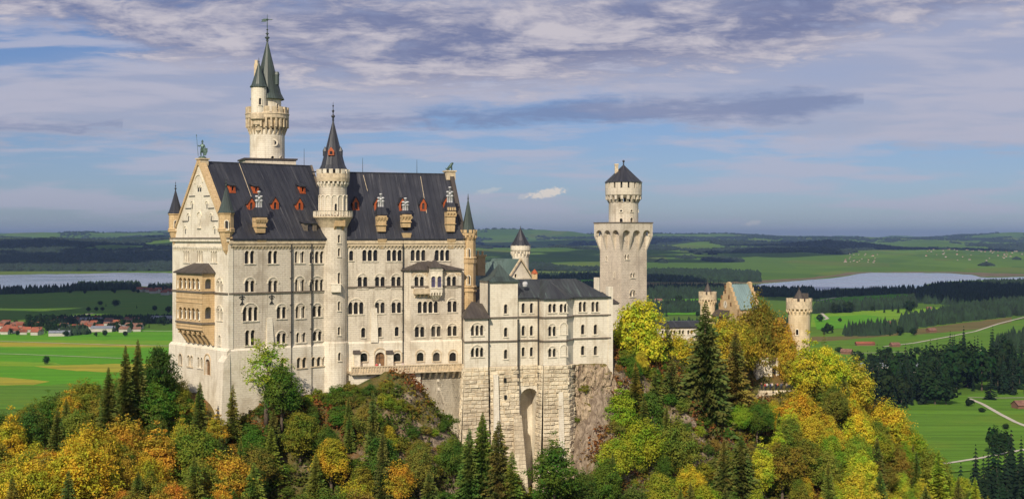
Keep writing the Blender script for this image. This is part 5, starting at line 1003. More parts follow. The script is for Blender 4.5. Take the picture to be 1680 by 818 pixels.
fg, fb, fy, fd, fo = field_mat('bright_meadow', (.10, .30, .012)), field_mat('mown_meadow', (.17, .33, .02)), field_mat('hay_strip', (.34, .33, .035)), field_mat('deep_meadow', (.105, .22, .02)), field_mat('stubble', (.15, .13, .045))  # bright green partly paints in the sunlit band, partly real field colour
fields = [(fg, [(-160, 541), (760, 541), (760, 545), (760, 650), (-160, 660)]), (fb, [(-160, 556), (760, 561), (760, 572), (-160, 569)]), (fy, [(-160, 560), (60, 561), (230, 565), (280, 569), (-160, 567)]), (fb, [(-160, 589), (90, 594), (110, 601), (-160, 598)]), (fy, [(55, 600), (190, 596), (760, 601), (760, 610), (170, 610), (100, 606)]),
          (fy, [(-160, 617), (0, 618), (82, 625), (55, 631), (-160, 633)]), (fd, [(-160, 634), (60, 632), (130, 628), (220, 634), (220, 670), (-160, 672)]), (fd, [(-160, 480), (130, 480), (760, 482), (760, 524), (-160, 524)]),
          (fb, [(1333, 508), (1400, 509), (1500, 507), (1575, 502), (1560, 508), (1478, 521), (1440, 536), (1380, 538), (1330, 536)]), (fg, [(1335, 520), (1420, 516), (1470, 524), (1440, 534), (1340, 540)]), (fd, [(1020, 552), (1500, 543), (1680, 524), (1820, 520), (1820, 610), (1020, 618)]), (fo, [(1494, 541), (1560, 532), (1660, 520), (1660, 528), (1600, 540), (1500, 549)]), (fo, [(1330, 552), (1420, 550), (1470, 543), (1480, 549), (1390, 557), (1330, 560)]),
          (fg, [(1345, 487), (1400, 484), (1480, 481), (1500, 484), (1470, 493), (1400, 497), (1345, 500)]), (fd, [(1440, 668), (1700, 630), (1850, 640), (1850, 745), (1500, 780)]), (fg, [(1100, 490), (1240, 488), (1240, 500), (1100, 502)]), (fo, [(1060, 462), (1190, 463), (1200, 470), (1060, 474)]), (fg, [(800, 455), (985, 452), (985, 468), (870, 470)]), (fg, [(1090, 508), (1180, 508), (1180, 516), (1090, 516)])]
for i, (m_, pts) in enumerate(fields): sheet('meadow', wavy(pts, .5, 20 + i), m_, .35 + .03 * i)
gv = plain_mat('gravel_track', (.50, .46, .38), .95, 0, .15, .2)
def path(pts, w):
    P = [plain(x, y, 1.1) for x, y in pts]; mb = MB()
    for i in range(len(P) - 1):
        a, b_ = P[i], P[i + 1]; d = (b_ - a).normalized(); n = Vector((-d.y, d.x, 0)) * w / 2; mb.face([a - n, b_ - n, b_ + n, a + n])
    tag(mb.build('path', gv), kind='structure')
path([(1590, 653), (1612, 662), (1640, 678), (1665, 691), (1700, 705)], 4.5); path([(1500, 765), (1560, 758), (1610, 750), (1650, 742), (1700, 733)], 4); path([(1588, 651), (1640, 652), (1720, 651)], 3)
path([(1450, 568), (1500, 562), (1560, 551), (1600, 543), (1640, 530), (1680, 520), (1720, 515)], 5); path([(1395, 579), (1470, 577), (1560, 577), (1680, 570)], 3); path([(1340, 493), (1375, 487), (1420, 484)], 9); path([(1346, 512), (1358, 522), (1352, 524)], 7)
path([(-100, 556), (60, 561), (180, 565), (300, 567)], 5); path([(-60, 578), (20, 580), (100, 583), (200, 587)], 4); path([(110, 520), (135, 516), (155, 513)], 7); path([(150, 544), (200, 542), (290, 543)], 6)

# ------------------------------------------------------------------ castle hill
ctl = [(375, 700, 249), (300, 642, 262), (280, 625, 268), (450, 664, 254), (520, 646, 261), (575, 644, 261), (610, 628, 263), (640, 616, 263), (675, 622, 264), (700, 650, 266), (720, 698, 266), (760, 716, 263), (800, 815, 260), (860, 835, 262), (945, 815, 262), (966, 720, 268), (900, 840, 262), (930, 840, 262.5), (868, 850, 270), (890, 840, 268), (930, 830, 267), (962, 606, 275), (1000, 602, 277), (1030, 640, 276), (1040, 720, 272), (985, 745, 266), (1275, 674, 310), (1250, 672, 310), (1300, 674, 310), (1278, 712, 304), (1340, 640, 318), (1430, 725, 322), (1520, 790, 322)]
cp = [tuple(at(*c)) for c in ctl] + [(10, 295, -26), (40, 305, -27), (60, 322, -30), (55, 335, -28), (-50, 285, -29), (-20, 300, -27), (125, 325, -82), (170, 330, -128), (230, 340, -178), (-90, 200, -48), (-70, 200, -45), (-50, 200, -51), (-95, 225, -41), (-80, 245, -37.5), (-75, 262, -35), (-120, 235, -52), (-150, 240, -80), (-200, 250, -135), (-260, 260, -178),
     (-60, 225, -45), (-40, 236, -50), (-25, 242, -47), (-10, 242, -58), (5, 245, -62), (20, 252, -60), (40, 264, -57), (60, 280, -54), (80, 294, -57), (100, 300, -71), (-20, 200, -74), (10, 205, -85), (50, 225, -90), (90, 245, -96), (-85, 150, -66), (-40, 150, -92), (0, 150, -120), (60, 170, -130), (-100, 80, -118), (0, 80, -155), (100, 100, -172),
     (-90, 320, -75), (-40, 335, -58), (20, 350, -58), (70, 372, -68), (110, 370, -100), (-100, 430, -172), (0, 430, -150), (80, 445, -150), (150, 420, -176), (-260, 100, -178), (0, 20, -178), (-150, 20, -178), (200, 100, -178), (260, 200, -178), (260, 420, -178), (100, 500, -178), (-100, 500, -178), (-260, 400, -178), (-260, 500, -178), (260, 500, -178)]
cp = np.array(cp)
def tps(r2): return np.where(r2 > 0, .5 * r2 * np.log(np.maximum(r2, 1e-12)), 0)
def solve(P):
    S = P[:, :2] / 100; n = len(P); K_ = tps(((S[:, None] - S[None]) ** 2).sum(-1)) + np.eye(n) * .0008; A_ = np.zeros((n + 3, n + 3)); A_[:n, :n] = K_; A_[:n, n] = 1; A_[:n, n + 1:] = S; A_[n:, :n] = A_[:n, n:].T
    return S, np.linalg.solve(A_, np.concatenate([P[:, 2], np.zeros(3)]))
_S, _w = solve(cp)
def Hhill(X, Y, rough=True):
    X = np.asarray(X, float); Y = np.asarray(Y, float); q = np.stack([X.ravel(), Y.ravel()], -1) / 100; n = len(_S)
    z = tps(((q[:, None] - _S[None]) ** 2).sum(-1)) @ _w[:n] + _w[n] + q @ _w[n + 1:]; z = z.reshape(X.shape)
    if rough: z = z + 3.0 * (fbm(X / 9, Y / 9, 4, 31) - .5) + 1.8 * (np.abs(fbm(X / 4, Y / 4, 3, 41) - .5) * 2 - .3)
    return z
hm_, t, b, o = mat('hill_ground'); g = t.n('ShaderNodeNewGeometry'); P_ = g.outputs['Position']; sp = t.n('ShaderNodeSeparateXYZ'); t.link(g.outputs['True Normal'], sp.inputs[0])
n1, n2, n3 = t.noise(P_, .09, 5, .6), t.noise(P_, .6, 6, .7, .4), t.noise(P_, 2.4, 5, .7)
ps = t.n('ShaderNodeSeparateXYZ'); t.link(P_, ps.inputs[0]); cr = t.noise(t.vec(t.m('MULTIPLY', ps.outputs[0], 1.1), t.m('MULTIPLY', ps.outputs[1], 1.1), t.m('MULTIPLY', ps.outputs[2], .3)), 1, 6, .7, .8)
rock = t.mix(t.ss(cr, .35, .65), (.16, .115, .08), (.42, .33, .24)); rock = t.mix(t.m('MULTIPLY', t.ss(n3, .5, .7), .5), rock, (.10, .075, .05))
grass = t.mix(t.ss(n2, .35, .65), (.055, .075, .012), (.16, .12, .03)); grass = t.mix(t.m('MULTIPLY', t.ss(n1, .5, .65), .7), grass, (.20, .085, .03))
k = t.ss(t.m('ADD', sp.outputs[2], t.m('MULTIPLY_ADD', n2, .5, -.25)), .50, .66); t.link(t.mix(k, rock, grass), b.inputs['Base Color']); b.inputs['Roughness'].default_value = .95
bp = t.n('ShaderNodeBump'); bp.inputs['Distance'].default_value = .5; t.link(t.m('ADD', cr, t.m('MULTIPLY', n3, .6)), bp.inputs['Height']); t.link(bp.outputs[0], b.inputs['Normal'])
xs = np.arange(-262, 263, 1.6); ys = np.arange(10, 505, 1.6); XX, YY = np.meshgrid(xs, ys); HZ = Hhill(XX, YY)
tag(grid_mesh('castle_hill', XX, YY, HZ, hm_, False), kind='structure')
def ground(x, y): 
    i, j = (y - ys[0]) / 1.6, (x - xs[0]) / 1.6; a, c = int(i), int(j); f, q = i - a, j - c
    if a < 0 or c < 0 or a >= len(ys) - 1 or c >= len(xs) - 1: return -170.0
    return float(HZ[a, c] * (1 - f) * (1 - q) + HZ[a, c + 1] * (1 - f) * q + HZ[a + 1, c] * f * (1 - q) + HZ[a + 1, c + 1] * f * q)
# crag below the right-hand front of the annex
cm_, t, b, o = mat('crag_rock'); g = t.n('ShaderNodeNewGeometry'); P_ = g.outputs['Position']; ps = t.n('ShaderNodeSeparateXYZ'); t.link(P_, ps.inputs[0])
cr = t.noise(t.vec(t.m('MULTIPLY', ps.outputs[0], .7), t.m('MULTIPLY', ps.outputs[1], .7), t.m('MULTIPLY', ps.outputs[2], .16)), 1, 7, .7, .7); n3 = t.noise(P_, 1.6, 6, .7)
c_ = t.mix(t.ss(cr, .36, .62), (.23, .16, .11), (.56, .44, .30)); c_ = t.mix(t.m('MULTIPLY', t.ss(n3, .52, .66), .6), c_, (.13, .09, .065)); gn = t.n('ShaderNodeSeparateXYZ'); t.link(g.outputs['True Normal'], gn.inputs[0]); c_ = t.mix(t.ss(t.m('ADD', gn.outputs[2], t.m('MULTIPLY', n3, .3)), .75, .85), c_, (.15, .12, .02))
t.link(c_, b.inputs['Base Color']); b.inputs['Roughness'].default_value = .95; bp = t.n('ShaderNodeBump'); bp.inputs['Distance'].default_value = .5; t.link(t.m('ADD', cr, n3), bp.inputs['Height']); t.link(bp.outputs[0], b.inputs['Normal'])
us = np.linspace(K.u(941, .6), K.u(1036, .6), 170); zs_ = np.linspace(-62, -25.3, 200); UU, ZZ = np.meshgrid(us, zs_); fz = (-25.3 - ZZ)
fu = (UU - us[0]) / (us[-1] - us[0]); drop = np.maximum(0, fu - .52) * 26
ZT = np.where(ZZ > -25.3 - drop, -25.3 - drop - .0 * ZZ, ZZ); V = .55 - .10 * fz - 2.6 * (fbm(UU / 3.2, ZZ / 7, 4, 55) - .5) - 2.6 * np.abs(fbm(UU / 1.7 + 5 + .4 * fbm(UU / 2, ZZ / 2, 2, 8), ZZ / 4.5, 4, 57) - .5) - 1.1 * np.floor(3.2 * fbm(UU / 2.3 + 9, ZZ / 3.6, 3, 71)) / 3.2 - .7 * fbm(UU / .6, ZZ / .9, 3, 73) - np.where(fz > 15, 1.2, 0) - np.where(fz > 23, 1.2, 0) + .25
V = np.where(ZZ > -25.3 - drop - .01, V + 3.0, V)
o = grid_mesh('rock_crag', K.O.x + UU * K.t.x + V * K.n.x, K.O.y + UU * K.t.y + V * K.n.y, ZT + .25 * (fbm(UU, ZZ, 3, 3) - .5), cm_, False); tag(o, kind='structure')

# ------------------------------------------------------------------ foliage
def leaf_mat(name, trans=.25, speck=.35, hue=.0):
    m, t, b, o = mat(name); oi = t.n('ShaderNodeObjectInfo'); g = t.n('ShaderNodeNewGeometry'); tc = t.n('ShaderNodeTexCoord')
    n = t.noise(g.outputs['Position'], .8, 4, .7); n2 = t.noise(g.outputs['Position'], .28, 3, .6); ri = g.outputs['Random Per Island']
    turn = t.noise(g.outputs['Position'], .33, 3, .6); gr = t.mix(1.0, oi.outputs['Color'], (.42, .80, .8), 'MULTIPLY'); base = t.mix(t.m('MULTIPLY', t.ss(turn, .42, .62), .75), oi.outputs['Color'], gr); hs = t.n('ShaderNodeHueSaturation'); t.link(base, hs.inputs['Color']); t.link(t.m('ADD', t.m('MULTIPLY_ADD', ri, .04, .48), t.m('MULTIPLY_ADD', n2, .06, -.03)), hs.inputs['Hue']); t.link(t.m('MULTIPLY_ADD', ri, .5, .75), hs.inputs['Value']); hs.inputs['Saturation'].default_value = 1.0
    b.inputs['Roughness'].default_value = .8; b.inputs['Specular IOR Level'].default_value = .15; t.link(hs.outputs[0], b.inputs['Base Color'])
    tr = t.n('ShaderNodeBsdfTranslucent'); t.link(hs.outputs[0], tr.inputs[0]); mx = t.n('ShaderNodeMixShader'); mx.inputs[0].default_value = trans; t.link(b.outputs[0], mx.inputs[1]); t.link(tr.outputs[0], mx.inputs[2]); t.link(mx.outputs[0], o.inputs[0]); return m
LEAF = leaf_mat('autumn_leaves', .36); NEED = leaf_mat('spruce_needles', .2)
BARK = plain_mat('bark', (.10, .075, .055), .95, 0, .35, 3); BARKG = plain_mat('grey_bark', (.22, .19, .16), .95, 0, .35, 3)
def quads(cen, nrm, size, asp, rs):
    n = len(cen); nrm = nrm / np.linalg.norm(nrm, axis=1, keepdims=True); a = rs.normal(size=(n, 3)); t = np.cross(nrm, a); t /= np.linalg.norm(t, axis=1, keepdims=True); bt = np.cross(nrm, t); s = size[:, None]
    v = np.stack([cen - t * s, cen - bt * s * asp + nrm * s * .15, cen + t * s, cen + bt * s * asp + nrm * s * .15], 1).reshape(-1, 3); return v, np.arange(n * 4).reshape(n, 4)
def make_deciduous(seed, H=12.0, rx=4.2, nclu=200, nleaf=58, size=.20, low=.25, trunk=True, gappy=1.0, taper=.52):
    rs = np.random.RandomState(seed); root = bpy.data.objects.new('broadleaf_tree', None); COL.objects.link(root)
    cz = H * (low + 1) / 2; rz = H * (1 - low) / 2; d = rs.normal(size=(nclu, 3)); d /= np.linalg.norm(d, axis=1, keepdims=True); d[:, 2] = d[:, 2] * .9 + .12; rr = rs.uniform(.45, .95, nclu)[:, None] ** .7; C = d * rr * np.array([rx, rx, rz]) * rs.uniform(.82, 1.12, (nclu, 1)); az = np.arctan2(d[:, 1], d[:, 0]); q_ = rs.uniform(0, 6.28, 3); C *= (1 + .22 * np.sin(2 * az + q_[0] + d[:, 2] * 2) + .16 * np.sin(5 * az + q_[1]) + .14 * np.sin(4 * d[:, 2] + 3 * az + q_[2]))[:, None]; tt_ = np.clip(C[:, 2] / rz, -1, 1.3); C[:, :2] *= (1.12 - taper * np.maximum(tt_ + .25, 0) ** 1.1)[:, None].clip(.12, 2); C += np.array([0, 0, cz])
    cr_ = rs.uniform(.10, .23, nclu) * rx * gappy; idx = np.repeat(np.arange(nclu), nleaf); off = rs.normal(size=(len(idx), 3)) * .72; off[:, 2] *= .62; P = C[idx] + off * cr_[idx][:, None]; lo_ = rs.rand(len(P)) < .2; dd = rs.normal(size=(lo_.sum(), 3)); dd /= np.linalg.norm(dd, axis=1, keepdims=True); P[lo_] = dd * rs.uniform(.5, 1.0, (lo_.sum(), 1)) * np.array([rx, rx, rz]) * .95 + np.array([0, 0, cz])
    out = (P - np.array([0, 0, cz])) / np.array([rx, rx, rz]); N = off * .7 + out * .9 + np.array([0, 0, .55]) + rs.normal(size=P.shape) * .8; v, f = quads(P, N, rs.uniform(.55, 1.15, len(P)) * size, .62, rs)
    o = raw_mesh('crown', v, f, LEAF); o.parent = root; mb = MB(); p = Vector((0, 0, -1.5)); top = Vector((rs.uniform(-.4, .4), rs.uniform(-.4, .4), H * .62)); w = H * .022
    mb.tube(p, Vector((0, 0, H * low * .9)), w * 1.25, w, 7); mb.tube(Vector((0, 0, H * low * .9)), top, w, w * .35, 7)
    for i in rs.choice(nclu, 14, False):
        c = Vector(C[i]); z = min(H * .6, max(H * low * .7, c.z - rs.uniform(.12, .3) * H)); s = Vector((top.x * z / top.z, top.y * z / top.z, z)); m_ = (s + c) / 2 + Vector((0, 0, -.25)); mb.tube(s, m_, w * .42, w * .26, 5); mb.tube(m_, c, w * .26, w * .1, 5)
    tk = mb.build('trunk', BARK); tk.parent = root; return root
def make_spruce(seed, H=18.0, Rm=3.4, lev=34, nb=9, dens=1.0, low=.06):
    rs = np.random.RandomState(seed); root = bpy.data.objects.new('spruce_tree', None); COL.objects.link(root); V = []; Fc = []; k = 0
    for l in range(lev):
        f = l / (lev - 1); z = H * (low + (1 - low) * f ** .93); R_ = Rm * (1 - f) ** .82 * rs.uniform(.78, 1.12) + .12
        for j in range(max(3, int(nb * (1 - f * .55)))):
            a = rs.uniform(0, 2 * math.pi); L_ = R_ * rs.uniform(.65, 1.12); dr = rs.uniform(.18, .42); d = np.array([math.cos(a), math.sin(a), 0]); sd = np.array([-d[1], d[0], 0]); ns = max(3, int(7 * L_ / Rm) + 1)
            for q in range(ns):
                g_ = (q + .6) / ns; c = d * L_ * g_ + np.array([0, 0, z - dr * L_ * g_ ** 1.3 + .10 * L_ * g_ ** 3]); wd = (.22 * (1 - g_ * .5) * L_ ** .6 + .08) * rs.uniform(.7, 1.3); ln = L_ / ns * 1.0
                for s in (-1, 1):
                    tip = c + sd * s * wd + d * ln * .9 + np.array([0, 0, -wd * rs.uniform(.3, .9)]); V += [c - d * ln * .6, c + d * ln * .5, tip + d * ln * .35, tip - d * ln * .35 - np.array([0, 0, .12])]; Fc.append((k, k + 1, k + 2, k + 3)); k += 4
    o = raw_mesh('crown', np.array(V), np.array(Fc), NEED); o.parent = root; mb = MB(); mb.tube((0, 0, -1.5), (0, 0, H * .97), H * .016, .03, 7); tk = mb.build('trunk', BARK); tk.parent = root; return root
DEC = [make_deciduous(101), make_deciduous(102, 12, 3.6, 200, 56, .195, .18), make_deciduous(103, 12, 4.8, 220, 60, .21, .22), make_deciduous(104, 12, 3.0, 170, 54, .185, .15)]
OPEN = make_deciduous(110, 14, 3.6, 60, 46, .20, .28, True, 1.1)
SPR = [make_spruce(201, 18, 3.5, 60, 18), make_spruce(202, 18, 2.8, 60, 16), make_spruce(203, 18, 4.3, 64, 20), make_spruce(204, 18, 2.4, 56, 13)]
LARCH = make_spruce(206, 18, 3.0, 30, 6)
BUSH = [make_deciduous(120, 4, 2.3, 60, 60, .15, .02), make_deciduous(121, 4, 2.0, 54, 60, .14, .02)]
for r, h in [(x, 12.0) for x in DEC] + [(OPEN, 14.0)] + [(x, 18.0) for x in SPR] + [(LARCH, 18.0)] + [(x, 4.0) for x in BUSH]: r['h0'] = h
for r in BUSH: r.name = 'bush'
LARCH.name = 'larch_tree'
used = set()
YEL, GOLD, ORA, RUS, OLI, GRN, LIM, DRK, SPG, SPO = (.68, .56, .045), (.60, .44, .04), (.54, .32, .04), (.32, .23, .05), (.27, .25, .035), (.13, .20, .028), (.36, .38, .035), (.075, .11, .02), (.16, .17, .032), (.21, .21, .035)
def plant(proto, x, y, z, h, wide=1.0, col=GRN, label='', cat='tree', group=None, name=None):
    if proto.name in used: r = copy_tree(proto)
    else: r = proto; used.add(proto.name)
    if name: r.name = name
    s = h / proto['h0']; r.location = (x, y, z); r.scale = (s * wide, s * wide, s); r.rotation_euler = (0, 0, rnd.uniform(0, 6.28))
    j = [c * rnd.uniform(.86, 1.16) for c in col]
    for ch in r.children: ch.color = (*j, 1)
    r['label'] = label; r['category'] = cat
    if group: r['group'] = group
    return r
def hero(proto, px, pyb, pyt, Y, wide, col, label, cat='tree', name=None, group=None):
    x = (px - CX) / F * Y; g_ = ground(x, Y); zb_ = (HY - pyb) / F * Y if pyb else g_; h = (HY - pyt) / F * Y - zb_
    return plant(proto, x, Y, zb_, h, wide, col, label, cat, group, name)
# ------------------------------------------------------------------ single trees of the castle hill
hero(OPEN, 437, 690, 556, 249, 1.25, LIM, 'tall thin-leaved green tree with bare branches against the palace front', name='ash_tree')
hero(DEC[1], 462, 700, 598, 247, 1.0, GRN, 'bushy green tree at the foot of the thin-leaved tree by the palace front')
hero(SPR[3], 382, 720, 630, 245.5, 1.3, SPO, 'slender young spruce right of the white corner buttress')
hero(SPR[0], 328, 735, 626, 243, .9, SPG, 'dark spruce standing left of the white corner buttress')
hero(SPR[0], 226, 690, 556, 240, .8, SPG, 'taller of the two dark spruces on the left skyline beside the palace')
hero(SPR[1], 206, 692, 566, 238, 1.0, SPG, 'shorter of the two dark spruces on the left skyline beside the palace')
hero(SPR[1], 178, 700, 602, 230, 1.2, SPG, 'dark spruce by itself left of the twin skyline spruces')
hero(DEC[1], 262, 690, 566, 250, .75, DRK, 'dark leafy tree close to the left edge of the gable end')
hero(DEC[0], 290, 700, 622, 254, .9, OLI, 'olive bushy tree hiding the foot of the gable end')
hero(SPR[2], 792, 858, 676, 246, .8, SPG, 'left spruce of the dark clump before the rough stone bases')
hero(SPR[0], 818, 862, 690, 244, 1.05, SPG, 'right spruce of the dark clump before the rough stone bases')
hero(SPR[1], 770, 860, 702, 245, 1.2, SPG, 'small spruce at the left edge of the clump before the rough stone bases')
hero(SPR[3], 840, 870, 740, 243, 1.6, SPO, 'olive spruce low at the right edge of the clump before the rough stone bases')
hero(DEC[3], 909, 838, 724, 250, 1.35, GRN, 'light green tree standing alone in front of the rough stone apse base')
hero(DEC[0], 957, 850, 772, 254, .9, GRN, 'round green bush-like tree at the foot of the rock crag')
hero(SPR[2], 1005, 855, 742, 258, .7, SPG, 'dark spruce below the rock crag')
hero(DEC[1], 1047, 660, 488, 290, .95, YEL, 'tall yellow lime tree beside the square tower')
hero(DEC[3], 1030, 705, 575, 284, 1.2, LIM, 'yellow-green tree under the yellow lime beside the square tower')
hero(SPR[3], 1095, 640, 530, 300, 1.4, SPG, 'small dark spruce in front of the long low wing')
hero(SPR[2], 1158, 765, 494, 286, .88, SPG, 'biggest spruce of the hill, tall and dark green below the gatehouse')
hero(SPR[0], 1102, 800, 590, 282, 1.3, SPG, 'dark broad spruce left of the biggest spruce')
hero(SPR[0], 1207, 745, 540, 294, 1.05, SPO, 'olive spruce right of the biggest spruce, in front of the gatehouse')
hero(DEC[2], 1110, 640, 550, 303, 1.0, GOLD, 'golden maple before the low wing, left of the biggest spruce')
hero(DEC[0], 1190, 640, 520, 302, .95, GOLD, 'golden maple between the biggest spruce and the gatehouse gable')
hero(DEC[2], 1243, 665, 494, 322, .62, OLI, 'tall olive and gold maple hiding the gatehouse roof')
hero(DEC[0], 1274, 660, 520, 323, .8, ORA, 'orange maple above the viewing terrace')
hero(DEC[3], 1328, 690, 560, 311, .9, YEL, 'yellow tree in front of the right round turret')
hero(DEC[1], 1356, 690, 566, 315, .9, YEL, 'yellow tree right of the round turret with the dark cone')
hero(LARCH, 1352, 640, 545, 330, 1.1, SPO, 'olive spruce tip rising behind the yellow trees right of the turret')
hero(DEC[0], 1395, 715, 590, 318, 1.0, GOLD, 'golden tree on the skyline of the right-hand slope')
hero(SPR[0], 1385, 730, 612, 312, 1.0, SPO, 'dark olive spruce among golden trees of the right-hand slope')
hero(DEC[2], 1455, 760, 662, 318, 1.0, GOLD, 'golden tree lower down the skyline of the right-hand slope')
hero(SPR[3], 1540, 840, 738, 305, 1.6, LIM, 'pointed yellow-green larch near the foot of the right-hand slope', name='larch_tree')
hero(SPR[3], 1600, 850, 782, 300, 1.5, LIM, 'last pointed yellow-green larch at the lower right')
hero(DEC[3], 1292, 655, 548, 316.5, .7, GOLD, 'slim golden tree between the white terrace wall and the right round turret')
hero(DEC[0], 1214, 650, 528, 309, .8, ORA, 'orange and gold tree directly below the gatehouse gable')
hero(DEC[1], 1062, 640, 548, 302, .8, YEL, 'yellow tree before the left end of the low wing')
hero(DEC[3], 1135, 650, 556, 304, .9, GOLD, 'small golden tree before the right end of the low wing')
for px, py, h in ((958, 642, 14), (972, 662, 12), (992, 690, 18), (1008, 700, 22), (966, 706, 14), (1022, 672, 26), (946, 690, 9), (984, 640, 10), (1000, 655, 13)):
    u, z = K.px(px, py, .55 + .10 * ((py - 600) * .123)); v = .55 - .10 * (-25.3 - z); u, z = K.px(px, py, v); q = K.P(u, v - .3, z); plant(rnd.choice(BUSH), q.x, q.y, z - .3, h * q.y / F, 1.2, rnd.choice([OLI, LIM, GRN]), 'small bush rooted in a crack of the bare rock crag', 'bush', 'bushes rooted on the rock crag')
hero(DEC[1], 1062, 760, 640, 276, .9, GRN, 'green tree right of the rock crag, under the yellow-green tree')
hero(SPR[0], 1075, 770, 605, 279, 1.0, SPG, 'dark spruce between the rock crag and the biggest spruce')
hero(DEC[0], 1050, 800, 690, 268, 1.0, LIM, 'lime green tree low on the right flank of the rock crag')
hero(DEC[3], 1020, 740, 640, 272, 1.1, LIM, 'small yellow-green tree growing on the rock crag itself')
hero(DEC[2], 1110, 800, 690, 272, .9, OLI, 'olive tree low down between the crag and the exposed rock')
hero(DEC[1], 1140, 700, 600, 292, .9, GRN, 'green tree in the shade behind the biggest spruce')
hero(SPR[1], 612, 800, 640, 244, .8, SPO, 'thin olive spruce on the rocky knoll below the palace terrace')
hero(SPR[0], 628, 850, 705, 240, .8, SPG, 'dark spruce low on the rocky knoll below the palace terrace')
# ------------------------------------------------------------------ woods of the slope: limited by the skyline they have in the photograph
sky_pts = [(-60, 655), (0, 652), (60, 652), (100, 640), (150, 622), (190, 620), (235, 600), (275, 600), (300, 632), (345, 660), (372, 705), (420, 680), (450, 668), (490, 655), (530, 652), (575, 645), (590, 664), (640, 662), (680, 690), (720, 722), (760, 700), (850, 770), (880, 790), (950, 778), (990, 750), (1012, 650), (1030, 560), (1075, 560), (1092, 640), (1125, 700), (1195, 705), (1226, 620), (1238, 645), (1258, 655), (1306, 658), (1322, 600), (1345, 580), (1385, 596), (1420, 626), (1450, 660), (1500, 695), (1545, 752), (1600, 790), (1640, 815), (1800, 900)]
sx_, sy_ = zip(*sky_pts)
def skyline(px): return float(np.interp(px, sx_, sy_))
bare = [(575, 615, 700, 700), (690, 650, 735, 780), (940, 600, 1030, 770), (1135, 705, 1255, 800), (215, 672, 330, 745), (850, 600, 950, 800), (560, 730, 620, 800), (1240, 640, 1310, 690)]
def zone(px, py=900):
    if px < 280 and py < 760: return 'upper left slope', [(OLI, .5, 'olive'), (GRN, .28, 'green'), (DRK, .12, 'dark green'), (GOLD, .10, 'gold')], .1
    if px < 260: return 'lower left slope', [(GOLD, .36, 'gold'), (ORA, .09, 'orange'), (OLI, .39, 'olive'), (RUS, .08, 'russet'), (GRN, .08, 'green')], .04
    if px < 520: return 'slope below the gable end', [(OLI, .30, 'olive'), (GRN, .26, 'green'), (ORA, .14, 'orange'), (GOLD, .14, 'gold'), (DRK, .16, 'dark green')], .17
    if px < 780: return 'rocky knoll below the terrace', [(OLI, .34, 'olive'), (GRN, .30, 'green'), (RUS, .2, 'russet'), (GOLD, .16, 'gold')], .14
    if px < 1010: return 'gully below the annex', [(GRN, .5, 'green'), (OLI, .3, 'olive'), (LIM, .2, 'lime green')], .3
    if px < 1250: return 'slope below the square tower', [(GRN, .32, 'green'), (LIM, .24, 'lime green'), (OLI, .2, 'olive'), (YEL, .24, 'yellow')], .38
    return 'right-hand slope', [(YEL, .32, 'yellow'), (GOLD, .28, 'gold'), (LIM, .22, 'lime green'), (OLI, .18, 'olive')], .14
placed = []; tries = 0; nt = 0
bld = [(W.P(-3, -1.5, 0), W.P(26, 24, 0))]
def inside_castle(x, y):
    for fr, u0, u1, v0, v1 in ((W, -3.2, 24, -1.2, 25), (EW, -2, EL + 2, -4.2, 20), (K, -8, 25, -4.5, 13), (SR_, -3, 11, -3, 11), (TF, -.5, 9, -.2, 6), (CW, -1, 12, -.5, 8), (GHF, -5, 9, -.5, 11)):
        d = Vector((x, y)) - fr.O
        if u0 < d.dot(fr.t) < u1 and v0 < d.dot(fr.n) < v1: return True
    return (x - at(1311, 0, 322).x) ** 2 + (y - 322) ** 2 < 12
while tries < 24000 and nt < 400:
    tries += 1; y = rnd.uniform(196, 334); px = rnd.uniform(-30, 1640); x = (px - CX) / F * y
    if abs(x) > 200 or inside_castle(x, y): continue
    z = ground(x, y); pyb = HY - z / y * F
    if z < -112 or pyb > 980: continue
    lim = skyline(px) + rnd.uniform(0, 34); room = (pyb - lim) * y / F
    if room < 3.0: continue
    zn, cols, pc = zone(px, pyb - 40); in_bare = any(a < px < c and b_ < pyb - 25 < d for a, b_, c, d in bare)
    if in_bare and rnd.random() < .9: continue
    con = rnd.random() < pc; rr = (1.9 if con else 2.5); h = min(room, rnd.uniform(9, 17) if con else rnd.uniform(7, 13)); rr *= h / 12 + .35
    if any((x - a) ** 2 + (y - b_) ** 2 < ((rr + c) * .60) ** 2 for a, b_, c in placed): continue
    if pyb - h * F / y > 830: continue
    placed.append((x, y, rr)); nt += 1
    if con: hcol = SPG if rnd.random() < .65 else SPO; nm = 'dark' if hcol is SPG else 'olive'; plant(rnd.choice(SPR[:3]), x, y, z, h, rnd.uniform(.85, 1.2), hcol, f'{nm} spruce among the broadleaf trees of the {zn}', 'tree', f'{nm} spruces on the {zn}')
    else:
        q = rnd.random(); acc = 0
        for c3, w_, nm in cols:
            acc += w_
            if q < acc: break
        if h < 5: plant(rnd.choice(BUSH), x, y, z, max(h, 2.6), rnd.uniform(.9, 1.3), c3, f'low {nm} bush on the {zn}', 'bush', f'{nm} bushes on the {zn}')
        else: plant(rnd.choice(DEC), x, y, z, h, rnd.uniform(.85, 1.15), c3, f'{nm} autumn tree in the wood of the {zn}', 'tree', f'{nm} trees on the {zn}')
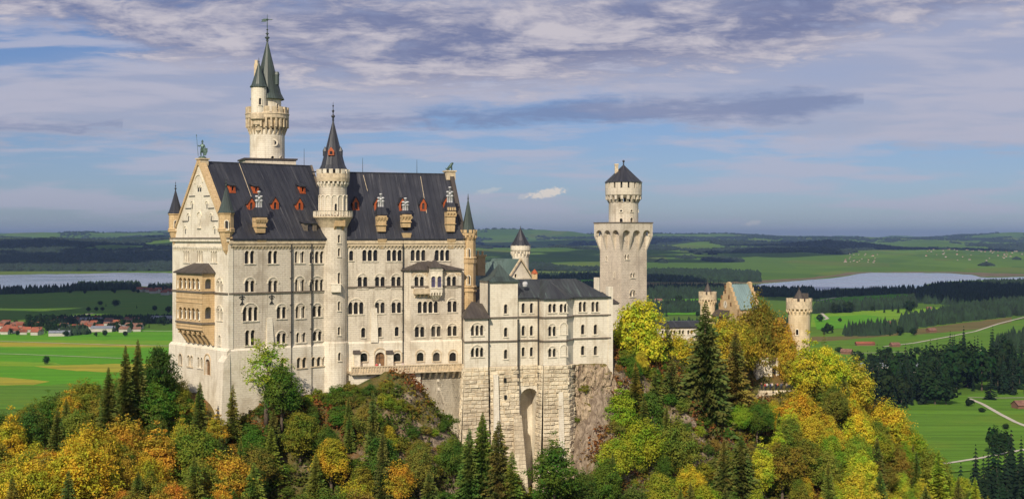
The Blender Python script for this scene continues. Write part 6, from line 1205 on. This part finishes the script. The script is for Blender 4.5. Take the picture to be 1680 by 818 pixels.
# bushes on the ledges, on the knoll and round the crag
nb_ = 0
for i in range(12000):
    if nb_ > 270: break
    y = rnd.uniform(236, 300); px = rnd.choice([rnd.uniform(480, 770), rnd.uniform(1000, 1290), rnd.uniform(210, 480)]); x = (px - CX) / F * y; z = ground(x, y); pyb = HY - z / y * F; h = rnd.uniform(1.3, 3.2)
    if inside_castle(x, y) or pyb > 835 or (560 < px < 700 and pyb - h * F / y < 608) or pyb - h * F / y < skyline(px) - 40 or any((x - a) ** 2 + (y - b_) ** 2 < (c * .6 + .8) ** 2 for a, b_, c in placed): continue
    placed.append((x, y, 1.4)); nb_ += 1; zn = 'rocky knoll below the terrace' if 480 < px < 780 else ('crag side below the square tower' if px > 1000 else 'rocks below the gable end')
    c3, nm = rnd.choice([(OLI, 'olive'), (GRN, 'green'), (RUS, 'russet'), (LIM, 'lime green'), (GRN, 'green')]); plant(rnd.choice(BUSH), x, y, z - .2, h, rnd.uniform(.9, 1.4), c3, f'low {nm} bush on the {zn}', 'bush', f'{nm} bushes on the {zn}')
# low growth on the rocks, nobody could count it
UG = leaf_mat('undergrowth_leaves', .25); rs = np.random.RandomState(77); n = 32000
Y_ = rs.uniform(198, 330, n * 3); PX = rs.uniform(-40, 1640, n * 3); X_ = (PX - CX) / F * Y_; keep = [i for i in range(n * 3) if abs(X_[i]) < 200 and not inside_castle(X_[i], Y_[i])]; keep = [i for i in keep if fbm(np.array([X_[i] / 6]), np.array([Y_[i] / 6]), 3, 91)[0] > .38][:n]
def undergrowth(sel, col, name):
    C = np.stack([X_[sel], Y_[sel], np.array([ground(X_[i], Y_[i]) for i in sel])], -1); idx = np.repeat(np.arange(len(sel)), 9); off = rs.normal(size=(len(idx), 3)) * np.array([.5, .5, .45]); P = C[idx] + off + np.array([0, 0, .5]); N = off + rs.normal(size=P.shape) * .5 + np.array([0, -.2, .7]); v, f = quads(P, N, rs.uniform(.18, .42, len(P)), .6, rs)
    o = raw_mesh(name, v, f, UG); o.color = (*col, 1); tag(o, kind='stuff')
keep = np.array(keep); grp = rs.randint(0, 5, len(keep))
ns_ = np.array([fbm(np.array([X_[i] / 11]), np.array([Y_[i] / 11]), 2, 17)[0] for i in keep])
undergrowth(keep[ns_ < .44], (.09, .11, .015), 'undergrowth'); undergrowth(keep[(ns_ >= .44) & (ns_ < .53)], (.20, .15, .02), 'undergrowth'); undergrowth(keep[ns_ >= .53], (.22, .085, .025), 'undergrowth')

# ------------------------------------------------------------------ valley: woods, single trees, villages
FOR = plain_mat('distant_wood', (.014, .034, .012), 1, 0, .45, .03); FOR2 = plain_mat('far_hill_wood', (.014, .030, .016), 1, 0, .35, .008)
def wood(name, P, hgt, rad, m, sides=5, blob=.0, label=None):
    """one mass of tree tops standing at the points P"""
    rs = np.random.RandomState(len(P)); n = len(P); h = hgt * rs.uniform(.65, 1.2, n); r = rad * rs.uniform(.7, 1.3, n); a0 = rs.uniform(0, 6.28, n); V = []
    for lv, zf in ((1.0, 0.0), (.9 if blob else .62, .35 + .1 * blob)):
        for s in range(sides):
            a = a0 + 2 * math.pi * s / sides; w = rs.uniform(.75, 1.2, n); V.append(np.stack([P[:, 0] + r * lv * w * np.cos(a), P[:, 1] + r * lv * w * np.sin(a), P[:, 2] + h * zf], -1))
    V.append(np.stack([P[:, 0] + rs.normal(size=n) * r * .1, P[:, 1], P[:, 2] + h], -1)); k = 2 * sides + 1; V = np.stack(V, 1).reshape(-1, 3); b0 = np.arange(n) * k; Fs = []
    for s in range(sides):
        s2 = (s + 1) % sides; Fs.append(np.stack([b0 + s, b0 + s2, b0 + sides + s2], -1)); Fs.append(np.stack([b0 + s, b0 + sides + s2, b0 + sides + s], -1)); Fs.append(np.stack([b0 + sides + s, b0 + sides + s2, b0 + 2 * sides], -1))
    o = raw_mesh(name, V, np.concatenate(Fs), m); return tag(o, kind='stuff')
def in_poly(x, y, poly):
    c = np.zeros(len(x), bool); n = len(poly)
    for i in range(n):
        (xa, ya), (xb, yb) = poly[i], poly[(i + 1) % n]; m_ = ((ya > y) != (yb > y)); c ^= m_ & (x < (xb - xa) * (y - ya) / np.where(yb == ya, 1e-9, yb - ya) + xa)
    return c
def scatter(poly, spacing, seed, maxn=9000):
    P = [plain(*p) for p in poly]; Q = [(p.x, p.y) for p in P]; xs_, ys_ = zip(*Q); rs = np.random.RandomState(seed); area = (max(xs_) - min(xs_)) * (max(ys_) - min(ys_)); n = min(maxn * 3, int(area / spacing ** 2)); x = rs.uniform(min(xs_), max(xs_), n); y = rs.uniform(min(ys_), max(ys_), n); k = in_poly(x, y, Q)
    x, y = x[k], y[k]; return np.stack([x, y, np.full(len(x), PLAIN)], -1)
W_ = [([(1500, 497), (1505, 480), (1535, 472), (1570, 469), (1640, 466), (1700, 465), (1820, 465), (1820, 496), (1690, 496), (1580, 501)], 15), ([(1478, 540), (1478, 530), (1510, 524), (1580, 512), (1640, 500), (1720, 494), (1820, 492), (1820, 512), (1680, 517), (1590, 526), (1505, 538)], 11), ([(1335, 486), (1500, 478), (1500, 481), (1335, 490)], 12), ([(1335, 511), (1400, 508), (1500, 500), (1500, 504), (1400, 512), (1335, 515)], 11), ([(1385, 548), (1440, 542), (1492, 540), (1494, 546), (1440, 551), (1385, 553)], 9),
      ([(125, 472), (180, 470), (228, 470), (228, 475), (125, 477)], 13), ([(-150, 481), (60, 479), (125, 475), (125, 477), (60, 482), (-150, 485)], 14), ([(1062, 446), (1150, 446), (1245, 450), (1245, 463), (1150, 463), (1062, 462)], 22), ([(1062, 476), (1160, 474), (1240, 477), (1240, 489), (1062, 491)], 14), ([(1062, 506), (1240, 506), (1240, 512), (1062, 514)], 10), ([(790, 415 + 40), (985, 452), (985, 458), (860, 462), (790, 462)], 20), ([(870, 470), (985, 470), (985, 478), (870, 478)], 14), ([(1630, 573), (1655, 560), (1720, 545), (1780, 545), (1780, 585), (1690, 583)], 9), ([(1225, 480), (1335, 480), (1335, 487), (1225, 487)], 12), ([(240, 474), (300, 472), (620, 474), (760, 470), (760, 475), (620, 478), (250, 479)], 13), ([(330, 500), (600, 498), (780, 503), (780, 512), (560, 510), (330, 514)], 12), ([(1100, 540), (1320, 536), (1320, 548), (1200, 556), (1100, 552)], 11), ([(60, 528), (110, 524), (200, 524), (290, 524), (290, 531), (200, 530), (110, 532)], 17), ([(95, 547), (135, 540), (150, 548), (120, 551)], 12)]
for i, (poly, sp_) in enumerate(W_): wood('distant_wood', scatter(poly, sp_ if i < 17 else 8, 300 + i), (23 if i != 3 else 27) if i < 17 else 12, (sp_ if i < 17 else 6) * .55 + 1, FOR, 5, i % 2 if i < 17 else 1)
rs = np.random.RandomState(9); n = 80000; Y_ = np.exp(rs.uniform(math.log(6700), math.log(27000), n)); k_ = rs.uniform(-.42, .42, n); X_ = k_ * Y_; hz = Hfar(X_, Y_); f1 = fbm(X_ / 900, Y_ / 1700, 4, 61); lf = sstep((-.15 - k_) / .05)
keep = (f1 > .535 - .04 * lf) & (hz > .4); keep &= ~((k_ < .39) & (k_ > .27) & (Y_ > 8500) & (Y_ < 11500)); wood('far_hill_wood', np.stack([X_, Y_, PLAIN + hz - 1], -1)[keep], 24, 26, FOR2, 5, 1)
def make_low(seed, con):
    rs = np.random.RandomState(seed); r = bpy.data.objects.new('dark_spruce' if con else 'round_tree', None); COL.objects.link(r)
    if con:
        V, Fc, k = [], [], 0
        for l in range(16):
            f = l / 15; z = 18 * (.05 + .93 * f); R_ = (3.6 * (1 - f) ** .85 + .25)
            for j in range(8):
                a = rs.uniform(0, 6.28); L_ = R_ * rs.uniform(.7, 1.15); d = np.array([math.cos(a), math.sin(a), 0]); sd = np.array([-d[1], d[0], 0]); w = .5 * L_ ** .7; V += [np.array([0, 0, z + .5]), d * L_ * .6 + sd * w + np.array([0, 0, z - .2 * L_]), d * L_ + np.array([0, 0, z - .42 * L_]), d * L_ * .6 - sd * w + np.array([0, 0, z - .2 * L_])]; Fc.append((k, k + 1, k + 2, k + 3)); k += 4
        v, f = np.array(V), np.array(Fc)
    else:
        n = 420; d = rs.normal(size=(n, 3)); d /= np.linalg.norm(d, axis=1, keepdims=True); P = d * rs.uniform(.6, 1, (n, 1)) * np.array([4.2, 4.2, 4.6]) * (1 + .25 * np.sin(d[:, :1] * 5 + seed)) + np.array([0, 0, 6.6]); v, f = quads(P, d + rs.normal(size=P.shape) * .4 + np.array([0, 0, .3]), rs.uniform(.6, 1.1, n), .75, rs)
    o = raw_mesh('crown', v, f, NEED if con else LEAF); o.parent = r; mb = MB(); mb.tube((0, 0, -.5), (0, 0, 17 if con else 7), .3, .05, 6); tk = mb.build('trunk', BARK); tk.parent = r; r['h0'] = 18.0 if con else 11.5; return r
LOWC = [make_low(401, True), make_low(402, True)]; LOWR = [make_low(411, False), make_low(412, False)]
DSP, DRD = (.014, .032, .012), (.026, .052, .014)
def vt(px, py, hpx, con, label, group=None, wide=1.0, col=None):
    p = plain(px, py); h = hpx * p.y / F; plant(rnd.choice(LOWC if con else LOWR), p.x, p.y, PLAIN, h, wide, col or (DSP if con else DRD), label, 'tree', group)
for i in range(175):
    px = rnd.uniform(1405, 1690); py = np.interp(px, [1405, 1480, 1560, 1680], [668, 668, 650, 645]) + rnd.uniform(-34, 3) - (10 if 1555 < px < 1640 else 0)
    vt(px, py, rnd.uniform(44, 78) if rnd.random() < .8 else rnd.uniform(24, 40), rnd.random() < .86, 'dark tree in the spruce belt between the white hotels and the pasture', 'trees of the spruce belt by the pasture', rnd.uniform(.62, .9))
for i in range(86):
    px = rnd.uniform(1540, 1720); py = rnd.uniform(796, 905) + (1680 - px) * .34
    vt(px, py, rnd.uniform(62, 105), True, 'dark spruce of the wood in the lower right corner', 'spruces in the lower right corner', rnd.uniform(.8, 1.1))
for px, py, h, con, wd, lb in ((1582, 573, 27, True, 1.1, 'lone dark spruce on the far right meadow'), (1629, 571, 26, True, 1.2, 'dark spruce at the edge of the right-hand wood'), (1625, 656, 52, True, 1.3, 'big broad spruce standing before the spruce belt at the start of the white path'), (1590, 667, 14, False, 1.5, 'low dark bush beside the bend of the white path'), (1611, 677, 9, False, 1.6, 'small bush on the pasture below the path bend'), (1630, 745, 46, False, .75, 'largest tree of the small group on the pasture'), (1648, 741, 34, False, 1.0, 'right-hand tree of the small group on the pasture'), (1640, 748, 28, False, 1.3, 'low bushy tree in front of the small pasture group'), (1650, 705, 11, False, 1.3, 'small round tree above the small pasture group'), (1534, 664, 44, False, 1.25, 'round dark tree at the lower edge of the spruce belt'), (1552, 664, 38, False, 1.35, 'second round dark tree at the lower edge of the spruce belt, beside the pasture'),
                                (76, 598, 15, False, .95, 'lone round tree on the bright green fields at the left'), (1376, 579, 11, False, 1.4, 'round bush tree beside the small dark barn'), (1458, 580, 11, False, 1.4, 'small round tree between the barns on the right meadow'), (1345, 528, 13, False, 1.2, 'round tree by the light track right of the gatehouse'), (1378, 528, 7, False, 1.3, 'tiny bush on the bright meadow'), (145, 511, 8, False, 1.3, 'leftmost round tree of the three above the village'), (158, 510, 7, False, 1.3, 'middle round tree of the three above the village'), (168, 510, 7, False, 1.3, 'rightmost round tree of the three above the village')):
    vt(px, py, h, con, lb, None, wd)
for i in range(46):
    px = rnd.choice([rnd.uniform(45, 290), rnd.uniform(45, 110)]); py = 541 + rnd.uniform(-14, 4); vt(px, py, rnd.uniform(8, 16), rnd.random() < .25, 'dark tree between the houses of the village at the left', 'trees of the left village', rnd.uniform(1.0, 1.4))
for i in range(34):
    px = rnd.uniform(1345, 1505); py = rnd.choice([548, 511]) + rnd.uniform(-3, 3); vt(px, py, rnd.uniform(9, 20), rnd.random() < .6, 'dark tree in the hedgerows of the right meadow', 'trees in the hedgerows of the right meadow', rnd.uniform(.9, 1.3))
for i in range(30):
    px = rnd.choice([rnd.uniform(1400, 1480), rnd.uniform(1500, 1560)]); py = rnd.uniform(598, 612); vt(px, py, rnd.uniform(16, 34), rnd.random() < .7, 'dark tree beside the white hotels on the right', 'trees beside the white hotels', rnd.uniform(.9, 1.2))
for i in range(26):
    px = rnd.uniform(1070, 1230); py = rnd.uniform(498, 522); vt(px, py, rnd.uniform(10, 20), rnd.random() < .5, 'dark tree in the valley beyond the low castle wing', 'trees beyond the low castle wing', rnd.uniform(.9, 1.2))
for i in range(40):
    px = rnd.uniform(-8, 240); py = rnd.uniform(530, 552); vt(px, py, rnd.uniform(6, 12), rnd.random() < .15, 'dark garden tree between the red roofs of the left village', 'garden trees of the left village', rnd.uniform(1.0, 1.5))
for i in range(44):
    q = rnd.choice([((1335, 546), (1500, 536)), ((1340, 512), (1480, 500)), ((1500, 582), (1680, 574)), ((1400, 590), (1560, 588)), ((0, 481), (290, 480)), ((150, 500), (280, 512))]); f = rnd.random(); vt(q[0][0] + (q[1][0] - q[0][0]) * f, q[0][1] + (q[1][1] - q[0][1]) * f + rnd.uniform(-2, 2), rnd.uniform(5, 13), rnd.random() < .35, 'small dark tree standing in the open meadows of the valley', 'small trees in the open meadows', rnd.uniform(1.0, 1.5))
# houses
HW = plain_mat('white_render', (.48, .45, .40), .9); HR, HB, HG = plain_mat('red_tiles', (.25, .075, .04), .85, 0, .5, .02), plain_mat('brown_tiles', (.20, .10, .07), .85, 0, .3, .3), plain_mat('grey_sheet_roof', (.20, .22, .27), .6, 0, .25, .3); HO = plain_mat('weathered_boards', (.20, .10, .06), .9)
def make_house(name, L, D, H, rh, rm_, wm=None, win=True):
    r = bpy.data.objects.new(name, None); COL.objects.link(r); fr = Fr((-L / 2, -D / 2), 0); mb = MB(); mb.box(fr, 0, L, 0, D, -1, H)
    for u in (0, L): mb.face([fr.P(u, 0, H), fr.P(u, D, H), fr.P(u, D / 2, H + rh)])
    mb.build('wall', wm or HW).parent = r; mb = MB(); o = .7
    for s in (-1, 1):
        a = [fr.P(u, D / 2 + s * (D / 2 + o), H - o * rh / D) for u in (-o, L + o)] + [fr.P(u, D / 2, H + rh + .1) for u in (L + o, -o)]; mb.hexa(a + [p + Vector((0, 0, .3)) for p in a])
    mb.build('roof', rm_).parent = r
    if win:
        for fl in range(max(1, int(H / 2.8))):
            for i in range(int(L / 3)): mb = MB(); u = 1.2 + i * 3; mb.box(fr, u, u + 1.1, -.06, .02, 1.0 + fl * 2.8, 2.4 + fl * 2.8); mb.build('window', M['glass']).parent = r
    r['h0'] = 1.0; return r
HS = [make_house('red_roofed_house', 13, 10, 5.6, 4, HR, None, False), make_house('brown_roofed_house', 15, 11, 5.6, 4, HB, None, False), make_house('grey_roofed_hall', 34, 16, 6, 3.4, HG, None, False), make_house('large_white_hotel', 30, 14, 11, 5, HG), make_house('timber_barn', 12, 9, 3.4, 3, HB, HO, False), make_house('long_barn', 30, 10, 3.6, 3.2, HR, HO, False)]
hu = set()
def house(kind, p, s, rz, label, cat='house', group=None):
    b_ = HS[kind]; r = copy_tree(b_) if b_.name in hu else b_
    if r is b_: hu.add(b_.name)
    r.location = p; r.rotation_euler.z = rz; r.scale = (s, s, s); tag(r, label, cat, group)
for i in range(78):
    a = rnd.random()
    if a < .42: px, py = rnd.uniform(-6, 66), rnd.uniform(532, 550)
    elif a < .62: px, py = rnd.uniform(120, 155), rnd.uniform(528, 541)
    else: px, py = rnd.uniform(66, 235), rnd.uniform(526, 546)
    red = rnd.random() < (.9 if a < .62 else .35); house(0 if red else 1, plain(px, py), rnd.uniform(.7, 1.15), rnd.uniform(-.5, .5), ('red' if red else 'brown') + '-roofed white house in the village at the left', 'house', ('red' if red else 'brown') + '-roofed houses of the left village')
for px, py, s, lb in ((150, 530, 1.2, 'grey-roofed hall at the back of the left village'), (168, 544, 1.1, 'blue-grey-roofed hall at the front of the left village'), (190, 543, .9, 'white hall beside the blue-grey-roofed one in the left village'), (205, 541, .9, 'rightmost white hall of the left village'), (98, 551, 1.0, 'long grey shed alone on the field before the left village'), (268, 528, 1.3, 'pale hall close to the gable end of the palace'), (108, 546, .8, 'small grey hall in the trees of the left village')): house(2, plain(px, py), s, rnd.uniform(-.2, .2), lb, 'hall')
for i in range(14): px, py = rnd.uniform(228, 290), rnd.uniform(478, 484); house(0, plain(px, py), 1.5, rnd.uniform(-.5, .5), 'red-roofed house of the lakeside hamlet left of the palace', 'house', 'houses of the lakeside hamlet')
for i in range(130):
    a = rnd.random(); px = rnd.uniform(1515, 1690) if a < .7 else (rnd.uniform(1385, 1440) if a < .85 else rnd.uniform(-8, 60)); Y = rnd.uniform(8300, 12500) if px > 1500 else rnd.uniform(8200, 9300); 
    if px < 100: Y = rnd.uniform(7000, 7700)
    x = (px - CX) / F * Y; z = PLAIN + float(Hfar(np.array([x]), np.array([Y]))[0]); red = rnd.random() < .6
    wh = 'village on the far shore at the right' if px > 1500 else ('hamlet on the far right hills' if px > 1000 else 'hamlet on the far left shore')
    house(0 if red else 1, (x, Y, z), rnd.uniform(.45, .85), rnd.uniform(-.6, .6), ('red' if red else 'brown') + f'-roofed house in the {wh}', 'house', ('red' if red else 'brown') + f'-roofed houses of the {wh}')
for k, px, py, s, rz, lb, ct in ((3, 1490, 612, .8, .1, 'largest white hotel with grey roof behind the spruce belt', 'hotel'), (3, 1450, 610, .7, -.3, 'white hotel with grey roof left of the largest one', 'hotel'), (3, 1420, 608, .65, .4, 'leftmost white hotel, half hidden by the spruces', 'hotel'), (0, 1512, 611, 1.0, .3, 'small red-roofed house right of the hotels', 'house'), (0, 1566, 593, 1.2, .2, 'bright red-roofed house beside the track and spruces', 'house'), (4, 1676, 670, 1.25, .25, 'white-walled cottage at the right edge beside the path', 'house'), (5, 1419, 567, .95, .05, 'long red-roofed barn on the right meadow', 'barn'), (4, 1468, 569, 1.1, .2, 'small brown barn right of the long red barn', 'barn'), (4, 1389, 581, 1.2, -.5, 'small dark barn beside a round bush', 'barn'), (4, 1458, 531, .9, .3, 'brown barn on the sunlit meadow before the hedge', 'barn'), (4, 1524, 507, .9, .1, 'barn at the foot of the dark wood', 'barn'), (1, 1080, 497, 1.2, .1, 'farmhouse with brown roof beyond the square tower', 'house'), (4, 1528, 545, 1.2, .3, 'low grey hay shed on the stubble field', 'barn')):
    house(k, plain(px, py), s, rz, lb, ct)
# ------------------------------------------------------------------ clouds added out of view above the valley to shade the country below
clm, t, b, o = mat('cloud_white'); b.inputs['Base Color'].default_value = (.85, .85, .87, 1); b.inputs['Roughness'].default_value = 1
def shade_cloud(sx, sy, wx, wy, seed, alt=2400):
    rs = np.random.RandomState(seed); d = (alt - PLAIN) / math.tan(R(SUN_EL)); hx, hy = s_dir.x / math.cos(R(SUN_EL)) * d, s_dir.y / math.cos(R(SUN_EL)) * d; V = []; Fs = []; k = 0
    th, ph = np.meshgrid(np.linspace(0, math.pi, 9), np.linspace(0, 2 * math.pi, 15)[:-1], indexing='ij')
    for i in range(46):
        a, r = rs.uniform(0, 6.28), rs.rand() ** .5; c = np.array([sx + hx + wx * r * math.cos(a), sy + hy + wy * r * math.sin(a), alt + rs.uniform(-40, 80)]); s = rs.uniform(.12, .30) * np.array([wx, wy * .8, 0]) + np.array([0, 0, rs.uniform(90, 190)])
        w = 1 + .22 * np.sin(3 * ph + rs.uniform(0, 6)) * np.sin(th); P = np.stack([c[0] + s[0] * w * np.sin(th) * np.cos(ph), c[1] + s[1] * w * np.sin(th) * np.sin(ph), c[2] + s[2] * np.cos(th)], -1); V.append(P.reshape(-1, 3)); ix = k + np.arange(9 * 14).reshape(9, 14); n_ = np.roll(ix, -1, 1); Fs.append(np.stack([ix[:-1], n_[:-1], n_[1:], ix[1:]], -1).reshape(-1, 4)); k += 126
    tag(raw_mesh('shade_cloud', np.concatenate(V), np.concatenate(Fs), clm, True), kind='structure')
for q in ((-1250, 3450, 1000, 800, 1, 1400), (-3000, 9300, 2000, 1900, 2, 3300), (700, 9800, 1500, 1500, 3, 3300), (3300, 12500, 1200, 1000, 4, 4200), (1350, 4000, 620, 620, 5, 1500), (300, 4900, 500, 700, 6, 1800), (-2000, 15500, 3500, 2000, 7, 5200), (1600, 17500, 2300, 1600, 8, 5800)): shade_cloud(*q)
# ------------------------------------------------------------------ haze over the whole country
me = bpy.data.meshes.new('haze'); a = (-62000, -1500, -182, 62000, 54000, 320); me.from_pydata([(a[0], a[1], a[2]), (a[3], a[1], a[2]), (a[3], a[4], a[2]), (a[0], a[4], a[2]), (a[0], a[1], a[5]), (a[3], a[1], a[5]), (a[3], a[4], a[5]), (a[0], a[4], a[5])], [], [(3, 2, 1, 0), (4, 5, 6, 7), (0, 1, 5, 4), (1, 2, 6, 5), (2, 3, 7, 6), (3, 0, 4, 7)])
hzm = bpy.data.materials.new('haze_air'); hzm.use_nodes = True; t = NT(hzm.node_tree); o = t.n('ShaderNodeOutputMaterial'); pv = t.n('ShaderNodeVolumePrincipled'); pv.inputs['Color'].default_value = (.38, .58, 1.0, 1); pv.inputs['Density'].default_value = HAZE; pv.inputs['Anisotropy'].default_value = .2; t.link(pv.outputs[0], o.inputs['Volume'])
me.materials.append(hzm); hz_o = bpy.data.objects.new('haze', me); COL.objects.link(hz_o); tag(hz_o, kind='stuff')
